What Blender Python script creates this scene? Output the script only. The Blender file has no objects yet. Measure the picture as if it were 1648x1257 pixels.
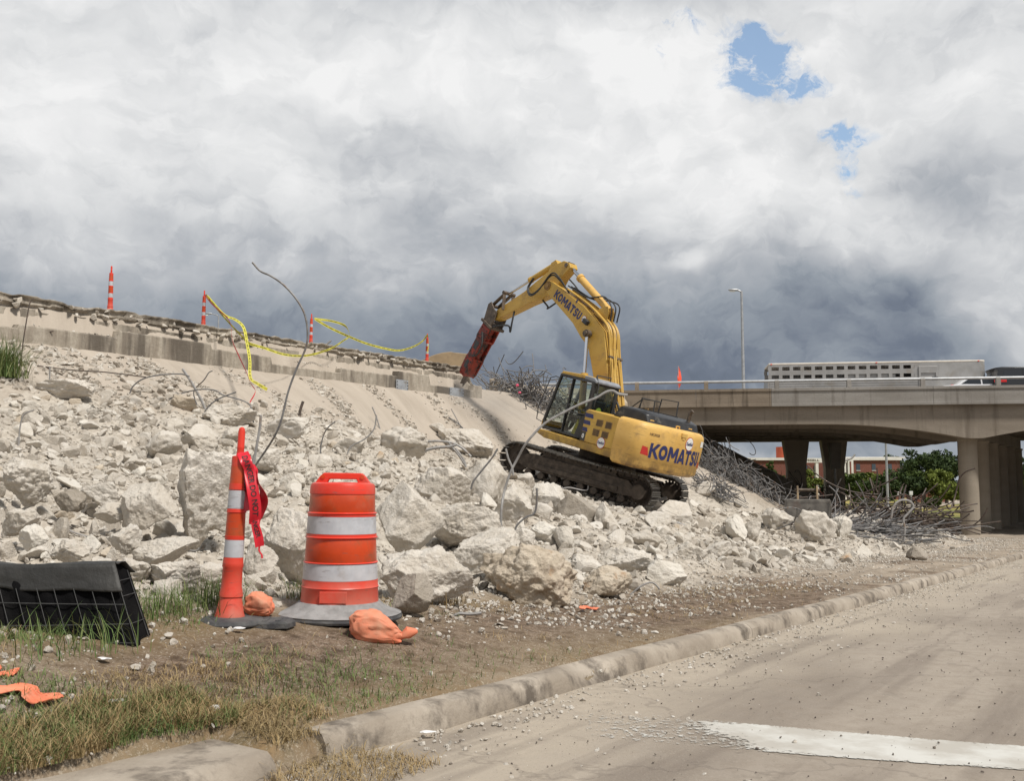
import bpy, bmesh, math, random
import numpy as np
from mathutils import Vector, Matrix
PI = math.pi
scn = bpy.context.scene
COL = scn.collection

# ------------------------------------------------------------------ camera
FPX = 1602.0                      # focal length in photo pixels (photo is 1648 wide)
PITCH = math.atan(146.5/FPX)
cam_d = bpy.data.cameras.new('camera'); cam = bpy.data.objects.new('camera', cam_d); COL.objects.link(cam)
cam_d.sensor_width = 36.0; cam_d.lens = FPX/1648*36; cam_d.clip_start = 0.1; cam_d.clip_end = 3000
cam.location = (0, 0, 0); cam.rotation_euler = (PI/2+PITCH, 0, 0)
scn.camera = cam
scn.view_settings.view_transform = 'Standard'; scn.view_settings.look = 'None'
scn.view_settings.exposure = 0.0; scn.view_settings.gamma = 1.0
scn.render.engine = 'CYCLES'
try:
    scn.cycles.use_denoising = True
    scn.cycles.max_bounces = 6; scn.cycles.transparent_max_bounces = 8
except Exception: pass

def ray(px, py):
    "unit-depth direction (y = 1) through a point of the photograph"
    u = (px-824)/FPX; w = (628.5-py)/FPX
    c, s = math.cos(PITCH), math.sin(PITCH)
    y = c - w*s; z = s + w*c
    return np.array([u/y, 1.0, z/y])
def at(px, py, Y): return ray(px, py)*Y

# ------------------------------------------------------------------ node helper
class NT:
    def __init__(s, tree): s.t = tree; s.n = tree.nodes; s.l = tree.links
    def node(s, typ, **kw):
        n = s.n.new(typ)
        for k, v in kw.items(): setattr(n, k, v)
        return n
    def put(s, sock, v):
        if isinstance(v, bpy.types.NodeSocket): s.l.new(v, sock)
        elif v is not None: sock.default_value = v
    def m(s, op, a, b=None, c=None, clamp=False):
        n = s.node('ShaderNodeMath', operation=op); n.use_clamp = clamp
        s.put(n.inputs[0], a); s.put(n.inputs[1], b); s.put(n.inputs[2], c)
        return n.outputs[0]
    def vm(s, op, a, b=None, scale=None):
        n = s.node('ShaderNodeVectorMath', operation=op)
        s.put(n.inputs[0], a); s.put(n.inputs[1], b)
        if scale is not None: s.put(n.inputs['Scale'], scale)
        return n.outputs['Value'] if op in ('DOT_PRODUCT', 'LENGTH') else n.outputs[0]
    def noise(s, vec, scale, detail=4, rough=0.55, out='Fac', dist=0.0):
        n = s.node('ShaderNodeTexNoise'); s.put(n.inputs['Vector'], vec)
        n.inputs['Scale'].default_value = scale; n.inputs['Detail'].default_value = detail
        n.inputs['Roughness'].default_value = rough; n.inputs['Distortion'].default_value = dist
        return n.outputs[out]
    def ramp(s, fac, stops, interp='LINEAR'):
        n = s.node('ShaderNodeValToRGB'); cr = n.color_ramp; cr.interpolation = interp
        while len(cr.elements) < len(stops): cr.elements.new(0.5)
        for e, (p, c) in zip(cr.elements, stops):
            e.position = p; e.color = (c, c, c, 1) if isinstance(c, (int, float)) else (*c[:3], 1)
        s.put(n.inputs[0], fac); return n.outputs[0]
    def mix(s, fac, a, b, blend='MIX'):
        n = s.node('ShaderNodeMix', data_type='RGBA', blend_type=blend)
        s.put(n.inputs[0], fac)
        for i, v in ((6, a), (7, b)):
            s.put(n.inputs[i], (*v, 1) if isinstance(v, tuple) and len(v) == 3 else v)
        return n.outputs[2]
    def mapping(s, vec, scale=(1, 1, 1), loc=(0, 0, 0), rot=(0, 0, 0)):
        n = s.node('ShaderNodeMapping'); s.put(n.inputs[0], vec)
        n.inputs['Scale'].default_value = scale; n.inputs['Location'].default_value = loc; n.inputs['Rotation'].default_value = rot
        return n.outputs[0]

# ------------------------------------------------------------------ sun + sky
SUN_DIR = Vector((0.50, -0.52, 1.05)).normalized()      # towards the sun: high, behind the camera to the right
sun_el = math.asin(SUN_DIR.z); sun_az = math.atan2(SUN_DIR.x, SUN_DIR.y)
sd = bpy.data.lights.new('sun', 'SUN'); sd.energy = 4.2; sd.angle = math.radians(7); sd.color = (1.0, 0.95, 0.88)
so = bpy.data.objects.new('sun', sd); COL.objects.link(so); so.location = (20, -20, 40)
so.rotation_euler = (-SUN_DIR).to_track_quat('-Z', 'Y').to_euler()

def make_world():
    w = bpy.data.worlds.new('World'); scn.world = w; w.use_nodes = True
    t = NT(w.node_tree); t.n.clear()
    tc = t.node('ShaderNodeTexCoord').outputs['Generated']
    sep = t.node('ShaderNodeSeparateXYZ'); t.l.new(tc, sep.inputs[0])
    az = t.m('ARCTAN2', sep.outputs[0], sep.outputs[1]); el = t.m('ARCSINE', sep.outputs[2])
    cmb = t.node('ShaderNodeCombineXYZ'); t.l.new(az, cmb.inputs[0]); t.l.new(el, cmb.inputs[1])
    P = cmb.outputs[0]
    def warp(p, scale, amt, det=3):
        nz = t.noise(p, scale, det, 0.6, 'Color')
        return t.vm('ADD', p, t.vm('SCALE', t.vm('SUBTRACT', nz, (0.5, 0.5, 0.5)), scale=amt))
    Pw = warp(warp(P, 5.0, 0.10, 4), 22.0, 0.022, 4)
    Ph = warp(Pw, 45.0, 0.014, 4)
    def blob(p, px, py, rx, ry, amp):
        d = Vector(ray(px, py)); a = math.atan2(d.x, d.y); e = math.asin(d.normalized().z)
        q = t.vm('MULTIPLY', t.vm('SUBTRACT', p, (a, e, 0)), (FPX/rx, FPX/ry, 0))
        return t.m('MULTIPLY', t.m('POWER', 2.718, t.m('MULTIPLY', t.vm('DOT_PRODUCT', q, q), -1.0)), amp)
    base = t.ramp(t.m('MULTIPLY', el, 1/0.55, clamp=True), [(0, .52), (.10, .42), (.20, .30), (.30, .40), (.41, .62), (.55, .84), (.78, .90), (.90, .68), (1, .50)], 'EASE')
    acc = base
    for args in [(60, 250, 90, 60, .05), (120, 190, 190, 60, .10), (90, 330, 120, 60, .18), (530, 125, 70, 40, .20), (720, 130, 130, 55, .17), (380, 110, 90, 40, .10),
                 (40, 280, 110, 30, -.14), (450, 40, 260, 60, -.10), (560, 210, 120, 70, -.07), (760, 260, 160, 90, -.08), (660, 330, 160, 60, -.10), (230, 430, 120, 40, .10), (60, 440, 90, 30, .14),
                 (1010, 150, 170, 110, .07), (1150, 130, 45, 60, .16), (1180, 330, 170, 70, .16), (1370, 350, 90, 60, .24), (1440, 400, 80, 60, .22), (960, 260, 140, 70, .06), (1600, 470, 80, 90, .30), (1640, 545, 50, 40, .22),
                 (1110, 425, 26, 14, .22), (1460, 445, 70, 60, -.16), (1520, 30, 220, 60, -.12), (1590, 280, 170, 70, -.20), (1480, 290, 80, 30, -.08), (1280, 430, 160, 60, -.12), (1450, 520, 120, 60, -.06),
                 (1180, 540, 260, 60, -.05), (980, 520, 200, 90, -.04), (500, 480, 200, 30, .04), (380, 530, 260, 30, -.06), (660, 560, 200, 40, -.02)]:
        acc = t.m('ADD', acc, blob(Pw, *args))
    det = t.noise(t.mapping(Pw, (1, 1.9, 1)), 7.0, 7, 0.55)
    det2 = t.noise(t.mapping(Ph, (1, 1.6, 1), (3, 7, 0)), 26.0, 6, 0.55)
    acc = t.m('ADD', acc, t.m('MULTIPLY', t.m('SUBTRACT', det, 0.5), 0.40))
    acc = t.m('ADD', acc, t.m('MULTIPLY', t.m('SUBTRACT', det2, 0.5), 0.16))
    bil = t.m('ABSOLUTE', t.m('SUBTRACT', t.noise(t.mapping(Pw, (1, 1.4, 1), (9, 2, 0)), 11.0, 5, 0.5), 0.5))
    acc = t.m('ADD', acc, t.m('SUBTRACT', t.m('MULTIPLY', bil, 0.42), 0.03))
    e1 = t.ramp(t.noise(t.mapping(Ph, (1, 1.5, 1), (1, 5, 0)), 6.0, 9, 0.56), [(.47, 0.), (.535, 1.)], 'EASE')
    e2 = t.ramp(t.noise(t.mapping(Ph, (1, 1.5, 1), (8, 1, 0)), 12.0, 9, 0.58), [(.48, 0.), (.54, 1.)], 'EASE')
    acc = t.m('ADD', acc, t.m('ADD', t.m('MULTIPLY', t.m('SUBTRACT', e1, .5), .055), t.m('MULTIPLY', t.m('SUBTRACT', e2, .5), .045)))
    cloud = t.ramp(acc, [(0.0, (.11, .135, .175)), (.22, (.17, .20, .255)), (.40, (.305, .34, .385)), (.60, (.48, .50, .53)), (.80, (.71, .72, .73)), (1.0, (.89, .89, .89))])
    cloud10 = t.vm('SCALE', cloud, scale=10.0)
    sky = t.node('ShaderNodeTexSky', sky_type='NISHITA'); sky.sun_disc = False
    sky.sun_elevation = sun_el; sky.sun_rotation = sun_az; sky.altitude = 100; sky.air_density = 1.2; sky.dust_density = 0.6
    skyc = t.vm('MULTIPLY', sky.outputs[0], (1.0, 1.0, 1.0))
    hole = blob(Ph, 1212, 100, 62, 50, .95)
    for args in [(1240, 60, 60, 26, .7), (1065, 28, 80, 16, .75), (1055, 85, 30, 30, .35), (1340, 212, 60, 16, .85), (1375, 250, 30, 30, .6), (1385, 312, 22, 18, .55), (1290, 130, 60, 16, .45), (1355, 190, 50, 20, .4)]:
        hole = t.m('ADD', hole, blob(Ph, *args))
    hole = t.m('ADD', hole, t.m('MULTIPLY', t.m('MULTIPLY', t.m('SUBTRACT', t.noise(t.mapping(Ph, (1, 1.5, 1)), 11.0, 10, 0.72), 0.5), 5.2), t.m('MULTIPLY', hole, 2.5, clamp=True)))
    hole = t.m('ADD', hole, t.m('MULTIPLY', t.m('SUBTRACT', t.noise(Ph, 60.0, 6, 0.7), 0.5), t.m('MULTIPLY', hole, .9, clamp=True)))
    hmask = t.ramp(hole, [(0.30, 0.0), (0.60, .30), (1.10, 1.0)], 'EASE')
    col = t.mix(t.m('MULTIPLY', hmask, 0.92), cloud10, t.vm('ADD', t.vm('SCALE', skyc, scale=1.35), (0.6, 0.9, 1.2)))
    bg = t.node('ShaderNodeBackground'); t.l.new(col, bg.inputs[0]); bg.inputs[1].default_value = 0.1
    out = t.node('ShaderNodeOutputWorld'); t.l.new(bg.outputs[0], out.inputs[0])
make_world()

# ------------------------------------------------------------------ materials
MATS = {}
def rgb(r, g, b): return (r, g, b)
def material(name, col, rough=0.7, metal=0.0, col2=None, scale=6.0, bump=0.0, bscale=40.0, spec=0.5, stretch=(1, 1, 1), lo=.40, hi=.62, grime=None, gscale=2.0, glo=.55, ghi=.68, det=5, coat=0, sub=None):
    if name in MATS: return MATS[name]
    m = bpy.data.materials.new(name); m.use_nodes = True; MATS[name] = m
    t = NT(m.node_tree); b = t.n['Principled BSDF']
    tc = t.node('ShaderNodeTexCoord').outputs['Object']
    v = t.mapping(tc, stretch)
    c = (*col, 1)
    if col2 is not None:
        c = t.mix(t.ramp(t.noise(v, scale, det, 0.6), [(lo, 0.0), (hi, 1.0)]), col, col2)
    if grime is not None:
        c = t.mix(t.ramp(t.noise(t.mapping(v, (1, 1, 1), (5, 3, 9)), gscale, 6, 0.65), [(glo, 0.0), (ghi, 1.0)]), c if not isinstance(c, tuple) else tuple(c[:3]), grime)
    t.put(b.inputs['Base Color'], c)
    b.inputs['Roughness'].default_value = rough; b.inputs['Metallic'].default_value = metal
    b.inputs['Specular IOR Level'].default_value = spec
    if coat: b.inputs['Coat Weight'].default_value = coat
    if bump:
        bn = t.node('ShaderNodeBump'); bn.inputs['Strength'].default_value = min(1.0, bump); bn.inputs['Distance'].default_value = 0.02*max(1, bump)
        t.l.new(t.noise(v, bscale, 6, 0.65), bn.inputs['Height']); t.l.new(bn.outputs[0], b.inputs['Normal'])
    return m

def rock_material(name, a, b_, c_, world=False, stain=None, fine=1.0, bump=0.6):
    m = bpy.data.materials.new(name); m.use_nodes = True; MATS[name] = m
    t = NT(m.node_tree); b = t.n['Principled BSDF']
    g = t.node('ShaderNodeNewGeometry').outputs['Position']
    oi = t.node('ShaderNodeObjectInfo').outputs['Random']
    n1 = t.noise(g, 2.3, 6, 0.6); n2 = t.noise(g, 14.0*fine, 6, 0.7); n3 = t.noise(g, 60.0*fine, 4, 0.7)
    c = t.mix(t.ramp(n1, [(.36, 0.0), (.64, 1.0)]), a, b_)
    c = t.mix(t.ramp(n2, [(.50, 0.0), (.72, .75)]), c, c_)
    # aggregate specks and pits in the broken faces
    vo = t.node('ShaderNodeTexVoronoi'); t.l.new(g, vo.inputs['Vector']); vo.inputs['Scale'].default_value = 38.0*fine
    sp = t.ramp(vo.outputs['Distance'], [(.10, 1.0), (.22, 0.0)])
    pick = t.ramp(n2, [(.45, 0.0), (.55, 1.0)])
    c = t.mix(t.m('MULTIPLY', t.m('MULTIPLY', sp, pick), .35), c, (.22, .19, .155))
    c = t.mix(t.m('MULTIPLY', t.m('SUBTRACT', n3, 0.35, clamp=True), .5), c, (.26, .22, .17))
    if stain: c = t.mix(t.ramp(t.noise(g, 3.1, 5, 0.6), [(.60, 0.0), (.70, .7)]), c, stain)
    pi_ = t.node('ShaderNodeNewGeometry').outputs['Random Per Island']
    if fine > 1.2: c = t.mix(t.ramp(pi_, [(0.0, .55), (.35, 0.0)]), c, (.27, .23, .185)); c = t.mix(t.ramp(pi_, [(.6, 0.0), (1.0, .6)]), c, (.74, .71, .65))
    c = t.mix(t.m('MULTIPLY', oi, 0.25), c, (.40, .35, .285))
    t.put(b.inputs['Base Color'], c)
    b.inputs['Roughness'].default_value = 0.95; b.inputs['Specular IOR Level'].default_value = 0.15
    bn = t.node('ShaderNodeBump'); bn.inputs['Strength'].default_value = bump; bn.inputs['Distance'].default_value = 0.03
    h = t.m('ADD', t.m('MULTIPLY', n2, 1.4), t.m('ADD', t.m('MULTIPLY', n3, 0.5), t.m('MULTIPLY', vo.outputs['Distance'], 0.4)))
    t.l.new(h, bn.inputs['Height']); t.l.new(bn.outputs[0], b.inputs['Normal'])
    return m
M_ROCK = rock_material('broken_concrete', (.64, .60, .54), (.50, .455, .39), (.72, .69, .64))
M_ROCKW = rock_material('white_concrete', (.70, .665, .60), (.60, .56, .49), (.76, .73, .67))
M_ROCKS = rock_material('stained_concrete', (.55, .48, .385), (.42, .35, .265), (.63, .56, .47), stain=(.36, .19, .08))
M_ROCKG = rock_material('grey_concrete', (.36, .325, .28), (.28, .245, .20), (.42, .375, .325))
M_RUB = rock_material('rubble_dust', (.60, .56, .50), (.42, .375, .315), (.70, .67, .62), fine=1.6)
M_WALL = None

# ------------------------------------------------------------------ noise in numpy
def _h(ix, iy, iz, seed):
    n = (ix*374761393 + iy*668265263 + iz*2147483647 + seed*1274126177) & 0xffffffff
    n = ((n ^ (n >> 13))*1274126177) & 0xffffffff
    n = ((n ^ (n >> 16))*2246822519) & 0xffffffff
    return (n & 0xffffff)/float(0xffffff)
def vnoise(x, y, z, seed=0):
    x = np.asarray(x, float); y = np.asarray(y, float)+0*x; z = np.asarray(z, float)+0*x
    ix = np.floor(x).astype(np.int64); iy = np.floor(y).astype(np.int64); iz = np.floor(z).astype(np.int64)
    fx, fy, fz = x-ix, y-iy, z-iz
    fx = fx*fx*(3-2*fx); fy = fy*fy*(3-2*fy); fz = fz*fz*(3-2*fz)
    r = 0
    for dx in (0, 1):
        for dy in (0, 1):
            for dz in (0, 1):
                r = r + _h(ix+dx, iy+dy, iz+dz, seed)*(fx if dx else 1-fx)*(fy if dy else 1-fy)*(fz if dz else 1-fz)
    return r*2-1
def fbm(x, y, z, seed=0, oct=4, rough=0.5):
    a = 1.0; s = 0; n = 0
    for o in range(oct):
        f = 2.0**o
        s = s + a*vnoise(np.asarray(x)*f+o*17.3, np.asarray(y)*f+o*9.1, np.asarray(z)*f+o*5.7, seed+o); n += a; a *= rough
    return s/n
def sst(a, b, x):
    t = np.clip((np.asarray(x, float)-a)/(b-a), 0, 1); return t*t*(3-2*t)

# ------------------------------------------------------------------ mesh helpers
def mesh_from(name, V, F, mat=None, parent=None, smooth=False, loops=None, mats=None):
    me = bpy.data.meshes.new(name)
    V = np.asarray(V, np.float32).reshape(-1, 3)
    if loops is None:
        if len(F) and all(len(f) == len(F[0]) for f in F):
            F = np.asarray(F, np.int32); k = F.shape[1]; li = F.ravel(); ls = np.arange(0, len(li), k)
        else:
            li = np.fromiter((i for f in F for i in f), np.int32); cnt = np.array([len(f) for f in F]); ls = np.concatenate([[0], np.cumsum(cnt)[:-1]]) if len(cnt) else np.array([])
    else: li, ls = loops
    me.vertices.add(len(V)); me.vertices.foreach_set('co', V.ravel())
    me.loops.add(len(li)); me.loops.foreach_set('vertex_index', np.asarray(li, np.int32))
    me.polygons.add(len(ls)); me.polygons.foreach_set('loop_start', np.asarray(ls, np.int32))
    if smooth: me.polygons.foreach_set('use_smooth', np.ones(len(ls), bool))
    if mat is not None: me.materials.append(mat)
    me.update(calc_edges=True)
    if not smooth: me.polygons.foreach_set('use_smooth', np.zeros(len(ls), bool))
    me.validate()
    o = bpy.data.objects.new(name, me); COL.objects.link(o)
    if parent is not None: o.parent = parent
    return o
class MB:
    def __init__(s, M=None): s.V = []; s.F = []; s.M = M
    def add(s, V, F):
        b = len(s.V)
        for v in V: s.V.append(tuple(v))
        for f in F: s.F.append(tuple(i+b for i in f))
        return s
    def box(s, c, d, rot=None):
        hx, hy, hz = d[0]/2, d[1]/2, d[2]/2
        P = [Vector((x*hx, y*hy, z*hz)) for x in (-1, 1) for y in (-1, 1) for z in (-1, 1)]
        if rot is not None: P = [rot @ p for p in P]
        c = Vector(c)
        return s.add([p+c for p in P], [(0, 1, 3, 2), (4, 6, 7, 5), (0, 4, 5, 1), (2, 3, 7, 6), (0, 2, 6, 4), (1, 5, 7, 3)])
    def span(s, x0, x1, y0, y1, z0, z1): return s.box(((x0+x1)/2, (y0+y1)/2, (z0+z1)/2), (abs(x1-x0), abs(y1-y0), abs(z1-z0)))
    def bar(s, a, b, w, h, up=(0, 0, 1)):
        a = Vector(a); b = Vector(b); d = (b-a); L = d.length; d.normalize(); up = Vector(up)
        if abs(d.dot(up.normalized())) > .98: up = Vector((0, 1, 0)) if abs(d.y) < .9 else Vector((1, 0, 0))
        y = up.cross(d).normalized(); z = d.cross(y)
        R = Matrix((d, y, z)).transposed()
        return s.box((a+b)/2, (L, w, h), R)
    def tube(s, pts, r, n=8, cap=True):
        pts = [Vector(p) for p in pts]; rs = r if isinstance(r, (list, tuple)) else [r]*len(pts)
        V = []; F = []; prev = None
        for i, p in enumerate(pts):
            if i == 0: d = pts[1]-p
            elif i == len(pts)-1: d = p-pts[i-1]
            else: d = (pts[i+1]-pts[i-1])
            if d.length < 1e-9: d = Vector((0, 0, 1))
            d.normalize()
            if prev is None:
                a = Vector((0, 0, 1)) if abs(d.z) < .9 else Vector((1, 0, 0)); u = d.cross(a).normalized()
            else:
                u = (prev - d*prev.dot(d)); u = u.normalized() if u.length > 1e-6 else d.orthogonal().normalized()
            prev = u; w = d.cross(u)
            for k in range(n):
                t = 2*PI*k/n; V.append(p + (u*math.cos(t)+w*math.sin(t))*rs[i])
        m = len(pts)
        for i in range(m-1):
            for k in range(n):
                F.append((i*n+k, i*n+(k+1) % n, (i+1)*n+(k+1) % n, (i+1)*n+k))
        if cap: F.append(tuple(range(n-1, -1, -1))); F.append(tuple((m-1)*n+k for k in range(n)))
        return s.add(V, F)
    def cyl(s, a, b, r, n=16, r2=None): return s.tube([a, b], [r, r if r2 is None else r2], n)
    def prism(s, poly, axis, a, b):
        "extrude polygon (list of 2-tuples) along axis between a and b"
        def P(p, t):
            if axis == 'y': return (p[0], t, p[1])
            if axis == 'x': return (t, p[0], p[1])
            return (p[0], p[1], t)
        n = len(poly); V = [P(p, a) for p in poly]+[P(p, b) for p in poly]
        F = [tuple(range(n)), tuple(range(2*n-1, n-1, -1))]+[(i, i+n, (i+1) % n+n, (i+1) % n) for i in range(n)]
        return s.add(V, F)
    def lathe(s, prof, n=32, c=(0, 0, 0), cap=True):
        V = []; F = []
        for r, z in prof:
            for k in range(n): V.append((c[0]+r*math.cos(2*PI*k/n), c[1]+r*math.sin(2*PI*k/n), c[2]+z))
        for i in range(len(prof)-1):
            for k in range(n): F.append((i*n+k, i*n+(k+1) % n, (i+1)*n+(k+1) % n, (i+1)*n+k))
        if cap: F.append(tuple(range(n-1, -1, -1))); F.append(tuple((len(prof)-1)*n+k for k in range(n)))
        return s.add(V, F)
    def loft(s, rings, cap=True):
        n = len(rings[0]); V = [p for r in rings for p in r]; F = []
        for i in range(len(rings)-1):
            for k in range(n): F.append((i*n+k, i*n+(k+1) % n, (i+1)*n+(k+1) % n, (i+1)*n+k))
        if cap: F.append(tuple(range(n-1, -1, -1))); F.append(tuple((len(rings)-1)*n+k for k in range(n)))
        return s.add(V, F)
    def build(s, name, mat=None, parent=None, smooth=False, bevel=0, M=None, seg=2, origin=None):
        V = s.V; MM = M if M is not None else s.M
        if MM is not None: V = [tuple(MM @ Vector(v)) for v in V]
        me = bpy.data.meshes.new(name); me.from_pydata([tuple(v) for v in V], [], s.F)
        if origin is not None:
            me.transform(Matrix.Translation(-Vector(origin)))
        bm = bmesh.new(); bm.from_mesh(me); bmesh.ops.recalc_face_normals(bm, faces=bm.faces); bm.to_mesh(me); bm.free()
        if mat is not None: me.materials.append(mat)
        if smooth:
            me.polygons.foreach_set('use_smooth', [True]*len(me.polygons))
            try: me.set_sharp_from_angle(angle=math.radians(38))
            except Exception: pass
        o = bpy.data.objects.new(name, me); COL.objects.link(o)
        if origin is not None: o.location = origin
        if parent is not None: o.parent = parent
        if bevel:
            bv = o.modifiers.new('bevel', 'BEVEL'); bv.width = bevel; bv.segments = seg; bv.limit_method = 'ANGLE'; bv.angle_limit = math.radians(35)
        return o
def tag(o, label=None, cat=None, group=None, kind=None):
    if label: o['label'] = label
    if cat: o['category'] = cat
    if group: o['group'] = group
    if kind: o['kind'] = kind
    return o
def empty(name, loc=(0, 0, 0), rot=None, label=None, cat=None, group=None):
    o = bpy.data.objects.new(name, None); COL.objects.link(o); o.empty_display_size = .2
    if isinstance(rot, Matrix): o.matrix_world = Matrix.Translation(Vector(loc)) @ rot.to_4x4()
    else:
        o.location = loc
        if rot is not None: o.rotation_euler = rot
    return tag(o, label, cat, group)
def copy_tree(o, parent=None):
    c = o.copy(); COL.objects.link(c)
    if parent is not None: c.parent = parent
    for ch in o.children: copy_tree(ch, c)
    return c
def spline(pts, n=8):
    "Catmull-Rom through pts"
    P = [np.array(p, float) for p in pts]; P = [2*P[0]-P[1]]+P+[2*P[-1]-P[-2]]; out = []
    for i in range(1, len(P)-2):
        for k in range(n):
            t = k/n; a, b, c, d = P[i-1:i+3]
            out.append(.5*((2*b)+(-a+c)*t+(2*a-5*b+4*c-d)*t*t+(-a+3*b-3*c+d)*t**3))
    out.append(P[-2]); return out
_fonts = {}
def text_mesh(body, size=1.0, bold=0.0, shear=0.0, align='CENTER', xs=1.0):
    "outline text as flat triangles: vertices (x, y), faces; centred on 0,0"
    cu = bpy.data.curves.new('lettering', 'FONT'); cu.body = body; cu.size = size; cu.offset = bold; cu.shear = shear
    cu.align_x = align; cu.align_y = 'CENTER'; cu.fill_mode = 'FRONT'; cu.resolution_u = 3; cu.space_character = 1.0+bold*6
    o = bpy.data.objects.new('lettering', cu); COL.objects.link(o)
    bpy.context.view_layer.update()
    me = o.evaluated_get(bpy.context.evaluated_depsgraph_get()).to_mesh()
    V = [(v.co.x*xs, v.co.y) for v in me.vertices]; F = [tuple(p.vertices) for p in me.polygons]
    o.to_mesh_clear(); bpy.data.objects.remove(o); bpy.data.curves.remove(cu)
    return V, F
# ------------------------------------------------------------------ terrain: u runs along the frontage road, v to its right
CU, SU = math.cos(math.radians(33)), math.sin(math.radians(33))
def uv_of(x, y): return x*SU+y*CU, x*CU-y*SU
def xy_of(u, v): return u*SU+v*CU, u*CU-v*SU
KERB = -3.45
WALL_V, WALL_END = -20.6, 28.9
def zroad(u): return -1.25-.03*np.clip(u, -40, 42)
def zverge(u, v):
    s = 1-.88*sst(5.6, 10.5, u)
    return zroad(u)+.135+np.clip(KERB-.1-v, 0, 3.2)*.17*s
EXP = (2.324, 29.172, -.275, .2308, -.1036, .9675)      # point and normal of the plane the excavator stands on
def zA(u, v):       # paved embankment slope
    return 3.05-(.5+.055*sst(14, 22, u))*(v-WALL_V) - 1.7*sst(36, 56, u)
def height(u, v, rough=True):
    u = np.asarray(u, float); v = np.asarray(v, float)
    g = zverge(u, np.maximum(v, -6.6))
    t = np.clip((-5.6-v)/11.8, 0, 1)
    zt = 1.45 - 1.2*sst(30, 40, u)
    t = t**(1+.25*sst(14, 22, u)); rub = zverge(u, -5.6)*(1-t)+zt*t
    # rubble fades out towards the bridge
    f = 1-sst(27, 36, u); f2 = sst(-5.2, -6.4, v)
    # ridge of rubble that dies on the right hand side
    low = g+(.25+.9*np.exp(-((v+9.0)/2.4)**2)*(1-sst(30, 44, u)))*f2*(1-sst(36, 46, u))
    R = rub*f+low*(1-f)
    A = zA(u, v)
    top = np.where(u < WALL_END, 3.9, 3.5) - 1.2*sst(40, 60, u)*0
    A = np.minimum(A, top)
    A = A - (A-g)*sst(58, 66, u)
    z = np.where(v > -5.6, g, np.maximum(R, A))
    X_, Y_ = xy_of(u, v); dx_, dy_ = X_-EXP[0], Y_-EXP[1]
    zp = EXP[2]-(EXP[3]*dx_+EXP[4]*dy_)/EXP[5]; rr = np.sqrt((dx_/6.0)**2+((dy_+2.0)/6.5)**2); mm = (1-sst(.75, 1.25, rr))*sst(-5.2, -7.5, v)
    z = z*(1-mm)+np.minimum(z, zp-.05)*mm
    z = np.where((u < WALL_END) & (v < WALL_V-.2), 3.9, z)
    if rough:
        x, y = xy_of(u, v)
        rz = f2*(1-sst(40, 46, u))*sst(-18.4, -17.0, v)
        near = 1-sst(25, 45, np.hypot(x, y))*.5
        ex = 1-.75*(1-sst(.35, .6, np.sqrt(((x-EXP[0])/6)**2+((y-EXP[1])/6)**2)))
        z = z-rz*.20*sst(-6.2, -7.0, v)*sst(-11.5, -9.5, v)*(1-sst(9, 13, u))
        z = z+rz*ex*(fbm(x*.7, y*.7, 0, 11, 4)*.24*near+fbm(x*3.1, y*3.1, 0, 5, 4, .6)*.13)
        rut = sst(-5.5, -5.1, v)*sst(-3.9, -4.3, v)*sst(7.5, 9, u)*(1-sst(20, 26, u)); z = z+rut*(np.sin(v*17+fbm(u*.35, 0, 0, 8, 2)*5)*.018+fbm(u*.8, v*7, 0, 19, 3)*.03)
        vz = (v < KERB-.15)*(1-rz)
        z = z+vz*(fbm(x*2.2, y*2.2, 0, 21, 4, .55)*.035*(u < 60))*(.25+.75*sst(KERB-.25, KERB-.7, v))
    kw = np.where(u < 3.5, .37, .20)*((u > .5) & (u < 64) & ~((u > 3.36) & (u < 3.66)))
    z = np.where(v > KERB-kw, np.minimum(z, zroad(u)+.05), z)
    # the road bed lies in a shallow trench under the road sheet
    z = np.where(v > KERB-.02, zroad(u)-.06, z)
    return z
def H(x, y, rough=False):
    u, v = uv_of(x, y); return float(height(np.array([u]), np.array([v]), rough)[0])
def hit(px, py, ymin=3.0, ymax=90, rough=False):
    "where the line of sight through a photo pixel meets the terrain"
    r = ray(px, py); ys = np.geomspace(ymin, ymax, 900)
    u, v = uv_of(r[0]*ys, ys); h = height(u, v, rough); d = r[2]*ys-h
    k = np.argmax(d < 0) if (d < 0).any() else len(ys)-1
    return r*ys[k]
def hit_plane_road(px, py):
    r = ray(px, py); ys = np.geomspace(2.5, 80, 4000); u, v = uv_of(r[0]*ys, ys); d = r[2]*ys-zroad(u)
    return r*ys[np.argmax(d < 0)]

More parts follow.
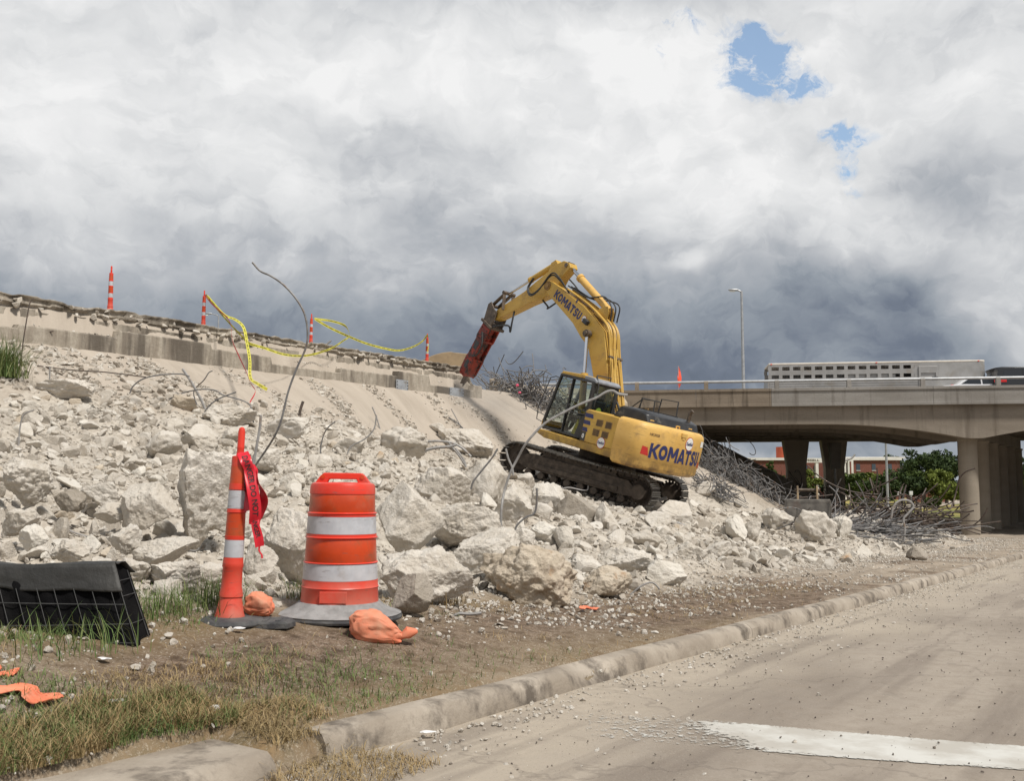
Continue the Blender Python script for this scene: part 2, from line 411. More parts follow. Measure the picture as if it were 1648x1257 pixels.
def axis(fine0, fine1, step, lo, hi, grow=1.12):
    a = list(np.arange(fine0, fine1, step)); s = step; x = a[-1]
    while x < hi: s *= grow; x += s; a.append(x)
    s = step; x = a[0]; b = []
    while x > lo: s *= grow; x -= s; b.append(x)
    return np.array(b[::-1]+a)
def ground_material():
    m = bpy.data.materials.new('ground_soil'); m.use_nodes = True
    t = NT(m.node_tree); b = t.n['Principled BSDF']
    at_ = t.node('ShaderNodeAttribute', attribute_name='mask'); sp = t.node('ShaderNodeSeparateColor'); t.l.new(at_.outputs['Color'], sp.inputs[0])
    rub, gr, slab = sp.outputs[0], sp.outputs[1], sp.outputs[2]; dirt = at_.outputs['Alpha']
    g = t.node('ShaderNodeNewGeometry').outputs['Position']
    n1 = t.noise(g, 1.1, 6, .6); n2 = t.noise(g, 9.0, 6, .7); n3 = t.noise(g, 55.0, 4, .7)
    soil = t.mix(t.ramp(n2, [(.35, 0.), (.68, 1.)]), (.14, .11, .082), (.31, .25, .19))
    soil = t.mix(t.ramp(n1, [(.42, 0.), (.62, .8)]), soil, (.37, .305, .235))
    straw = t.mix(t.ramp(n2, [(.4, 0.), (.6, 1.)]), (.25, .17, .085), (.13, .10, .045))
    soil = t.mix(t.m('MULTIPLY', gr, t.ramp(n1, [(.3, .5), (.6, 1.)])), soil, straw)
    dust = t.mix(t.ramp(n2, [(.36, 0.), (.64, 1.)]), (.33, .29, .24), (.52, .475, .41))
    c = t.mix(rub, soil, dust)
    mud = t.mix(t.ramp(n2, [(.38, 0.), (.62, 1.)]), (.075, .052, .036), (.19, .135, .095))
    c = t.mix(t.m('MULTIPLY', dirt, t.ramp(n1, [(.30, .45), (.48, 1.)])), c, mud)
    c = t.mix(t.ramp(n3, [(.34, .55), (.48, 0.), (.58, 0.), (.72, .5)]), c, t.mix(t.ramp(n2, [(.4, 0.), (.5, 1.)]), (.09, .07, .052), (.50, .44, .36)))
    # paved slope: slabs with streaks running down it
    uvw = t.mapping(g, (1, 1, 1), rot=(0, 0, math.radians(33)))   # x ~ across, y ~ along
    st = t.noise(t.mapping(uvw, (.35, 1.5, .35)), 1.2, 6, .6)
    sl = t.mix(t.ramp(st, [(.30, 0.), (.70, 1.)]), (.365, .315, .26), (.455, .40, .335))
    sl = t.mix(t.ramp(t.noise(t.mapping(uvw, (.25, 1.0, .25), (4, 1, 0)), 2.2, 5, .6), [(.55, 0.), (.75, .5)]), sl, (.28, .24, .195))
    sl = t.mix(t.ramp(n3, [(.5, 0.), (.8, .4)]), sl, (.30, .26, .21))
    c = t.mix(slab, c, sl)
    # far ground: mown dry grass
    sg = t.node('ShaderNodeSeparateXYZ'); t.l.new(g, sg.inputs[0])
    far = t.ramp(t.m('MULTIPLY', t.m('SUBTRACT', sg.outputs[1], 56.0), .1, clamp=True), [(0, 0.), (1, 1.)])
    fg = t.mix(t.ramp(t.noise(g, .12, 4, .6), [(.4, 0.), (.6, 1.)]), (.34, .27, .10), (.12, .15, .045))
    c = t.mix(t.m('MULTIPLY', far, t.m('SUBTRACT', 1.0, slab)), c, fg)
    t.put(b.inputs['Base Color'], c); b.inputs['Roughness'].default_value = .97; b.inputs['Specular IOR Level'].default_value = .1
    bn = t.node('ShaderNodeBump'); bn.inputs['Strength'].default_value = .7; bn.inputs['Distance'].default_value = .02
    t.l.new(t.m('ADD', n2, t.m('MULTIPLY', n3, .6)), bn.inputs['Height']); t.l.new(bn.outputs[0], b.inputs['Normal'])
    return m
def build_ground():
    ua = axis(1.5, 34, .085, -120, 1500, 1.10); va = axis(-21.2, -3.3, .075, -900, 900, 1.12)
    U, Vv = np.meshgrid(ua, va, indexing='ij'); Z = height(U, Vv)
    X, Y = xy_of(U, Vv); V = np.stack([X, Y, Z], -1).reshape(-1, 3)
    nu, nv = len(ua), len(va); i = np.arange(nu-1)[:, None]*nv+np.arange(nv-1)[None, :]
    F = np.stack([i, i+nv, i+nv+1, i+1], -1).reshape(-1, 4)[:, ::-1]
    o = mesh_from('ground', V, F, ground_material(), smooth=True)
    a = o.data.color_attributes.new('mask', 'FLOAT_COLOR', 'POINT')
    u, v = U.ravel(), Vv.ravel(); x, y = X.ravel(), Y.ravel()
    nz = fbm(x*.8, y*.8, 0, 3, 4)
    rub = sst(-5.3, -6.2, v+nz*.5)*(1-sst(38, 44, u))*sst(-18.6, -17.2, v+nz*.6)
    dusty = (sst(-3.2, -5.6, v))*sst(8, 18, u)*.35
    slab = (1-sst(-18.2, -17.2, v+nz*.8))*(1-sst(-1, 0, v))*(v > -21.3)
    slab = np.maximum(slab, sst(-14, -15.5, v)*sst(28, 34, u)*(u < 70)*(v > -24)*(height(u, v, False) > -1.9))
    gr = (1-sst(7, 13, u))*(1-sst(-5.4, -6.4, v))*(v < KERB)*np.clip(.7+nz*.9, 0, 1)
    # damp dark soil beyond the last boulders
    bu, bv = uv_of(at(1120, 965, 11.5)[0], 11.5)
    dirt = np.exp(-((u-bu)/4.6)**2-((v-bv+.15)/.85)**2)*1.9
    bu2, bv2 = uv_of(*hit(440, 1070)[:2]); dirt = dirt+1.1*np.exp(-((u-bu2)/1.3)**2-((v-bv2)/.6)**2)+1.2*np.clip(fbm(x*1.1, y*1.1, 0, 29, 3)-.12, 0, 1)*2*(v < KERB-.2)*(u < 30)
    m = np.stack([np.maximum(rub, dusty*(1-np.clip(dirt, 0, 1))), gr, slab, np.clip(dirt, 0, 1)*(1-rub)], -1).astype(np.float32)
    a.data.foreach_set('color', m.ravel())
    tag(o, kind='structure'); return o
build_ground()

def road_material():
    m = bpy.data.materials.new('dusty_pavement'); m.use_nodes = True
    t = NT(m.node_tree); b = t.n['Principled BSDF']
    g = t.node('ShaderNodeNewGeometry').outputs['Position']
    uvw = t.mapping(g, (1, 1, 1), rot=(0, 0, math.radians(33)))
    n1 = t.noise(t.mapping(uvw, (1.0, .25, 1)), .9, 6, .6); n2 = t.noise(g, 7, 6, .7); n3 = t.noise(g, 75, 5, .75)
    c = t.mix(t.ramp(n1, [(.38, 0.), (.62, 1.)]), (.225, .19, .155), (.33, .285, .235))
    c = t.mix(t.ramp(n2, [(.45, 0.), (.75, .6)]), c, (.22, .18, .14))
    at_ = t.node('ShaderNodeAttribute', attribute_name='mask'); sp = t.node('ShaderNodeSeparateColor'); t.l.new(at_.outputs['Color'], sp.inputs[0])
    c = t.mix(t.m('MULTIPLY', sp.outputs[0], t.ramp(n2, [(.3, .5), (.6, 1.)])), c, (.40, .345, .275))
    tw = t.noise(t.mapping(uvw, (2.2, .16, 1), (3, 0, 0)), 1.3, 4, .55); c = t.mix(t.ramp(tw, [(.52, 0.), (.62, .5)]), c, (.17, .14, .115))
    vo = t.node('ShaderNodeTexVoronoi', feature='DISTANCE_TO_EDGE'); t.put(vo.inputs['Vector'], t.vm('ADD', t.mapping(g, (.35, .35, .35)), t.vm('SCALE', t.noise(g, 1.7, 4, .6, 'Color'), scale=.35))); vo.inputs['Scale'].default_value = 1.0
    c = t.mix(t.m('MULTIPLY', t.ramp(vo.outputs['Distance'], [(.002, 1.), (.008, 0.)]), .32), c, (.11, .09, .075))
    c = t.mix(t.ramp(t.noise(g, 2.3, 5, .7), [(.60, 0.), (.70, .45)]), c, (.15, .125, .10))
    c = t.mix(t.ramp(n3, [(.28, .65), (.42, 0.)]), c, (.10, .085, .07)); c = t.mix(t.ramp(n3, [(.58, 0.), (.72, .55)]), c, (.48, .43, .37))
    t.put(b.inputs['Base Color'], c); b.inputs['Roughness'].default_value = .9; b.inputs['Specular IOR Level'].default_value = .25
    bn = t.node('ShaderNodeBump'); bn.inputs['Strength'].default_value = .5; bn.inputs['Distance'].default_value = .006
    t.l.new(t.m('ADD', n3, n2), bn.inputs['Height']); t.l.new(bn.outputs[0], b.inputs['Normal'])
    return m
def build_road():
    ua = axis(1.5, 20, .12, -120, 260, 1.12); va = axis(-3.5, -1.5, .08, -3.5, 9.5, 1.18)
    U, Vv = np.meshgrid(ua, va, indexing='ij'); X, Y = xy_of(U, Vv)
    Z = zroad(U)+.012*fbm(X*1.2, Y*1.2, 0, 7, 3)
    V = np.stack([X, Y, Z], -1).reshape(-1, 3); nu, nv = len(ua), len(va)
    i = np.arange(nu-1)[:, None]*nv+np.arange(nv-1)[None, :]; F = np.stack([i, i+1, i+nv+1, i+nv], -1).reshape(-1, 4)
    o = mesh_from('road', V, F, road_material(), smooth=True)
    a = o.data.color_attributes.new('mask', 'FLOAT_COLOR', 'POINT')
    k = (1-sst(-3.3, -1.9, Vv.ravel()+fbm(X.ravel(), Y.ravel(), 0, 9, 3)*.6))
    a.data.foreach_set('color', np.stack([k, k, k, k], -1).astype(np.float32).ravel())
    tag(o, kind='structure')
build_road()

def conc(name, a, b, stain, **k): return material(name, a, .92, 0, col2=b, scale=1.6, grime=stain, gscale=k.get('gs', 2.4), bump=.5, bscale=30, spec=.2, stretch=k.get('st', (1, 1, 1)), glo=k.get('glo', .52), ghi=k.get('ghi', .70))
M_KERB = conc('kerb_concrete', (.40, .35, .29), (.27, .23, .185), (.13, .11, .09), gs=3.5, glo=.48, ghi=.64)
def build_kerb():
    def seg(u0, u1, wd, name, dz=0, skew=0, ju=0):
        us = np.arange(u0, u1+.001, .10 if u1 < 22 else .16); prof = [(.0, -.08), (.004, .0), (.02, .085), (.05, .125), (.075, .137), (wd, .14), (wd+.02, .10), (wd+.02, -.1)]
        rings = []
        for u in us:
            r = []
            for k, (dv, dz_) in enumerate(prof):
                nx = fbm(u*.9, k*.5, 0, 31, 6, .72)*.026; chip = max(0, float(fbm(u*1.3, 0, 4, 77, 3))-.25)*.16 if k in (2, 3, 4) else 0
                v = KERB-dv+nx*.6 - chip*.5+skew*(u-u0); z = zroad(u)+dz_+dz+(nx*.6 if dz_ > 0 else 0)-chip*.6
                x, y = xy_of(u, v); r.append((x, y, float(z)))
            rings.append(r)
        o = MB().loft(rings, True).build(name, M_KERB, smooth=True); tag(o, kind='structure')
    u_ = 3.68
    while u_ < 60: seg(u_, u_+6.0, .17, 'kerb'); u_ += 6.008
    seg(.6, 3.36, .45, 'kerb', -.012, .02)
build_kerb()
def stripe():
    me = bpy.data.materials.new('road_paint'); me.use_nodes = True; t = NT(me.node_tree); b = t.n['Principled BSDF']
    g = t.node('ShaderNodeNewGeometry').outputs['Position']; n = t.noise(g, 26, 7, .75); n1 = t.noise(g, 3, 5, .6)
    at_ = t.node('ShaderNodeAttribute', attribute_name='mask')
    c = t.mix(t.ramp(n1, [(.4, 0.), (.6, 1.)]), (.55, .54, .50), (.42, .395, .35))
    t.put(b.inputs['Base Color'], c); b.inputs['Roughness'].default_value = .8
    al = t.m('ADD', t.m('MULTIPLY', at_.outputs['Fac'], 1.25), t.m('MULTIPLY', t.m('SUBTRACT', n, .5), 1.9))
    t.put(b.inputs['Alpha'], t.ramp(al, [(.42, 0.), (.56, 1.)]))
    A, B = hit_plane_road(860, 1138), hit_plane_road(1648, 1203); C_, D_ = hit_plane_road(900, 1188), hit_plane_road(1648, 1243)
    nu, nv = 90, 8; V = []; mk = []
    for i in range(nu+1):
        for j in range(nv+1):
            s = i/nu*1.35; q = j/nv; p = (A+(B-A)*s)*(1-q)+(C_+(D_-C_)*s)*q
            u, v = uv_of(p[0], p[1]); V.append((p[0], p[1], float(zroad(u)+.012*fbm(np.array([p[0]*1.2]), np.array([p[1]*1.2]), 0, 7, 3)[0]+.005)))
            e = .30*float(sst(.0, .15, s))+.43*float(sst(.33, .52, s+.04*math.sin(q*6))); e *= min(1, .55+4*min(q, 1-q)); mk.append(e)
    F = [(i*(nv+1)+j, (i+1)*(nv+1)+j, (i+1)*(nv+1)+j+1, i*(nv+1)+j+1) for i in range(nu) for j in range(nv)]
    o = mesh_from('road_marking', V, F, me); a = o.data.color_attributes.new('mask', 'FLOAT_COLOR', 'POINT')
    a.data.foreach_set('color', np.repeat(np.array(mk, np.float32), 4)); tag(o, kind='structure')
stripe()
# a cross street and its far verge, seen under the bridge as pale strips
M_ASPH = material('far_asphalt', (.30, .27, .25), .9, col2=(.36, .33, .30), scale=.4)
def strip(y0, y1, mat, dz):
    o = mesh_from('cross_street', [(-60, y0+6, -2.51+.135+dz), (200, y0-4, -2.51+.135+dz), (200, y1-4, -2.51+.135+dz), (-60, y1+6, -2.51+.135+dz)], [(0, 1, 2, 3)], mat); tag(o, kind='structure')
strip(76, 84, M_ASPH, .05); strip(96, 101, M_ASPH, .05)
# ------------------------------------------------------------------ broken concrete
_ico = {}
def ico(sub):
    if sub not in _ico:
        bm = bmesh.new(); bmesh.ops.create_icosphere(bm, subdivisions=sub, radius=1.0)
        bm.verts.ensure_lookup_table()
        _ico[sub] = (np.array([v.co[:] for v in bm.verts]), np.array([[v.index for v in f.verts] for f in bm.faces])); bm.free()
    return _ico[sub]
def rock_verts(seed, sub, cuts=9, rough=.05, dmin=.42, dmax=.82, flat=None, box=.35):
    rs = np.random.RandomState(seed); V, F = ico(sub); V = V.copy()
    # between a ball and a block
    q = V/np.max(np.abs(V), axis=1, keepdims=True)*.82; V = V*(1-box)+q*box
    A = rs.randn(3, 3); Q, _ = np.linalg.qr(A); V = V@Q
    for k in range(cuts):
        n = rs.randn(3); n /= np.linalg.norm(n); d = rs.uniform(dmin, dmax); s = V@n-d
        V = V-np.where(s > 0, s*.96, 0)[:, None]*n
    if flat is not None:
        for n, d in flat:
            n = np.array(n, float); n /= np.linalg.norm(n); s = V@n-d; V = V-np.where(s > 0, s, 0)[:, None]*n
    if rough:
        nrm = V/np.linalg.norm(V, axis=1, keepdims=True); o = rs.uniform(0, 50)
        f = fbm(V[:, 0]*1.7+o, V[:, 1]*1.7, V[:, 2]*1.7, seed % 97, 3)*rough*(1.6 if sub < 4 else 1.0)
        if sub >= 4:
            r = fbm(V[:, 0]*5+o, V[:, 1]*5, V[:, 2]*5, seed % 89, 5, .62)
            f = f+r*rough*1.25+fbm(V[:, 0]*14+o, V[:, 1]*14, V[:, 2]*14, seed % 71, 3)*rough*.28-np.maximum(0, np.abs(fbm(V[:, 0]*3+o, V[:, 1]*3, V[:, 2]*3, seed % 83, 3))-.3)*rough*2
        V = V+nrm*np.atleast_1d(f)[:, None]
    return V, F
def rotz(V, a): c, s = math.cos(a), math.sin(a); return V@np.array([[c, s, 0], [-s, c, 0], [0, 0, 1]])
BOULDERS = []
def boulder(px, py, w, h, label, seed, mat=None, cuts=9, rough=.07, lift=.0, flat=None, tilt=0, box=.35, deep=.85, name='concrete_boulder', back=0.0):
    "a lump of broken concrete whose middle shows at px,py and is w by h photo pixels"
    p = hit(px, py+.36*h); D = p[1]+back; c = at(px, py, D); W = w/FPX*D/2; Hh = h/FPX*D/2; dp = deep*math.sqrt(W*Hh)
    c = c + np.array([0, dp*.35, 0])
    rough = rough*1.15+.01; cuts += 8
    sub = 6 if max(w, h) > 85 else (5 if max(w, h) > 34 else 4)
    V, F = rock_verts(seed, sub, cuts, rough, flat=flat, box=box)
    mn, mx = V.min(0), V.max(0); V = (V-(mn+mx)/2)/((mx-mn)/2)
    if tilt:
        a = math.radians(tilt); ca, sa = math.cos(a), math.sin(a)
        V = V*np.array([W, dp, Hh]); x, z = V[:, 0]*ca-V[:, 2]*sa, V[:, 0]*sa+V[:, 2]*ca; V = np.stack([x, V[:, 1], z], 1)
        mn, mx = V.min(0), V.max(0); V = (V-(mn+mx)/2)/((mx-mn)/2)
    V = V*np.array([W, dp, Hh])
    o = mesh_from(name, V, F, mat or M_ROCK, smooth=True); o.location = c
    tag(o, label, 'boulder', 'big lumps of broken concrete in the rubble')
    BOULDERS.append((c[0], c[1], max(W, .12)*1.0, px, py, w, h)); return o
B = boulder
B(331, 806, 112, 168, 'tallest concrete boulder, wide at the top, directly behind the slim traffic post', 11, cuts=11, rough=.08, tilt=-8)
B(236, 820, 98, 92, 'grey flat-topped boulder with a rounded underside, left of the slim traffic post', 12, rough=.05, flat=[((-.15, -.3, 1), .35)], tilt=6)
B(475, 880, 108, 128, 'big rounded boulder between the slim traffic post and the orange drum', 13, rough=.07)
B(657, 838, 112, 128, 'long slab with one smooth sawn face leaning behind the right side of the drum', 14, flat=[((.55, -.75, .35), .38), ((-.8, -.5, .1), .5)], tilt=-30, rough=.04, box=.6)
B(688, 934, 150, 108, 'broad pale boulder at the foot of the heap just right of the drum', 15, rough=.08)
B(664, 957, 64, 66, 'dark pointed rock standing in front of the boulder beside the drum', 16, mat=M_ROCKG, cuts=3, rough=.03, flat=[((-.6, -.6, .5), .25), ((.75, -.5, .4), .25), ((0, -1, .2), .5)], back=-.35)
B(711, 788, 95, 73, 'smooth oblong boulder lying above the middle of the heap, right of the drum top', 17, rough=.05, tilt=-22)
B(748, 847, 122, 76, 'wide wedge-shaped boulder below the oblong one, right of the drum', 18, rough=.08, tilt=12)
B(783, 889, 122, 78, 'flat slab-like boulder tucked behind the rust-stained boulder', 19, rough=.07, tilt=14, flat=[((-.2, -.3, 1), .45)])
B(851, 931, 162, 114, 'largest boulder at the foot of the heap, rust-stained along its right edge', 20, mat=M_ROCKS, rough=.10, cuts=12, box=.5)
B(976, 942, 88, 62, 'brownish rounded boulder right of the rust-stained one', 21, mat=M_ROCKS, rough=.07)
B(1073, 926, 68, 50, 'white boulder with a crack lying apart at the edge of the dark soil', 22, mat=M_ROCKW, rough=.05, cuts=7, tilt=-14)
B(1006, 904, 92, 48, 'low wide pale boulder behind the white cracked boulder', 23, rough=.08)
B(944, 915, 58, 46, 'knobbly lump between the rust-stained boulder and the low wide one', 24, rough=.10)
B(930, 822, 72, 56, 'block with a smooth grey sawn face, in front of the excavator tracks', 25, mat=M_ROCKG, flat=[((-.1, -1, .1), .35)], cuts=5, rough=.03, box=.8)
B(978, 836, 46, 56, 'upright chunk right of the block with the grey sawn face', 26)
B(884, 803, 64, 54, 'pale angular boulder touching the underside of the near track', 27, rough=.08)
B(1086, 827, 60, 44, 'angular chunk below the rear end of the excavator tracks', 28, cuts=7)
B(1060, 842, 44, 38, 'squat chunk left of the one below the rear end of the tracks', 29)
B(1186, 851, 34, 46, 'tall narrow slab standing on the ridge, left of its twin', 30, tilt=10, mat=M_ROCKW)
B(1211, 855, 34, 46, 'tall narrow slab standing on the ridge, right of its twin', 31, tilt=-8)
B(1106, 893, 62, 44, 'pale rough chunk above the white cracked boulder', 32, rough=.10)
B(1156, 888, 48, 32, 'flat-topped chunk in the lower rubble right of the pale rough one', 33)
B(648, 716, 82, 62, 'lumpy boulder at the top of the heap, above the right side of the drum', 34, rough=.10)
B(748, 714, 92, 52, 'long boulder with a dark side lying high on the heap left of the tracks', 35, tilt=-24, rough=.07, flat=[((-.4, -.9, .2), .5)])
B(779, 776, 78, 80, 'steep pale boulder under the crossed rebar, left of the tracks', 36, rough=.07)
B(826, 812, 62, 72, 'pale boulder just below the front end of the near track', 37, rough=.08)
B(846, 773, 28, 25, 'small square stone sitting on a boulder at the front of the tracks', 38, cuts=6)
B(260, 716, 60, 48, 'blocky boulder in the gravelly part of the heap, upper left', 39, cuts=8)
B(320, 706, 62, 50, 'rounded boulder above the tallest boulder', 40)
B(294, 651, 42, 36, 'rounded stone at the upper edge of the heap beneath crossing rebar', 41, mat=M_ROCKS)
B(368, 668, 88, 40, 'long flat boulder at the upper edge of the heap under the tangled wire', 42, rough=.09)
B(110, 806, 54, 38, 'grey-brown stone with a sharp ridge, left part of the heap', 43, mat=M_ROCKG)
B(163, 796, 64, 42, 'pale slab-like stone left of the flat-topped grey boulder', 44)
B(176, 826, 56, 36, 'flattened stone under the pale slab-like one', 45)
B(197, 869, 54, 50, 'rough stone below the flat-topped grey boulder', 46, rough=.10)
B(265, 888, 108, 46, 'wide flat slab lying below the tallest boulder', 47, rough=.06, flat=[((0, -.2, 1), .5)], box=.6)
B(36, 778, 84, 86, 'large pale boulder at the far left edge, half buried', 48, rough=.10)
B(30, 842, 66, 46, 'low boulder beneath the large one at the far left edge', 49, rough=.08)
B(50, 866, 50, 44, 'rounded white stone above the black fabric barrier', 50, mat=M_ROCKW)
B(88, 626, 120, 34, 'long slab at the top of the heap under the rusty bars, upper left', 51, rough=.06, box=.7, flat=[((0, -.1, 1), .4)])
B(48, 672, 34, 22, 'small rounded stone near the upper left edge of the heap', 52)
B(152, 668, 64, 34, 'embedded pale boulder beside the upright bar, upper left', 53, rough=.10)
B(276, 930, 92, 58, 'boulder in the grass just right of the black fabric barrier', 54, rough=.10)
B(208, 925, 64, 54, 'crumbly boulder behind the corner of the black fabric barrier', 55, rough=.12)
B(330, 930, 70, 48, 'boulder at the grass edge just left of the slim traffic post', 56, rough=.08)
B(112, 888, 70, 40, 'crumbly boulder directly above the black fabric barrier', 57, rough=.12)
B(417, 905, 60, 62, 'shaded boulder between post and drum, under the red tape', 58)
B(1253, 838, 52, 42, 'pale block on the ridge in front of the loose bucket, left side', 59)
B(1312, 852, 70, 64, 'large rough boulder just below the loose bucket', 60, rough=.10)
B(1356, 852, 32, 44, 'upright stump-shaped piece right of the loose bucket', 61, cuts=5, box=.8, mat=M_ROCKW)
B(1477, 892, 32, 27, 'single round stone on the bare dirt near the bridge column', 62, mat=M_ROCKG)
B(1263, 892, 28, 22, 'small pale stone in the lower rubble on the right', 63, mat=M_ROCKW)
B(470, 776, 42, 34, 'squarish stone above the gap between post and drum', 64)
B(560, 722, 56, 34, 'pale wedge of concrete above the drum lid', 65)
B(460, 690, 74, 40, 'broad lump on the upper edge of the heap under the tall bent bar', 66, rough=.09)
B(520, 742, 30, 24, 'small stone just above the drum handle', 67)
B(375, 700, 44, 34, 'stone behind the tip of the slim traffic post', 68)
B(426, 742, 48, 40, 'stone between the red tape and the tall bent bar', 69)
B(1135, 790, 34, 30, 'pale stone on the slope behind the rear of the tracks', 70)
B(1040, 872, 52, 38, 'pale stone in the middle of the right-hand rubble', 71)
B(880, 860, 52, 40, 'light stone above the rust-stained boulder', 72, mat=M_ROCKW)
B(908, 868, 34, 44, 'narrow upright shard above the rust-stained boulder', 73, tilt=15, mat=M_ROCKW)
B(840, 868, 44, 36, 'shaded stone above and left of the rust-stained boulder', 74)
B(700, 690, 34, 20, 'small stone on the top edge of the heap below the slope', 75)

# medium chunks: each its own object
def inside_boulder(px, py, k=.42):
    for b in BOULDERS:
        if abs(px-b[3]) < b[5]*k and abs(py-b[4]) < b[6]*k: return True
    return False
from math import atan2
def to_px(p):
    c, s = math.cos(PITCH), math.sin(PITCH); d = p[1]*c+p[2]*s; w = -p[1]*s+p[2]*c
    return 824+FPX*p[0]/d, 628.5-FPX*w/d
def _chunk(i):
    V, F = rock_verts(500+i, 4, 6+i % 5, .06, dmin=.35, dmax=.8, box=.5*(i % 3)/2+.1) if i % 3 else rock_verts(560+i, 4, 5, .022, dmin=.55, dmax=.9, box=.25, flat=[((0, 0, 1), .26), ((0, .05, -1), .28)])
    return mesh_from('concrete_chunk', V, F, mat=None, smooth=True)
chunk_lib = [_chunk(i) for i in range(16)]
chunk_me = [o.data for o in chunk_lib]
for i, (o, me) in enumerate(zip(chunk_lib, chunk_me)):
    bpy.data.objects.remove(o); me.materials.append([M_ROCK, M_ROCKW, M_ROCKG, M_ROCK, M_ROCKS, M_ROCK, M_ROCKW][i % 7])
ZONES = [
 (lambda x, y: y > 880 and x < 520, 'concrete chunk low in the heap near the black barrier and slim post'),
 (lambda x, y: x < 240 and y < 760, 'concrete chunk in the gravelly upper left of the heap'),
 (lambda x, y: x < 240, 'concrete chunk in the lower left of the heap above the black barrier'),
 (lambda x, y: x < 520 and y < 760, 'concrete chunk in the upper heap between the tall bar and the blocky boulder'),
 (lambda x, y: x < 620, 'concrete chunk wedged among the big boulders behind post and drum'),
 (lambda x, y: x < 830, 'concrete chunk between the big boulders right of the drum'),
 (lambda x, y: x < 1100 and y < 850, 'concrete chunk piled against the underside of the excavator tracks'),
 (lambda x, y: x < 1100, 'concrete chunk in front of the tracks above the stained boulders'),
 (lambda x, y: x < 1300 and y < 870, 'concrete chunk on the ridge between the tracks and the loose bucket'),
 (lambda x, y: x < 1300, 'concrete chunk in the low rubble beyond the dark soil'),
 (lambda x, y: True, 'concrete chunk in the thin rubble near the bridge column'),
]
rs = np.random.RandomState(4)
n = 0; tries = 0; placed = []
while n < 215 and tries < 30000:
    tries += 1
    px = rs.uniform(-10, 1440); py = rs.uniform(640, 930)
    top = np.interp(px, [0, 150, 300, 600, 830, 1000, 1150, 1300, 1440], [615, 640, 660, 700, 770, 800, 800, 830, 860])
    bot = np.interp(px, [0, 300, 600, 900, 1050, 1200, 1300, 1440], [900, 960, 960, 960, 905, 900, 910, 900])
    if py < top or py > bot: continue
    if inside_boulder(px, py): continue
    p = hit(px, py, rough=True); D = p[1]
    spx = rs.choice([14, 18, 22, 28, 36], p=[.22, .28, .25, .17, .08])*(1.0 if px > 250 else 1.0)*rs.uniform(.8, 1.15)
    if px < 900 and D > 12: spx *= .85
    if any((px-a)**2+(py-b)**2 < (c+spx)**2*.16 for a, b, c in placed): continue
    s = spx/FPX*D/2
    o = bpy.data.objects.new('concrete_chunk', chunk_me[rs.randint(len(chunk_me))]); COL.objects.link(o)
    sc = np.array([1, rs.uniform(.75, 1.1), rs.uniform(.55, .95)])*s*1.25; o.scale = sc
    o.rotation_euler = (rs.uniform(-.9, .9), rs.uniform(-.9, .9), rs.uniform(0, 6.28))
    o.location = (p[0], p[1], p[2]+s*.32)
    for f, lab in ZONES:
        if f(px, py): tag(o, lab, 'chunk', lab.replace('concrete chunk', 'concrete chunks')); break
    placed.append((px, py, spx)); n += 1

# everything smaller: loose rubble nobody could count
def scatter(name, pts, sizes, lib, mats, seed, label, cat, flatk=.7):
    rs = np.random.RandomState(seed); Vs = []; Fs = []; off = 0
    R = rs.uniform(0, 6.283, (len(pts), 3)); which = rs.randint(len(lib), size=len(pts)); asp = rs.uniform(.6, 1.15, (len(pts), 3)); asp[:, 2] *= flatk
    for li, (LV, LF) in enumerate(lib):
        idx = np.nonzero(which == li)[0]
        if not len(idx): continue
        a, b, c = R[idx].T
        ca, sa, cb, sb = np.cos(a), np.sin(a), np.cos(b*.25), np.sin(b*.25)
        M = np.empty((len(idx), 3, 3))
        M[:, 0, 0] = ca*cb; M[:, 0, 1] = -sa; M[:, 0, 2] = ca*sb; M[:, 1, 0] = sa*cb; M[:, 1, 1] = ca; M[:, 1, 2] = sa*sb; M[:, 2, 0] = -sb; M[:, 2, 1] = 0; M[:, 2, 2] = cb
        W = LV[None]*(asp[idx]*sizes[idx, None])[:, None, :]
        W = np.einsum('nij,nkj->nki', M, W)+pts[idx][:, None, :]
        Vs.append(W.reshape(-1, 3)); Fs.append((LF[None]+(np.arange(len(idx))*len(LV))[:, None, None]).reshape(-1, LF.shape[1])+off); off += len(idx)*len(LV)
    o = mesh_from(name, np.concatenate(Vs), np.concatenate(Fs), mats, smooth=False)
    tag(o, label, cat, kind='stuff'); return o
lib2 = [rock_verts(900+i, 2, 6, .05, dmin=.3, dmax=.7, box=.5) for i in range(10)]
lib3 = [rock_verts(950+i, 3, 8, .06, dmin=.35, dmax=.75, box=.4) for i in range(8)]
lib1 = [rock_verts(930+i, 1, 4, 0, dmin=.3, dmax=.7, box=.4) for i in range(10)]
def pts_uv(rs, n, fu, fv, dens):
    u = fu(rs.rand(n)); v = fv(rs.rand(n)); k = rs.rand(n) < dens(u, v); u, v = u[k], v[k]
    x, y = xy_of(u, v)
    vis = (y > 3) & (np.abs(x) < y*.60+.6); u, v, x, y = u[vis], v[vis], x[vis], y[vis]
    return u, v, np.stack([x, y, height(u, v)], 1)
rs = np.random.RandomState(8)
def dens_r(u, v):
    x, y = xy_of(u, v); nz = fbm(x*.5, y*.5, 0, 41, 3)
    d = sst(-5.35, -6.3, v+nz*.6)*sst(-18.6, -16.9, v+nz*1.2)*(1-sst(36, 44, u))
    d = d*np.clip(.75+nz*.9, .25, 1); return d*(1-sst(-10.5, -13, v)*sst(29, 32, u)*.96)
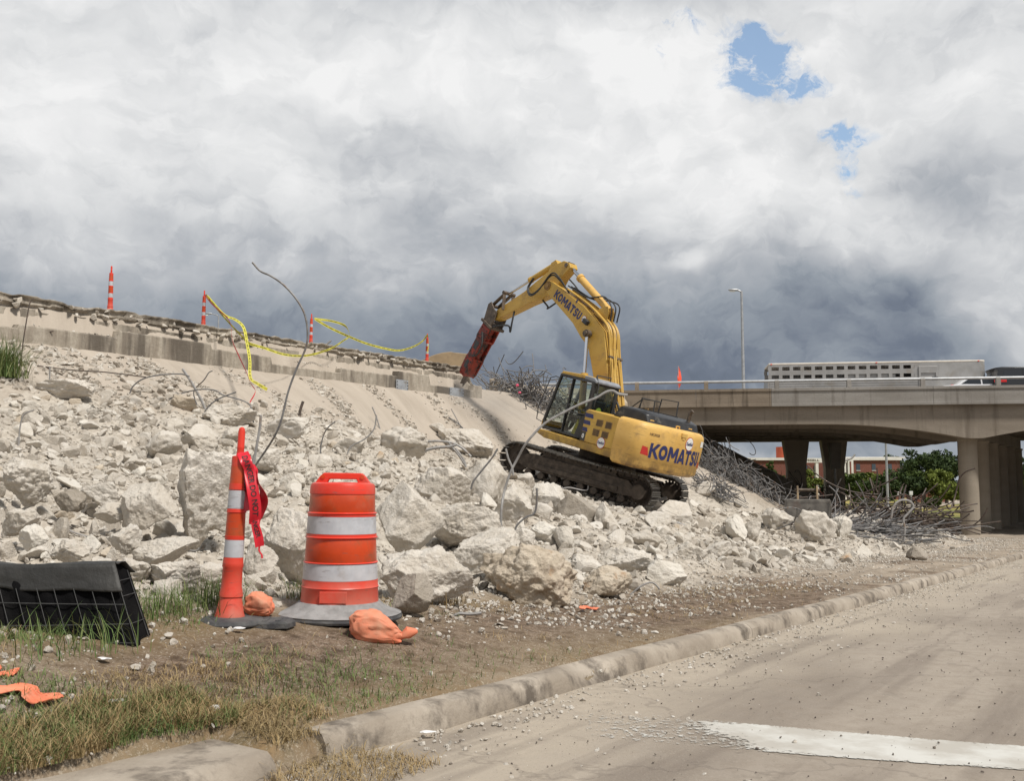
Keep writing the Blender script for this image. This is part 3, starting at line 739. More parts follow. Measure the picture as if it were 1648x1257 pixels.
# fist to football sized
u, v, P = pts_uv(rs, 17000, lambda r: 1+41*r, lambda r: -19+14*r, dens_r)
sz = .035+.14*rs.rand(len(P))**3.0; P[:, 2] += sz*.25
scatter('loose_rubble', P, sz, lib3, M_RUB, 1, 'loose fist-sized rubble covering the heap', 'rubble')
u, v, P = pts_uv(rs, 105000, lambda r: 1+41*r**1.15, lambda r: -19+14*r, dens_r)
sz = .010+.035*rs.rand(len(P))**2.2; P[:, 2] += sz*.2
scatter('rubble_gravel', P, sz, lib1, M_RUB, 2, 'fine crushed concrete between the boulders', 'gravel')
# crumbs on verge and along the kerb
def dens_v(u, v):
    x, y = xy_of(u, v); nz = fbm(x*1.1, y*1.1, 0, 44, 3)
    return np.clip(.12+.8*sst(-4.2, -5.6, v)*sst(5, 8, u)+nz*.9, .02, 1)
u, v, P = pts_uv(rs, 38000, lambda r: 1.5+44*r**1.2, lambda r: -6.2+2.7*r, dens_v)
sz = .006+.034*rs.rand(len(P))**3.5; P[:, 2] += sz*.3
scatter('verge_stones', P, sz, lib2, M_RUB, 3, 'pale stone crumbs scattered over the dirt verge', 'gravel')
def dens_k(u, v): return np.exp(-(v-KERB)/.35)
u = 1+38*rs.rand(5200)**1.2; v = KERB+.02+rs.exponential(.28, 5200); x, y = xy_of(u, v); k = (y > 3) & (np.abs(x) < y*.6); u, v, x, y = u[k], v[k], x[k], y[k]
P = np.stack([x, y, zroad(u)+.006], 1); sz = .004+.022*rs.rand(len(P))**3.2
scatter('kerb_grit', P, sz, lib1, M_RUB, 4, 'pale grit lying along the foot of the kerb', 'gravel')
M_DARKST = material('dark_gravel', (.10, .082, .07), .9, col2=(.20, .17, .14), scale=30)
u = .5+26*rs.rand(9000)**1.2; v = KERB+.2+9*rs.rand(9000); x, y = xy_of(u, v); k = (y > 3) & (np.abs(x) < y*.6); u, v, x, y = u[k], v[k], x[k], y[k]
P = np.stack([x, y, zroad(u)+.010], 1); sz = .0025+.010*rs.rand(len(P))**3
scatter('road_grit', P, sz, lib1, M_DARKST, 5, 'dark loose chips strewn over the road', 'gravel')
# flat broken flakes along the slab joints of the paved slope
def flakes():
    rs = np.random.RandomState(12); P = []; S = []
    for u0, k in ((12.8, 1.2), (15.2, 1.6), (17.6, .8), (20.3, 1.5), (23.0, 1.5), (25.6, 1.0), (28.0, .8)):
        m = int(520*k); v = WALL_V+.2+3.6*rs.rand(m)**.9; u = u0+rs.normal(0, .22, m)+(v-WALL_V)*.05+.9*fbm(v*.9, 0, 0, int(u0*10), 3)
        P.append(np.stack([*xy_of(u, v), height(u, v)], 1)); S.append(.02+.085*rs.rand(m)**2.6)
    m = 1500; u = 8+21*rs.rand(m); v = -18.6+1.6*rs.rand(m); P.append(np.stack([*xy_of(u, v), height(u, v)], 1)); S.append(.012+.06*rs.rand(m)**2)
    m = 700; u = 10+5*rs.rand(m)**.8; v = -20.4+2.6*rs.rand(m); P.append(np.stack([*xy_of(u, v), height(u, v)], 1)); S.append(.03+.14*rs.rand(m)**2)
    P = np.concatenate(P); S = np.concatenate(S); scatter('slab_flakes', P, S, lib2, M_RUB, 6, 'flat flakes of spalled concrete along the slope joints', 'rubble', flatk=.35)
flakes()
# ------------------------------------------------------------------ roadside things
M_OR = material('orange_plastic', (.70, .042, .020), .38, col2=(.62, .038, .018), scale=5, grime=(.50, .10, .05), gscale=4, glo=.58, ghi=.8, bump=.05, bscale=20)
M_ORD = material('dark_orange_sheeting', (.55, .055, .008), .35, col2=(.48, .048, .008), scale=8, grime=(.36, .07, .02), gscale=5)
M_WHR = material('white_sheeting', (.50, .51, .54), .4, col2=(.42, .43, .46), scale=9, grime=(.34, .33, .33), gscale=4, glo=.56)
M_RUBR = material('black_rubber', (.045, .045, .048), .8, col2=(.10, .098, .095), scale=7, bump=.4)
M_RUBG = material('dusty_rubber', (.30, .295, .29), .85, col2=(.20, .195, .19), scale=7, bump=.3)
def _scuff(mat, z0, z1, dust, amt):
    t = NT(mat.node_tree); b = t.n['Principled BSDF']; src = b.inputs['Base Color'].links[0].from_socket
    g = t.node('ShaderNodeTexCoord').outputs['Object']; s = t.node('ShaderNodeSeparateXYZ'); t.l.new(g, s.inputs[0])
    n = t.noise(g, 7.0, 6, .72); low = t.m('SUBTRACT', 1.0, t.m('MULTIPLY', t.m('SUBTRACT', s.outputs[2], z0), 1.0/(z1-z0), clamp=True))
    c = t.mix(t.m('MULTIPLY', t.m('MULTIPLY', low, t.ramp(n, [(.30, .25), (.62, 1.)])), amt), src, dust)
    sc = t.noise(t.mapping(g, (1.2, 1.2, 9)), 6.0, 5, .7); c = t.mix(t.ramp(sc, [(.60, 0.), (.68, .5)]), c, (.13, .10, .085))
    c = t.mix(t.ramp(t.noise(g, 2.6, 5, .6), [(.5, 0.), (.75, .30)]), c, dust)
    t.put(b.inputs['Base Color'], c)
for m_ in (M_OR, M_ORD, M_WHR): _scuff(m_, .0, .45, (.42, .30, .22), .38)
def delineator(label, top_tape=False):
    r = empty('delineator_post', label=label, cat='traffic post', group='orange and white delineator posts')
    body = [(.088, 0), (.09, .02), (.080, .05), (.064, .135), (.070, .142), (.068, .165), (.060, .20), (.058, .31), (.0625, .318), (.060, .34), (.0575, .37)]
    s = MB().lathe(body+[(.054, .373), (.053, .474), (.0575, .476), (.0585, .499), (.053, .501), (.050, .632), (.058, .638), (.055, .659), (.051, .661), (.048, .767), (.054, .774), (.052, .809), (.047, .811), (.045, .911),
      (.0475, .913), (.048, .955), (.046, .972), (.024, .978), (.022, .99), (.021, 1.02), (.0225, 1.024), (.021, 1.03), (.021, 1.12), (.016, 1.143), (.006, 1.15)], 40)
    s.build('body', M_OR, r, True)
    for z0, z1, r0, r1, m in ((.372, .476, .0575, .0565, M_WHR), (.50, .634, .0568, .054, M_ORD), (.66, .768, .0552, .0525, M_WHR), (.81, .912, .0505, .0485, M_ORD)):
        o = MB().lathe([(r0-.004, z0-.001), (r0, z0), (r1, z1), (r1-.004, z1+.001)], 40).build('band', m, r, True)
    b = MB(); ring = []
    for rr, z in ((.21, 0), (.215, .012), (.20, .032), (.10, .045), (.07, .046)):
        ring.append([(rr*(1.35 if False else 1)*math.cos(2*PI*(k+.5)/8)*1.05, rr*math.sin(2*PI*(k+.5)/8), z-.02) for k in range(8)])
    b.loft(ring).build('rubber_base', M_RUBR, r, False, .004)
    return r
near = delineator('slim orange and white traffic post nearest the road, with red tape tied to its right')
pb = hit(369, 999); Dn = pb[1]; near.location = at(369, 999, Dn); near.location.z += .0; near.rotation_euler = (0, math.radians(2.3), .3)
s_n = 307/FPX*Dn/1.15; near.scale = (s_n,)*3
# its base sits on a long low rubber mat
q = MB(); q.loft([[(-.62*k, -.20*k, z), (.60*k, -.19*k, z), (.66*k, .0, z), (.58*k, .19*k, z), (-.55*k, .2*k, z), (-.66*k, 0, z)] for k, z in ((1, -.03), (1.0, .02), (.96, .04))])
for i in range(9): q.box((-.5+.125*i, 0, .043), (.05, .30, .012))
mt = q.build('rubber_base_mat', M_RUBR, None, False, .006); c = at(366, 1002, Dn+.02); mt.location = (c[0], c[1], c[2]-.012); mt.rotation_euler = (0, .0, .10); mt.scale = (.70,)*3
tag(mt, 'long flat black rubber base under the slim traffic post', 'rubber base')

def drum():
    r = empty('traffic_drum', label='fat orange barrel with two white bands beside the slim traffic post', cat='traffic drum')
    R = lambda z: .291-(z-.08)*(.291-.243)/(.97-.08)
    prof = [(R(.08)-.01, .075), (R(.08), .085), (R(.19), .19), (R(.20)+.006, .198), (R(.21), .208), (R(.25), .251), (R(.25)-.012, .253), (R(.37)-.012, .374)]
    prof += [(R(.373), .375), (R(.38)+.006, .380), (R(.39), .386), (R(.39)-.012, .387), (R(.55)-.012, .554)]
    prof += [(R(.555), .555), (R(.56)+.008, .567), (R(.575), .575), (R(.592), .591), (R(.592)-.012, .593), (R(.72)-.012, .721)]
    prof += [(R(.72), .722), (R(.735), .738), (R(.74)+.008, .746), (R(.755), .754), (R(.755)-.012, .755), (R(.89)-.012, .889)]
    s = MB().lathe(prof+[(R(.89), .89), (R(.95), .945), (R(.965)-.008, .966), (R(.97)-.03, .975), (.02, .978)], 72)
    s.build('shell', M_OR, r, True)
    for z0, z1, m in ((.252, .375, M_WHR), (.386, .555, M_ORD), (.592, .722, M_WHR), (.754, .89, M_ORD)):
        ins = .004 if m is M_ORD else .001
        MB().lathe([(R(z0)-.006, z0-.002), (R(z0)-ins, z0+.002), (R(z1)-ins, z1-.002), (R(z1)-.006, z1+.002)], 72, cap=False).build('band', m, r, True)
    h = MB(); h.prism([(-.215, .965), (-.175, 1.02), (-.145, 1.048), (.145, 1.048), (.175, 1.02), (.215, .965), (.12, .965), (.105, 1.0), (-.105, 1.0), (-.12, .965)], 'y', -.028, .028)
    ho = h.build('handle', M_OR, r, False, .008)
    b = MB()
    for x in (-.15, .15): b.cyl((x, -.036, 1.018), (x, .036, 1.018), .016, 16)
    b.build('bolt', M_ORD, r, True)
    MB().box((0, -.2895, .14), (.20, .012, .085)).build('label_plate', M_OR, r, False, .004)
    MB().lathe([(.46, -.005), (.465, .004), (.40, .022), (.335, .058), (.305, .085), (.29, .088)], 72).build('rubber_ring', M_RUBG, r, True)
    MB().lathe([(.47, -.035), (.475, -.02), (.468, -.006)], 72).build('base_ring', M_RUBR, r, True)
    return r
dr = drum(); pd_ = hit(546, 992); Dd = pd_[1]; s_d = 220/FPX*Dd/1.048
dr.location = at(546, 990, Dd)+np.array([0, 0.0, .02*s_d]); dr.scale = (s_d,)*3; dr.rotation_euler = (0, math.radians(.8), 0)

# ribbons -----------------------------------------------------------
M_RED = material('red_tape', (.62, .015, .03), .35, col2=(.50, .010, .022), scale=10)
M_YEL = material('yellow_tape', (.64, .60, .07), .5, col2=(.52, .48, .07), scale=3)
M_INK = material('black_ink', (.02, .02, .02), .6)
def ribbon(name, pts, width, wvec, mat, parent=None, text=None, tsize=None, n=10, twist=0, spacing=1.0, thick=.0015):
    C = np.array(spline(pts, n)); m = len(C); wv = [np.array(w, float)/np.linalg.norm(w) for w in wvec]
    K = np.linspace(0, len(wv)-1, m); Wd = np.array([wv[int(min(k, len(wv)-1))]*(1-(k-int(k)))+wv[min(int(k)+1, len(wv)-1)]*(k-int(k)) for k in K])
    T = np.gradient(C, axis=0); T /= np.linalg.norm(T, axis=1, keepdims=True)
    Wd = Wd-(Wd*T).sum(1, keepdims=True)*T; Wd /= np.linalg.norm(Wd, axis=1, keepdims=True)+1e-9; Nn = np.cross(T, Wd)
    q = np.array([-.5, -.17, .17, .5]); cr = np.array([0, .06, -.05, 0])*width
    V = []; F = []
    for s_ in (1, -1):
        for i in range(m):
            for a, b in zip(q, cr): V.append(C[i]+Wd[i]*a*width+Nn[i]*(b+s_*thick/2))
    for s_ in range(2):
        o_ = s_*m*4
        for i in range(m-1):
            for k in range(3):
                f = (o_+i*4+k, o_+i*4+k+1, o_+(i+1)*4+k+1, o_+(i+1)*4+k); F.append(f if s_ else f[::-1])
    e = m*4
    for i in range(m-1):
        for k in (0, 3): F.append((i*4+k, (i+1)*4+k, e+(i+1)*4+k, e+i*4+k))
    o = mesh_from(name, V, F, mat, parent, True)
    if text:
        L = np.concatenate([[0], np.cumsum(np.linalg.norm(np.diff(C, axis=0), axis=1))]); Tt = L[-1]
        tv, tf = text_mesh(text, tsize, .02*tsize); tv = np.array(tv); wlen = tv[:, 0].max()-tv[:, 0].min(); pos = wlen*.6; VV = []; FF = []
        while pos+wlen*.5 < Tt:
            for s_ in (1, -1):
                b0 = len(VV)
                for x, y in tv:
                    d = pos+x*s_; i = np.searchsorted(L, d)-1; i = max(0, min(m-2, i)); f = (d-L[i])/max(1e-9, L[i+1]-L[i])
                    c = C[i]*(1-f)+C[i+1]*f; w = Wd[i]*(1-f)+Wd[i+1]*f; nn = Nn[i]*(1-f)+Nn[i+1]*f; yy = y/width
                    b = np.interp(yy, q, cr); VV.append(c+w*y+nn*(b+s_*(thick/2+.0015)))
                FF += [tuple(k+b0 for k in f_) for f_ in tf]
            pos += wlen*spacing+tsize
        if VV: mesh_from('lettering', VV, FF, M_INK, o)
    return o
# red danger tape hanging on the near post
rt = empty('danger_tape', at(392, 745, Dn-.06), label='crumpled red DANGER tape hanging from the slim traffic post', cat='tape')
o0 = at(392, 745, Dn-.06)
def rp(*L): return [at(px, py, Dn-.06+d)-o0 for px, py, d in L]
ribbon('tape_strand', rp((390, 728, .05), (396, 742, 0), (402, 760, 0), (407, 790, -.03), (411, 820, -.02), (409, 845, 0)), .080, [(1, .2, 0), (1, -.3, .1), (1, .3, 0), (1, -.2, 0)], M_RED, rt, 'DANGER DO NOT', .052, spacing=1.05)
ribbon('tape_strand', rp((402, 748, .03), (412, 770, .0), (424, 800, .02), (417, 826, .05), (407, 842, .04)), .07, [(1, .9, 0), (.3, -1, .2), (1, .3, 0), (1, 1, 0)], M_RED, rt)
ribbon('tape_strand', rp((400, 752, .05), (396, 780, .04), (394, 800, .05), (400, 822, .03)), .06, [(1, -.6, 0), (1, .3, .1), (1, -.3, 0)], M_RED, rt, 'DANGER', .04)
ribbon('tape_strand', rp((409, 822, .01), (411, 845, -.01), (416, 865, -.01), (418, 880, 0)), .062, [(1, .3, 0), (1, -.3, .2), (1, .2, .1), (.8, .5, .4)], M_RED, rt, 'DANGER', .042)
ribbon('tape_strand', rp((418, 878, 0), (417, 886, .0), (421, 893, 0), (422, 899, 0)), .012, [(1, 0, 0), (.6, 1, 0), (1, 0, .3)], M_RED, rt)

# sandbags --------------------------------------------------------
M_BAG = material('orange_bag_cloth', (.78, .24, .13), .7, col2=(.68, .18, .09), scale=4, grime=(.52, .27, .17), gscale=3, bump=.15, bscale=60, glo=.5)
def sandbag(px, py, w, h, label, seed, D=None, neck=None, squash=.8, back=0):
    D = (D or hit(px, py+.4*h)[1])+back; c = at(px, py, D); W = w/FPX*D/2; Hh = h/FPX*D/2
    r = empty('sandbag', c, label=label, cat='sandbag', group='orange sandbags holding down the barriers')
    V, F = ico(5); V = V.copy(); q = np.sign(V)*np.abs(V)**.72; V = q
    V = V+(V/np.linalg.norm(V, axis=1, keepdims=True))*(fbm(V[:, 0]*1.5+seed, V[:, 1]*1.5, V[:, 2]*1.5, seed, 2)*.30-.16*np.abs(fbm(V[:, 0]*1.6+V[:, 2]*1.5, V[:, 1]*4.5+seed, V[:, 2]*3.5, seed+3, 2)))[:, None]
    if neck:   # pinch towards the tied end on the right
        k = np.clip((V[:, 0]-.15)/.85, 0, 1)[:, None]; V[:, 1:] *= (1-.62*k); V[:, 2:3] -= .55*k
        V[:, 2:3] += np.clip(-V[:, 0:1]-.0, 0, 1)*.15
        fold = np.sin(np.arctan2(V[:, 2], V[:, 1])*9)*.10*k[:, 0]; V[:, 1] *= 1+fold; V[:, 2] *= 1+fold
    else:
        V[:, 0] *= 1-.35*np.clip(V[:, 2], 0, 1)**1.2
    V = V*np.array([W, max(W, Hh)*squash, Hh])*(.9 if not neck else .95)
    mesh_from('bag', V, F, M_BAG, r, True)
    if neck:
        s = MB(); pts = [(W*.60, -.01, -Hh*.55), (W*.78, -.02, -Hh*.42), (W*.90, -.01, -Hh*.5), (W*1.12, 0, -Hh*.30), (W*1.42, 0, -Hh*.20)]
        s.tube(pts, [W*.20, W*.09, W*.085, W*.20, W*.10], 14); o = s.build('tied_end', M_BAG, r, True)
        me = o.data
        for v in me.vertices:
            n_ = float(fbm(np.array([v.co.x*30]), np.array([v.co.y*30]), np.array([v.co.z*30]), 3, 2)[0]); v.co += v.normal*n_*W*.10
        MB().tube([(W*.84+.0, .02+W*.1*math.cos(a), -Hh*.46+W*.1*math.sin(a)) for a in np.linspace(0, 6.28, 14)], .004, 6).build('tie', M_INK, r)
    return r
sandbag(605, 1010, 92, 56, 'plump salmon sandbag with a tied end lying in front of the drum', 3, neck=True, squash=.55)
sandbag(416, 972, 52, 42, 'orange sandbag sitting on the rubber base between post and drum', 5)
def rag(name, px, py, w, h, label, seed):
    c = hit(px, py); D = c[1]; W = w/FPX*D/2; L = h/FPX*D/2/.16
    n1, n2 = 46, 26; V = []
    rs_ = np.random.RandomState(seed)
    for i in range(n1+1):
        for j in range(n2+1):
            a = (i/n1*2-1); b = (j/n2*2-1); e = 1-.3*abs(math.sin(a*5+seed))*abs(b)
            x = c[0]+a*W*(1-.25*abs(b)); y = c[1]+b*L*e+.06*math.sin(a*4+seed)
            z = H(x, y)+.018+.016*(float(fbm(np.array([x*9]), np.array([y*9]), np.array([seed]), 7, 3)[0])+.5)+.012*abs(math.sin(b*7+a*3+seed)); V.append((x, y, z))
    F = [(i*(n2+1)+j, (i+1)*(n2+1)+j, (i+1)*(n2+1)+j+1, i*(n2+1)+j+1) for i in range(n1) for j in range(n2)]
    o = mesh_from(name, V, F, M_BAG, None, True); sm = o.modifiers.new('solid', 'SOLIDIFY'); sm.thickness = .004
    return tag(o, label, 'torn cloth', 'torn orange sandbag cloth in the grass')
rag('torn_sandbag', 948, 984, 34, 7, 'faded orange scrap on the dirt right of the rust-stained boulder', 9)
rag('torn_sandbag', 34, 1124, 140, 9, 'larger torn orange sandbag lying flat in the grass below the black barrier', 2)
rag('torn_sandbag', -2, 1094, 44, 7, 'small torn orange scrap in the grass just below the black barrier', 5)

# black fabric inlet barrier on wire mesh -------------------------------
def fabric_barrier():
    M_FAB = material('black_geotextile', (.005, .005, .0055), .95, spec=.08, col2=(.010, .0095, .0095), scale=3, bump=.5, bscale=50)
    M_FABT = material('lit_geotextile', (.022, .0215, .020), .6, col2=(.05, .048, .044), scale=2.2, bump=.5, bscale=12)  # paler copy of the fabric: the top sheet's lit look is put into the colour
    M_WIRE = material('galvanised_wire', (.07, .07, .07), .7, .2, col2=(.04, .04, .04), scale=20)
    M_WIREV = material('dull_wire', (.045, .045, .045), .6, .3)
    cr = hit(214, 1040); D0 = cr[1]
    base_r = np.array([*at(216, 1042, D0)[:2]]); top_r = at(176, 909, D0+.12)
    zt = top_r[2]; zb = at(226, 1048, D0)[2]
    dirx = np.array([-1, -.02]); r = empty('fabric_barrier', (cr[0], cr[1], zb), label='low black fabric barrier on wire mesh standing in the grass at far left', cat='silt barrier')
    o = np.array([cr[0], cr[1], zb])
    def pt(s, q, h):   # s along to the left, q depth, h height 0..1
        hh = zt-zb; inset = (top_r[0]-base_r[0])
        x = base_r[0]-s+inset*h; y = base_r[1]+q; return np.array([x, y, zb+hh*h])
    n, k = 80, 24; V = []; Ltot = 2.4; dep = .26
    prof = [(0-.0, -.12), (.02, .25), (.05, .55), (.10, .86), (.13, .92)]
    for i in range(n+1):
        s = i/n*Ltot
        for j in range(k+1):
            h = -.12+(.98+.12)*j/k
            p = pt(s, .02+.12*h+.010*math.sin(s*40)+.03*float(fbm(np.array([s*3]), np.array([h*2]), np.array([0.]), 4, 3)[0]), h); V.append(p-o)
    F = [(i*(k+1)+j, (i+1)*(k+1)+j, (i+1)*(k+1)+j+1, i*(k+1)+j+1) for i in range(n) for j in range(k)]
    mesh_from('fabric_wall', V, F, M_FAB, r, True).modifiers.new('s', 'SOLIDIFY').thickness = .004
    V = []
    for i in range(31):      # right end wall
        q = i/30*dep
        for j in range(k+1):
            h = -.12+1.10*j/k; p = pt(0.0, .02+.12*h+q*(1-.18*h), h); p[0] += .012*math.sin(q*30); V.append(p-o)
    F = [(i*(k+1)+j, (i+1)*(k+1)+j, (i+1)*(k+1)+j+1, i*(k+1)+j+1) for i in range(30) for j in range(k)]
    mesh_from('fabric_wall', V, F, M_FAB, r, True).modifiers.new('s', 'SOLIDIFY').thickness = .004
    V = []; nn = 90; kk = 30   # top sheet folded over the front
    for i in range(nn+1):
        s = -.035+i/nn*(Ltot+.0)
        for j in range(kk+1):
            t_ = j/kk
            if t_ < .32: h = .70+.28*(t_/.32)+.012*math.sin(s*9); q = .085+.035*(t_/.32)
            else: h = 1.0+.02*math.sin(s*5+t_*3)-.12*max(0, (t_-.75)/.25)**2; q = .12+(t_-.32)/.68*.26
            w = .075*float(fbm(np.array([s*2.6+t_*2]), np.array([t_*2.2-s]), np.array([1.]), 9, 4)[0])
            p = pt(s, q+w*.4, h+w*.9); V.append(p-o)
    F = [(i*(kk+1)+j, (i+1)*(kk+1)+j, (i+1)*(kk+1)+j+1, i*(kk+1)+j+1) for i in range(nn) for j in range(kk)]
    mesh_from('top_sheet', V, F, M_FABT, r, True).modifiers.new('s', 'SOLIDIFY').thickness = .006
    wz = MB()
    for h in (.08, .30, .55):
        wz.tube([tuple(pt(s, .0+.12*h-.012, h+.018*math.sin(s*2.1+h*9))-o) for s in np.linspace(-.02, Ltot, 34)], .0032, 5)
    wv_ = MB()
    for i in range(22):
        s = .03+i*.112; wv_.tube([tuple(pt(s+.01*math.sin(i*3), .12*h-.012, h)-o) for h in (-.05, .2, .45, .72)], .0022, 5)
    for q in (.0, .22): wz.tube([tuple(pt(-.015, .02+.12*h+q*(1-.18*h), h)-o) for h in (-.05, .4, .9)], .003, 5)
    for h in (.3, .62, .8): wz.tube([tuple(pt(-.015, .02+.12*h+q*(1-.18*h), h)-o) for q in (0, .12, .26)], .003, 5)
    wz.build('wire_mesh', M_WIRE, r, True); wv_.build('wire_upright', M_WIREV, r, True)
fabric_barrier()

# ------------------------------------------------------------------ grass
def blades(name, P, Ln, lean, wd, mat, seed, label, cat, kind='stuff', parent=None):
    rs = np.random.RandomState(seed); n = len(P); a = rs.uniform(0, 6.283, n); dx, dy = np.cos(a), np.sin(a); b = a+PI/2+rs.normal(0, .4, n)
    wx, wy = np.cos(b)*wd, np.sin(b)*wd; V = np.zeros((n, 7, 3)); hs = [0, .4, .75, 1.0]
    for k, t in enumerate(hs):
        off = Ln*lean*t**1.9; zz = Ln*t*np.sqrt(np.clip(1-(lean*.85)**2*t, .03, 1)); c = P+np.stack([dx*off, dy*off, zz], 1)
        if k == 3: V[:, 6] = c
        else:
            w = (1, .8, .5)[k]; V[:, 2*k] = c-np.stack([wx, wy, 0*wx], 1)*w; V[:, 2*k+1] = c+np.stack([wx, wy, 0*wx], 1)*w
    i = np.arange(n)[:, None]*7
    loops = np.concatenate([i+np.array([0, 1, 3, 2]), i+np.array([2, 3, 5, 4]), i+np.array([4, 5, 6])], 1).ravel()
    ls = (np.arange(n)[:, None]*11+np.array([0, 4, 8])).ravel()
    o = mesh_from(name, V.reshape(-1, 3), None, mat, parent, True, loops=(loops, ls)); 
    if label: tag(o, label, cat, kind=kind)
    return o
def grass_mat(name, a, b_, c_):
    m = bpy.data.materials.new(name); m.use_nodes = True; t = NT(m.node_tree); b = t.n['Principled BSDF']
    g = t.node('ShaderNodeNewGeometry'); n = t.noise(g.outputs['Position'], 3.0, 4, .6); r = g.outputs['Random Per Island']
    c = t.mix(t.ramp(n, [(.4, 0.), (.6, 1.)]), a, b_); c = t.mix(t.m('POWER', r, 2.0), c, c_)
    t.put(b.inputs['Base Color'], c); b.inputs['Roughness'].default_value = .7; b.inputs['Specular IOR Level'].default_value = .25
    b.inputs['Subsurface Weight'].default_value = 0.0
    return m
M_GR = grass_mat('green_grass', (.065, .115, .030), (.10, .155, .045), (.20, .21, .08))
M_ST = grass_mat('dry_grass', (.28, .19, .085), (.17, .125, .055), (.42, .32, .17))
def gdens(u, v, seed, green):
    x, y = xy_of(u, v); nz = fbm(x*1.3, y*1.3, 0, seed, 3); k = (1-sst(5.2, 8.5, u)*.86)*(1-.85*sst(KERB-.75, KERB-.45, v+nz*.5)*sst(3.4, 3.9, u))
    if green:
        return np.clip(.34+nz*2.4+.75*np.exp(-((v+4.05)/.30)**2)+.75*(1-sst(2.4, 3.6, u))+.5*sst(-4.6, -5.4, v)*(1-sst(3.5, 5.5, u)), 0, 1)*(1-sst(3.6, 5.4, u)*.90)
    return np.clip(.34+nz*3.2, .015, 1)*k*(1-sst(-5.6, -6.3, v))
rs = np.random.RandomState(21)
u, v, P = pts_uv(rs, 42000, lambda r: .8+6.0*r**1.0, lambda r: -6.4+2.75*r, lambda u, v: gdens(u, v, 61, True))
dp = (v > KERB-.42) & (u < 3.4) & (rs.rand(len(u)) > .06); u, v, P = u[~dp], v[~dp], P[~dp]
blades('green_grass', P, rs.uniform(.02, .085, len(P))*(.6+.8*rs.rand(len(P))), rs.uniform(.5, 1.15, len(P)), .0022, M_GR, 1, 'short green grass on the roadside verge', 'grass')
u, v, P = pts_uv(rs, 120000, lambda r: .8+15*r**1.7, lambda r: -6.2+2.75*r, lambda u, v: gdens(u, v, 62, False))
dp = (v > KERB-.42) & (u < 3.4) & (rs.rand(len(u)) > .05); u, v, P = u[~dp], v[~dp], P[~dp]
blades('dry_grass', P, rs.uniform(.025, .12, len(P)), rs.uniform(1.04, 1.17, len(P)), .0017, M_ST, 2, 'matted straw-coloured dry grass on the verge', 'grass')
for nm, ml, sd, N_ in (('green_grass', M_GR, 31, 5200), ('dry_grass', M_ST, 32, 9000)):
    u = .9+2.6*rs.rand(N_); v = KERB-.40-.45*rs.rand(N_)**1.4+.10*fbm(u*3, 0, 0, sd, 3); x, y = xy_of(u, v); P = np.stack([x, y, height(u, v)], 1)
    blades(nm, P, rs.uniform(.04, .13, N_), rs.uniform(.5, 1.12, N_), .002, ml, sd, 'grass overhanging the back of the low kerb slab', 'grass')
# debris in the gap of the kerb
u = 3.2+.75*rs.rand(2600); v = KERB-.5+1.0*rs.rand(2600)**1.3; x, y = xy_of(u, v); P = np.stack([x, y, np.maximum(zroad(u)+.01, height(u, v))], 1)
blades('dry_stalks', P, rs.uniform(.04, .12, len(P)), rs.uniform(1.0, 1.15, len(P)), .0018, M_ST, 3, 'dry stalks washed into the gap of the kerb', 'grass')
def tuft(px, py, D, n, Lm, label, seed, spread=.10, mat=None):
    c = at(px, py, D); c[2] = H(c[0], c[1])+.02; rs_ = np.random.RandomState(seed)
    P = np.stack([rs_.normal(0, spread, n), rs_.normal(0, spread, n), np.zeros(n)-.02], 1)
    o = blades('grass_clump', P, Lm*rs_.uniform(.5, 1.05, n), rs_.uniform(.15, .95, n), .006 if Lm > .4 else .003, mat or M_GR, seed, None, None)
    o.location = c; tag(o, label, 'grass clump'); return o
pt_ = hit(12, 612); tuft(8, 612, pt_[1], 420, .95, 'tall green grass clump at the left edge above the rubble', 5, .16)
tuft(345, 1000, Dn+.35, 240, .26, 'grass clump behind the base of the slim traffic post', 6, .12)
tuft(150, 1040, hit(150, 1052)[1], 60, .30, 'grass clump growing up against the black fabric barrier', 7, .14)
tuft(60, 1050, hit(60, 1058)[1], 55, .28, 'grass clump in front of the left part of the black barrier', 8, .16)
tuft(495, 985, Dd+.45, 140, .20, 'grass clump behind the left side of the drum base', 9, .12)
tuft(265, 985, hit(265, 990)[1], 240, .24, 'grass clump between the black barrier and the slim post', 10, .16)
tuft(705, 965, hit(720, 975)[1], 200, .17, 'dry tuft at the foot of the broad boulder right of the drum', 11, .11, M_ST)
# bits of paper litter
M_PAPER = material('white_litter', (.72, .71, .70), .7)
for k, (px, py, lab) in enumerate(((167, 1069, 'small white scrap in the grass below the black barrier'), (187, 1138, 'small white scrap low in the grass near the orange cloth'), (384, 1019, 'white crumpled scrap on the straw below the slim post'), (345, 1151, 'white scrap in the green grass above the low kerb'), (688, 1188, 'flat pale scrap on the road against the kerb'))):
    p = hit(px, py) if k < 4 else hit_plane_road(px, py); V, F = rock_verts(300+k, 3, 8, .15)
    o = mesh_from('paper_scrap', V*np.array([.045, .035, .008+.01*(k == 3)]), F, M_PAPER); o.location = p+np.array([0, 0, .03]); tag(o, lab, 'litter', 'scraps of litter by the road')
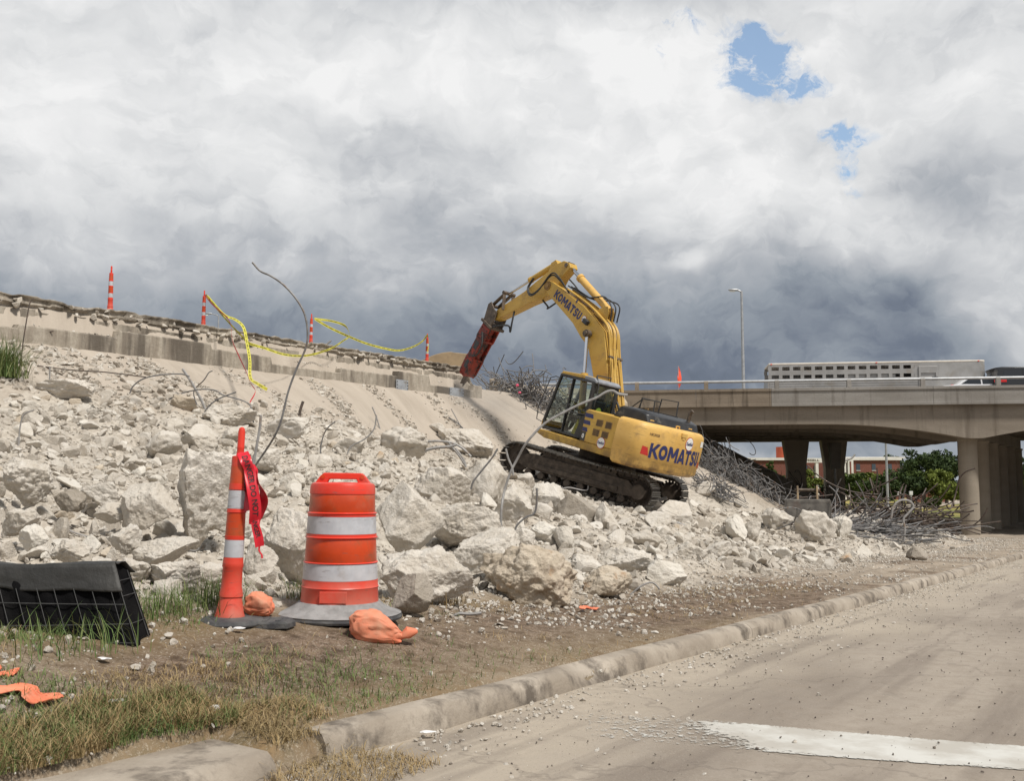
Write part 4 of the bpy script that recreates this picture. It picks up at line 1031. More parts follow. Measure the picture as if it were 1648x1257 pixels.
# ------------------------------------------------------------------ retaining wall at the top of the slope
def wall_material():
    m = bpy.data.materials.new('weathered_wall_concrete'); m.use_nodes = True; t = NT(m.node_tree); b = t.n['Principled BSDF']
    g = t.node('ShaderNodeNewGeometry').outputs['Position']; uvw = t.mapping(g, (1, 1, 1), rot=(0, 0, math.radians(33)))
    st = t.mapping(uvw, (1.0, 1.0, .10)); n1 = t.noise(st, 1.3, 6, .6); n2 = t.noise(g, 9, 6, .7); n3 = t.noise(t.mapping(uvw, (1, 1, .18), (7, 0, 0)), 5.5, 5, .65)
    c = t.mix(t.ramp(n2, [(.35, 0.), (.65, 1.)]), (.31, .275, .225), (.43, .385, .32))
    c = t.mix(t.ramp(n3, [(.42, 0.), (.62, .8)]), c, (.24, .205, .165))
    c = t.mix(t.ramp(n1, [(.49, 0.), (.60, .85)]), c, (.10, .085, .07))
    c = t.mix(t.ramp(n1, [(.30, .4), (.40, 0.)]), c, (.50, .45, .38))
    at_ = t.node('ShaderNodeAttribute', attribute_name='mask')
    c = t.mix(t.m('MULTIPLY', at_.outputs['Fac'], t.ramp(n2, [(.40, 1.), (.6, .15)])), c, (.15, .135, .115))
    t.put(b.inputs['Base Color'], c); b.inputs['Roughness'].default_value = .95; b.inputs['Specular IOR Level'].default_value = .15
    bn = t.node('ShaderNodeBump'); bn.inputs['Strength'].default_value = .7; bn.inputs['Distance'].default_value = .03; t.l.new(n2, bn.inputs['Height']); t.l.new(bn.outputs[0], b.inputs['Normal'])
    return m
M_WALL = wall_material()
def build_wall():
    us = np.arange(-14, WALL_END+.7, .055); rs_ = np.random.RandomState(3)
    # profile rows (dv towards the road, z)
    rows = [(.10, 2.55), (.10, 3.00), (.10, 3.20), (.10, 3.36), (.08, 3.39), (-.18, 3.40), (-.20, 3.42), (-.20, 3.52), (-.20, 3.62), (-.20, 3.70), (-.20, 3.755), (-.23, 3.79), (-.25, 3.82), (-.22, 3.86), (-.17, 3.90), (-.16, 3.94), (-.17, 3.98), (-.16, 4.02), (-.13, 4.045), (-.125, 4.07), (-.15, 4.085), (-.6, 4.09), (-.9, 4.09), (-1.0, 3.5)]
    J = [-14]
    while J[-1] < 30: J.append(J[-1]+rs_.uniform(1.6, 3.4))
    hgt = {k: rs_.choice([0, 0, .10, -.09, .05, .17, -.14]) for k in range(len(J))}
    V = []; mk = []
    for u in us:
        k = max(i for i in range(len(J)) if J[i] <= u); dj = min(abs(u-J[k]), abs(J[min(k+1, len(J)-1)]-u))
        joint = .035*math.exp(-(dj/.035)**2)
        big = float(fbm(u*.45, 0, 0, 91, 3)); hole = max(0, float(fbm(u*.9, 3, 0, 55, 2))-.20)*2.6   # places where the face has spalled away
        for j, (dv, z) in enumerate(rows):
            r1 = float(vnoise(u*7, z*9, 0, 13)); r2 = float(fbm(u*3, z*6, 0, 17, 4, .6)); m_ = 0.0
            if j < 4: dv2 = dv-joint+r2*.008; z2 = z+(hgt[k] if j == 3 else 0)*1.0
            elif j < 6: dv2 = dv-joint; z2 = z+hgt[k]
            elif j < 11:
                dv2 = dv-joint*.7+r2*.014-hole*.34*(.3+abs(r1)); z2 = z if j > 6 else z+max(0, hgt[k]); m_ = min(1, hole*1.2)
            elif j < 18: r3 = float(_h(np.array([int(u*3.1)]), np.array([j//3]), np.array([0]), 5)[0])-.5; dv2 = dv+r2*.045+r3*.07-max(0, big)*.07; z2 = z+r1*.012; m_ = .9 if j == 11 else .0
            elif j < 21: dv2 = dv+r2*.05-max(0, big-.15)*.10; z2 = z+r1*.022+r2*.03-max(0, hole)*.08; m_ = .1
            else: dv2 = dv; z2 = z+r1*.006
            fade = float(sst(WALL_END-.1, WALL_END+.6, np.array(u)))
            if j > 5: z2 = z2-(z2-3.35)*fade*(.9+.2*r1); dv2 -= fade*.1*abs(r1)
            x, y = xy_of(u, WALL_V+dv2); V.append((x, y, z2)); mk.append(m_)
    nu, nv = len(us), len(rows)
    F = [(i*nv+j, i*nv+j+1, (i+1)*nv+j+1, (i+1)*nv+j) for i in range(nu-1) for j in range(nv-1)]
    F += [tuple((nu-1)*nv+j for j in range(nv)), tuple(j for j in range(nv-1, -1, -1))]
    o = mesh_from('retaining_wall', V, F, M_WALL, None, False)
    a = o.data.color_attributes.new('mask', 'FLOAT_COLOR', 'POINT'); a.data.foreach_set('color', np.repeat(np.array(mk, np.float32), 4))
    tag(o, 'long stained stepped concrete wall with a broken top edge above the rubble slope', 'retaining wall')
    # lumps of broken paving still sitting on the edge
    P = []; S = []
    uu = 8+20*rs_.rand(80); x, y = xy_of(uu, WALL_V-.20+.10*rs_.rand(80)); P = np.stack([x, y, 3.82+.20*rs_.rand(80)], 1)
    o2 = scatter('edge_rubble', P, .03+.11*rs_.rand(80)**1.6, lib3, M_ROCK, 9, 'crumbling pieces along the broken top edge of the wall', 'rubble', .6)
    n_ = 120; uu = 8+20*rs_.rand(n_); x, y = xy_of(uu, WALL_V-.02+.1*rs_.rand(n_)); scatter('ledge_crumbs', np.stack([x, y, 3.41+0*x], 1), .015+.04*rs_.rand(n_)**2, lib2, M_RUB, 10, 'crumbs lying on the ledge of the wall', 'rubble', .6)
build_wall()
M_GALV = material('galvanised_plate', (.50, .53, .56), .45, .5, col2=(.38, .40, .43), scale=5, grime=(.30, .27, .22), gscale=4)
def plate(px, py, w, h, lab):
    D = hit(px, py+h*.5, rough=False)[1]; r = ray(px, py); ys = np.linspace(D-6, D+6, 800); u, v = uv_of(r[0]*ys, ys); k = np.argmin(abs(v-(WALL_V+.14))); c = r*ys[k]
    W = w/FPX*c[1]/CU*.93; Hh = h/FPX*c[1]
    t = empty('steel_plate', c, (0, 0, math.radians(57)), lab, 'steel plate', 'steel plates bolted to the ledge of the wall')
    MB().box((0, 0, 0), (W, .03, Hh)).build('plate', M_GALV, t, False, .003)
    for i in (-.44, .44):
        for z in (-.3, 0, .3): MB().cyl((i*W, -.03, z*Hh), (i*W, .0, z*Hh), .018, 8).build('bolt', M_RUBR, t)
plate(647, 620, 27, 17, 'bright steel plate on the wall ledge, the one farther from the red hammer')
plate(735, 633, 34, 17, 'bright steel plate on the wall ledge, right under the red hammer')

# posts on top of the wall
def top_post(px, ptop, pbot, hidden, label):
    r = ray(px, pbot); ys = np.linspace(12, 60, 3000); u, v = uv_of(r[0]*ys, ys); k = np.argmin(abs(v-(WALL_V-.62))); D = ys[k]
    o = copy_tree(near); o.location = (r[0]*D, D, 4.08); s = (pbot+hidden-ptop)/FPX*D/1.15; o.scale = (s,)*3
    zt = at(px, ptop, D)[2]; s = (zt-4.08)/1.15; o.scale = (s,)*3; o.rotation_euler = (0, math.radians(.8), px*.1)
    o['label'] = label; return np.array([r[0]*D, D, zt]), D
p1, D1 = top_post(177, 428, 500, 0, 'traffic post on the wall farthest left, with nothing tied to it')
p2, D2 = top_post(327, 467, 526, 0, 'traffic post on the wall with red and yellow tape streaming from its top')
p3, D3 = top_post(500, 505, 557, 0, 'traffic post on the wall with yellow tape starting at its side, behind the bent bar')
p4, D4 = top_post(687, 537, 588, 0, 'traffic post on the wall nearest the excavator hammer')
def P3(px, py, D): return at(px, py, D)
def tape(name, pts, width, mat, label, text=None, group=None, wv=None):
    w = wv or [(0, -.3, 1), (.2, -.6, .8), (0, -.4, 1), (.3, -.2, .9), (0, -.7, .7), (0, -.2, 1)]
    o = ribbon(name, pts, width, w, mat, None, text, .036, n=12, spacing=1.3); tag(o, label, 'tape', group); return o
tape('caution_tape', [P3(331, 474, D2), P3(345, 492, D2-.4), P3(362, 512, D2-.9), P3(388, 540, D2-1.4), P3(400, 552, D2-1.8), P3(425, 560, D2-1.2), P3(460, 571, D2+.2), P3(495, 572, D3-1), P3(530, 562, D3-.4), P3(553, 548, D3+.2), P3(562, 540, D3+.6), P3(556, 525, D3+.8), P3(535, 517, D3+.4), P3(506, 513, D3)], .062, M_YEL, 'yellow tape looping between the second and third posts on the wall', 'CAUTION CUIDADO', 'yellow tapes on the wall')
tape('caution_tape', [P3(333, 476, D2-.1), P3(360, 506, D2-.5), P3(378, 514, D2-1.0), P3(392, 527, D2-1.6), P3(398, 555, D2-2.2), P3(402, 580, D2-3.2), P3(403, 608, D2-4.3), P3(415, 618, D2-4.6), P3(430, 627, D2-4.9)], .068, M_YEL, 'yellow tape hanging straight down over the wall face left of the bent bar', 'CAUTION', 'yellow tapes on the wall', [(1, -.4, .3), (.9, -.4, .3), (1, -.2, .1), (1, -.4, 0), (1, -.2, 0), (.6, -.5, .5)])
tape('caution_tape', [P3(508, 514, D3), P3(530, 527, D3+.3), P3(560, 541, D3+1), P3(590, 553, D3+2), P3(620, 561, D4-2), P3(643, 564, D4-1.3), P3(665, 558, D4-.6), P3(680, 549, D4-.1), P3(688, 540, D4-.1), P3(690, 552, D4-.15), P3(688, 568, D4-.2)], .066, M_YEL, 'yellow tape sagging between the third post and the post nearest the hammer', 'CAUTION', 'yellow tapes on the wall')
ribbon_red = tape('danger_streamer', [P3(329, 474, D2-.05), P3(340, 488, D2-.4), P3(352, 499, D2-.8), P3(366, 512, D2-1.1), P3(372, 525, D2-1.5), P3(374, 548, D2-2.2), P3(384, 572, D2-3), P3(396, 598, D2-4), P3(404, 618, D2-4.8), P3(411, 630, D2-5.2), P3(402, 648, D2-5.6)], .04, M_RED, 'thin red streamer running from the taped post down across the wall face')
M_TAN = conc('tan_concrete', (.36, .27, .17), (.28, .21, .135), (.15, .12, .09), glo=.56)
def arc_piece():
    D = 38.0; c = at(712, 600, D); x0 = at(668, 600, D)[0]; x1 = at(752, 600, D)[0]; zt = at(715, 568, D)[2]
    poly = [(x0-.5, 3.8)]; n = 22
    for i in range(n+1):
        t = i/n; poly.append((x0-.5+(x1-x0+.6)*t, 3.95+(zt-3.95)*math.sin(min(1, (t*1.35))*PI/2)**.8 if t < .75 else zt-.02-(t-.75)*.25))
    poly += [(x1+.1, 3.6)]
    o = MB().prism(poly, 'y', D-.35, D+.4).build('concrete_arch_piece', M_TAN, None, False, .03); tag(o, 'curved tan piece of old concrete standing behind the hammer', 'concrete piece')
arc_piece()

# lamps
M_POLE = material('galvanised_pole', (.42, .43, .44), .5, .5, col2=(.34, .35, .36), scale=4)
M_LENS = material('lamp_lens', (.75, .75, .72), .3)
def lamp(name, label, base, H_, arm, r0=.10, grp='street lamps', head=.32):
    t = empty(name, base, label=label, cat='street lamp', group=grp)
    MB().tube([(0, 0, 0), (0, 0, H_*.5), (0, 0, H_*.93)], [r0, r0*.8, r0*.62], 12).build('pole', M_POLE, t, True)
    MB().lathe([(r0*2, 0), (r0*2, .04), (r0*1.2, .06), (r0*1.2, .25)], 12).build('base', M_POLE, t, True)
    ax, az = arm
    MB().tube([(0, 0, H_*.92), (ax*.25, 0, H_*.92+az*.6), (ax*.7, 0, H_*.92+az*.95), (ax, 0, H_*.92+az)], r0*.45, 8).build('arm', M_POLE, t, True)
    s = 1 if ax > 0 else -1
    h = MB(); h.loft([[(ax+s*a*head*2-s*.1, w*.5*head*math.cos(q), H_*.92+az+.02+k*head*math.sin(q)) for q in np.linspace(0, 2*PI, 9)[:-1]] for a, w, k in ((0, .3, .12), (.25, .8, .25), (.75, .9, .25), (1.0, .4, .12))]).build('lamp_head', M_POLE, t, True)
    MB().box((ax+s*head*.9, 0, H_*.92+az-.06), (head, head*.5, .05)).build('lens', M_LENS, t, False, .01)
b = at(1197, 640, 62); lamp('street_lamp', 'tall street lamp rising behind the left end of the bridge rail', (b[0], 62, 3.5), at(1191, 450, 62)[2]-3.5-.1, (-.28, .15), .12)
b = at(351, 540, 46); lamp('street_lamp', 'small far street lamp peeping over the wall beside the taped traffic post', (b[0], 46, 3.9), at(340, 498, 46)[2]-3.9, (-.42, .12), .05, head=.16)
b = at(1429, 812, 82); lamp('street_lamp', 'thin street lamp seen under the bridge in front of the trees', (b[0], 82, -2.4), 12.0, (.9, .25), .11)

# ------------------------------------------------------------------ bridge
BO = np.array([5.2, 44.45]); BD = np.array([.9882, -.1530]); BN = np.array([.1530, .9882])
BM = Matrix(((BD[0], BN[0], 0, BO[0]), (BD[1], BN[1], 0, BO[1]), (0, 0, 1, 0), (0, 0, 0, 1)))   # local s, depth, z
def bridge_mat(name, a, b_, st_, dark):
    m = bpy.data.materials.new(name); m.use_nodes = True; t = NT(m.node_tree); b = t.n['Principled BSDF']; g = t.node('ShaderNodeTexCoord').outputs['Object']
    n1 = t.noise(t.mapping(g, (.25, .25, 1)), 1.5, 6, .6); n2 = t.noise(t.mapping(g, (1.6, 1, .12)), 1.6, 6, .6); n3 = t.noise(g, 14, 5, .7)
    c = t.mix(t.ramp(n1, [(.38, 0.), (.62, 1.)]), a, b_); c = t.mix(t.ramp(n2, [(.54, 0.), (.68, dark)]), c, st_); c = t.mix(t.ramp(n3, [(.5, 0.), (.8, .3)]), c, st_)
    t.put(b.inputs['Base Color'], c); b.inputs['Roughness'].default_value = .92; b.inputs['Specular IOR Level'].default_value = .2
    bn = t.node('ShaderNodeBump'); bn.inputs['Strength'].default_value = .4; bn.inputs['Distance'].default_value = .02; t.l.new(n3, bn.inputs['Height']); t.l.new(bn.outputs[0], b.inputs['Normal'])
    return m
M_BR = bridge_mat('bridge_concrete', (.26, .225, .185), (.21, .18, .145), (.11, .09, .07), .6)  # deck, parapet and column concrete darkened: cloud shade is put into the colour
M_BRG = bridge_mat('bridge_parapet_concrete', (.285, .27, .25), (.225, .21, .19), (.12, .105, .09), .65)
M_BRD = bridge_mat('bridge_old_parapet_concrete', (.24, .20, .155), (.19, .155, .12), (.08, .065, .05), .85)
M_BRT = bridge_mat('bridge_column_concrete', (.30, .26, .21), (.26, .225, .18), (.17, .145, .11), .45)
M_PIER = bridge_mat('pale_pier_concrete', (.46, .41, .34), (.40, .355, .29), (.28, .24, .19), .3)
def build_bridge():
    t = empty('highway_bridge', (0, 0, 0), label='grey concrete highway bridge with arched girders crossing the road ahead', cat='bridge'); t.matrix_world = BM
    S0, S1, W = -4.0, 60, 21.0
    colx = (Matrix(BM).inverted() @ Vector((19.9, 43.35, 0))).x
    sup = [colx, colx+18.5, colx+37]
    def zb(s):
        d = min(abs(s-c) for c in sup); d = max(0, d-.35)
        return 2.50-.66*max(0, 1-d/6.2)**2
    ss = np.arange(S0, S1+.01, .25)
    def girder(d0, d1, name='girder', cut=0):
        V = []; F = []; n = len(ss)
        for s in ss:
            z = zb(s)+cut; V += [(s, d0, 3.3), (s, d0, z), (s, d1, z), (s, d1, 3.3)]
        for i in range(n-1):
            for k in range(4): F.append((i*4+k, i*4+(k+1) % 4, (i+1)*4+(k+1) % 4, (i+1)*4+k))
        F += [(0, 1, 2, 3), tuple((n-1)*4+k for k in (3, 2, 1, 0))]
        MB().add(V, F).build(name, M_BR, t)
    girder(.28, .95)
    for d in (4.0, 7.4, 10.8): girder(d, d+.55)
    for a_, b_ in ((14.2, 14.75), (17.6, 18.15), (W-.9, W-.3)): MB().span(S0, S1, a_, b_, 2.50, 3.3).build('girder', M_BR, t)
    MB().span(S0, S1, .26, W-.28, 3.302, 3.60).build('deck', M_BR, t)
    old = 9.55
    def rail_wall(s0, s1, mat, name):
        poly = [(.27, 3.28), (.0, 3.28), (.0, 3.39), (.03, 3.40), (.03, 3.93), (-.02, 3.955), (-.02, 4.07), (.30, 4.07), (.30, 3.62)]
        MB().prism(poly, 'x', s0, s1).build(name, mat, t)
    edges = [-4.0, 3.0, 4.6, 6.18, 6.25, 13.0, 19.8, 26.6, 33.4, 46, 60]
    for a, b_ in zip(edges[:-1], edges[1:]): rail_wall(a+.006, b_-.006, M_BRD if b_ < 6.3 else M_BRG, 'parapet')
    # far parapet
    MB().prism([(W-.02, 3.28), (W-.3, 3.28), (W-.3, 4.07), (W-.0, 4.07)], 'x', S0, S1).build('parapet', M_BRG, t)
    for d0 in (.10, W-.2):
        MB().tube([(s, d0, 4.40+.0*s) for s in np.linspace(S0, S1, 30)], .062, 8).build('rail', M_POLE, t, True)
        s = -2.65
        while s < S1:
            MB().prism([(d0-.10, 4.06), (d0-.10, 4.37), (d0-.04, 4.44), (d0+.10, 4.44), (d0+.13, 4.06)], 'x', s-.09, s+.09).build('rail_post', M_BRG if s > 6 else M_BRD, t)
            s += 3.05
    MB().span(S0, S1, .30, W-.3, 3.603, 3.64).build('road_surface', M_ASPH, t)
    # bents: columns in a row that runs parallel to the frontage road
    inv = Matrix(BM).inverted()
    for ci, c in enumerate(sup[:2]):
        w0 = Vector((BO[0]+BD[0]*c+BN[0]*.62, BO[1]+BD[1]*c+BN[1]*.62, 0)); 
        if ci == 0: w0 = Vector((19.9, 43.55, 0))
        caps = []
        for k in range(6):
            w = w0+Vector((SU, CU, 0))*3.35*k; l = inv @ w; zt = zb(c)+.02; gz = H(w.x, w.y)-.3
            if l.y > W-.5: break
            MB().lathe([(.40, gz), (.40, zt-.1), (.44, zt-.08), (.44, zt+.02)], 28, (l.x, l.y, 0)).build('column', M_BRT, t, True); caps.append(l)
        a, b_ = caps[0], caps[-1]; d = (b_-a).normalized()
        MB().bar((a.x+d.x*.5, a.y+d.y*.5, zb(c)+.32), (b_.x, b_.y, zb(c)+.32), .7, .62).build('cap_beam', M_BR, t)
    # hammerhead piers holding the far edge
    for px in (1281, 1342):
        w = Vector((*at(px, 760, 61.0)[:2], 0)); l = inv @ w; gz = H(w.x, w.y)-.4; q = 34/FPX*61/2
        MB().span(l.x-q*.85, l.x+q*.85, l.y-.5, l.y+.5, gz, 2.1).build('pier', M_PIER, t)
        MB().prism([(l.x-q*.85, .9), (l.x-q*1.15, 2.35), (l.x-q*1.15, 2.52), (l.x+q*1.15, 2.52), (l.x+q*1.15, 2.35), (l.x+q*.85, .9)], 'y', l.y-.56, l.y+.56).build('pier_cap', M_PIER, t)
    w = Vector((*at(1342, 745, 59.6)[:2], 0)); l = inv @ w
    MB().prism([(l.x-.15, .75), (l.x-.3, 2.3), (l.x+.42, 2.3), (l.x+.32, .75)], 'y', l.y-.3, l.y+.3).build('downpipe_box', M_BRG, t)
    MB().cyl((l.x+.05, l.y, .75), (l.x+.05, l.y, -1.4), .06, 8).build('downpipe', M_POLE, t, True)
    # abutment block at the left end
    MB().span(S0-.6, S0+1.2, .3, W-.3, 1.6, 3.29).build('abutment', M_BR, t)
build_bridge()
# low concrete barrier joining the broken wall to the bridge
bw = MB(); A_ = np.array([-.9, 40.6]); B_ = np.array([5.0, 44.6]); 
def barrier_piece(a, b_, z0, z1, name, lab, th=.3):
    d = Vector((b_[0]-a[0], b_[1]-a[1], 0)).normalized(); n = Vector((-d.y, d.x, 0))
    M_ = Matrix(((d.x, n.x, 0, a[0]), (d.y, n.y, 0, a[1]), (0, 0, 1, 0), (0, 0, 0, 1))); L = math.hypot(b_[0]-a[0], b_[1]-a[1])
    o = MB().prism([(-th, z0-.5), (-th, z0+.1), (-th*.45, z0+.3), (-th*.35, z1), (th*.35, z1), (th*.45, z0+.3), (th, z0+.1), (th, z0-.5)], 'x', 0, L).build(name, M_WALLT, None, False, .01, M=M_)
    return tag(o, lab, 'barrier')
M_WALLT = conc('pale_barrier_concrete', (.50, .43, .34), (.42, .36, .28), (.25, .21, .16))
barrier_piece(A_+np.array([.5, .3]), B_, 3.4, 4.02, 'concrete_barrier', 'pale concrete barrier at the crest, seen behind the cab window')
tag(MB().box((0, 0, 0), (.46, .5, .75)).build('concrete_post', M_WALLT, None, False, .02), 'stubby square concrete post on the crest right of the hammer', 'post')
bpy.data.objects['concrete_post'].location = at(797, 625, 40.2)
# orange flag on the rail
fl = empty('marker_flag', at(1092, 628, 46.5), label='narrow orange flag standing on the bridge behind the rail', cat='flag'); fb = at(1092, 628, 46.5); fl.location.z = 3.62
zt_ = at(1092, 589, 46.5)[2]-3.62
MB().cyl((0, 0, 0), (0, 0, zt_), .018, 6).build('pole', M_POLE, fl)
MB().loft([[(-.015+a, .03*math.sin(z*7), zt_-z), (w+.0, .05*math.sin(z*6), zt_-z), (w, .05*math.sin(z*6)+.006, zt_-z), (-.015+a, .03*math.sin(z*7)+.006, zt_-z)] for z, w, a in ((0, .02, 0), (.25, .11, 0), (.55, .15, -.03), (.85, .12, -.02), (1.05, .03, 0))]).build('cloth', material('flag_cloth', (.85, .09, .035), .7), fl)

# ------------------------------------------------------------------ vehicles on the bridge
M_ALU = material('aluminium_siding', (.42, .41, .395), .42, .55, col2=(.34, .33, .315), scale=1.4, grime=(.33, .30, .26), gscale=1.6)
M_ALUT = material('cream_roof_paint', (.66, .61, .53), .5, col2=(.56, .51, .44), scale=2)
M_DARK = material('dark_opening', (.02, .02, .022), .8)
M_REDL = material('red_reflector', (.55, .02, .02), .3)
M_TYRE = material('tyre_rubber', (.022, .022, .022), .85)
M_RIM = material('steel_rim', (.5, .5, .5), .35, .8)
def wheel(parent, x, y, z, r=.37, w=.24):
    o = MB().lathe([(r*.62, -w/2), (r*.94, -w/2), (r, -w/2+.04), (r, w/2-.04), (r*.94, w/2), (r*.62, w/2)], 28).build('wheel', M_TYRE, parent, True, M=Matrix.Translation((x, y, z)) @ Matrix.Rotation(PI/2, 4, 'X'))
    MB().lathe([(r*.62, -w*.3), (r*.3, -w*.36), (.05, -w*.4), (.05, w*.4), (r*.3, w*.36), (r*.62, w*.3)], 20).build('rim', M_RIM, o, True, M=Matrix.Translation((x, y, z)) @ Matrix.Rotation(PI/2, 4, 'X'))
def trailer():
    D = 50.5; x0 = at(1237, 600, D)[0]; x1 = at(1571, 600, D*.99)[0]; L = (x1-x0)*1.012; zt0 = at(1237, 586, D)[2]; zt1 = at(1571, 578, D-1.5)[2]
    t = empty('stock_trailer', (x0, D, 3.64), label='long silver livestock trailer with rows of slots on the bridge', cat='livestock trailer'); ang = math.atan2(BD[1], BD[0]); t.rotation_euler = (0, 0, ang)
    Ht = (zt0+zt1)/2-3.64; F0 = .62; Wd = 2.2; Ln = L*.785   # goose neck begins here
    yb, yf = 0, Wd
    z0, z1 = F0, Ht-.10
    rows = [(Ht-.38, Ht-.20), (Ht-.80, Ht-.62)]
    # near and far walls as slatted frames
    for y in (0, Wd-.05):
        w = MB(); w.span(0, Ln, y, y+.05, rows[0][1], z1)
        w.span(0, Ln, y, y+.05, rows[1][1], rows[0][0])
        w.span(0, Ln, y, y+.05, z0, rows[1][0])
        nb = 13
        for i in range(nb+1):
            xx = .06+(Ln*.86-.12)*i/nb
            for r0, r1 in rows: w.span(xx-.085, xx+.085, y+.002, y+.048, r0, r1)
        for r0, r1 in rows: w.span(Ln*.86, Ln, y+.002, y+.048, r0, r1)
        w.span(Ln+.002, L-.28, y, y+.05, Ht-1.45, z1)
        # wide corrugations
        for k in range(7):
            zz = z0+.08+k*(rows[1][0]-z0-.1)/7; w.span(.02, Ln-.05, y-.022 if y == 0 else y+.05, y if y == 0 else y+.072, zz, zz+.05)
        w.build('side_wall', M_ALU, t)
    w = MB()
    for i in range(6): w.span(3.9+i*.0, 6.2, .12, .2, rows[1][0]+.02+.0, rows[1][1]) if i == 0 else None
    w.span(3.0, 4.7, Wd*.5, Wd*.5+.05, z0, rows[0][1]); w.build('centre_gate', M_ALU, t)
    d = MB(); dx0, dx1 = Ln-.95, Ln-.05
    d.span(dx0, dx1, -.06, -.012, z0+.03, rows[1][0]-.02); d.span(dx0, dx0+.10, -.06, -.012, rows[1][0]-.02, Ht-.3); d.span(dx1-.10, dx1, -.06, -.012, rows[1][0]-.02, Ht-.3); d.span(dx0, dx1, -.062, -.010, Ht-.62, Ht-.28)
    dd = d.build('side_door', M_ALU, t, False, .01); MB().span(dx0+.62, dx0+.9, -.075, -.055, Ht-.98, Ht-.82).build('window', M_DARK, dd); MB().span(dx0+.28, dx0+.5, -.09, -.06, z0+.42, z0+.46).build('handle', M_DARK, dd)
    # rounded nose
    c = MB(); pr = []
    for k in range(9):
        a = PI/2*k/8; pr.append((L-.30+.30*math.sin(a), .30-.30*math.cos(a)))
    pr2 = [(x, y) for x, y in pr]+[(x, Wd-y) for x, y in pr[::-1]]
    c.prism(pr2+[(L-.285, Wd-.05), (L-.285, .05)][::1], 'z', Ht-1.45, z1); c.build('nose', M_ALU, t, True)
    MB().prism([(0, -.015), (L-.28, -.015)]+[(x, y-.015) for x, y in pr[1:]]+[(x, Wd+.015-y) for x, y in pr[::-1][:-1]]+[(L-.28, Wd+.015), (0, Wd+.015)], 'z', z1+.002, Ht).build('roof', M_ALUT, t, False, .03)
    MB().span(0, Ln, .06, Wd-.06, z0-.12, z0-.003).build('floor', M_DARK, t); MB().span(Ln, L-.4, .06, Wd-.06, Ht-1.56, Ht-1.453).build('gooseneck_floor', M_DARK, t)
    MB().span(-.05, -.003, 0, Wd, z0, Ht-.85).build('rear_door', M_ALU, t)
    MB().bar((L-1.5, Wd/2, Ht-1.56), (L-.9, Wd/2, .75), .15, .2).build('hitch', M_DARK, t)
    for i in range(4):
        x = Ln+.55+i*.48; MB().span(x, x+.26, -.02, -.003, Ht-1.28, Ht-1.22).build('reflector', M_REDL, t)
    for x in (.1, L*.5, L-.4): MB().span(x, x+.08, -.03, -.016, Ht-.08, Ht-.03).build('marker_light', M_OR, t)
    for x in (3.9, 4.8):
        wheel(t, x, .14, .39); wheel(t, x, Wd-.14, .39)
trailer()
M_GLS = material('dark_glass', (.012, .014, .018), .08, spec=.8)
def car(name, label, cat, origin, prof, winp, col, W=1.9, wheels=(.85, 3.9), tail=None, rack=False, flip=False):
    "side profile prof (x from rear to front, z) swept across the width with tumblehome"
    t = empty(name, origin, (0, 0, math.atan2(BD[1], BD[0])), label, cat, None)
    zbelt = 1.02; zmax = max(z for _, z in prof)
    def ring(y, ins): return [(x+(0), y, z) for x, z in prof]
    R = []
    for k in (-1, -.96, -.6, 0, .6, .96, 1):
        r = []
        for x, z in prof:
            tum = max(0, z-zbelt)/(zmax-zbelt)*.17; e = 1-.035*(abs(k) > .98)
            r.append((x*(1 if abs(k) < .9 else 1), W/2+k*(W/2-tum), zbelt+(z-zbelt)*e if z < zbelt else z-.02*abs(k)**4))
        R.append(r)
    MB().loft(R).build('body', col, t, True, .03)
    for sgn in (-1, 1):
        for wp in winp:
            V = [(x, W/2+sgn*(W/2-max(0, z-zbelt)/(zmax-zbelt)*.17+.006), z) for x, z in wp]
            mm = MB(); n = len(V); mm.add(V+[(x, y-sgn*.02, z) for x, y, z in V], [tuple(range(n)), tuple(range(2*n-1, n-1, -1))]+[(i, (i+1) % n, (i+1) % n+n, i+n) for i in range(n)])
            mm.build('side_window', M_GLS, t)
    for x in wheels:
        for y in (.10, W-.10): wheel(t, x, y, .36, .36, .23)
        for y in (-.001, W-.03): MB().lathe([(.30, -.005), (.43, -.004), (.43, .03)], 24, cap=True).build('wheel_arch', M_TYRE, t, False, M=Matrix.Translation((x, y+.0, .38)) @ Matrix.Rotation(-PI/2, 4, 'X'))
    if tail:
        for sgn in (0, 1):
            (xa, xb, za, zb_) = tail; y = -.012 if sgn == 0 else W-.02
            MB().span(xa, xb, y, y+.032, za, zb_).build('tail_light', M_REDL, t, False, .01)
    return t
M_BLK = material('black_car_paint', (.010, .011, .013), .25, coat=.5)
M_WCAR = material('white_car_paint', (.72, .73, .75), .3, coat=.5)
sp_ = [(0.02, .45), (.0, .95), (.10, 1.12), (.22, 1.62), (.10, 1.76), (.42, 1.80), (2.6, 1.76), (3.35, 1.25), (3.4, 1.16), (4.6, 1.02), (4.85, .75), (4.85, .42), (4.5, .28), (.3, .28)]
sw_ = [[(.35, 1.14), (.48, 1.60), (1.25, 1.64), (1.25, 1.14)], [(1.33, 1.14), (1.33, 1.64), (2.1, 1.64), (2.1, 1.12)], [(2.18, 1.12), (2.18, 1.64), (2.52, 1.62), (3.1, 1.18), (3.1, 1.12)]]
o_ = at(1600, 600, 47.5); car('suv', 'black sport utility vehicle leaving the picture at the right end of the bridge', 'car', (o_[0], 47.5, 3.72), sp_, sw_, M_BLK, 1.95, (.9, 3.85), (-.02, .55, 1.02, 1.14))
cp_ = [(0.0, .42), (.0, .90), (.12, 1.02), (.75, 1.06), (1.35, 1.45), (2.5, 1.46), (3.2, 1.02), (4.3, .88), (4.5, .62), (4.5, .35), (4.2, .25), (.3, .25)]
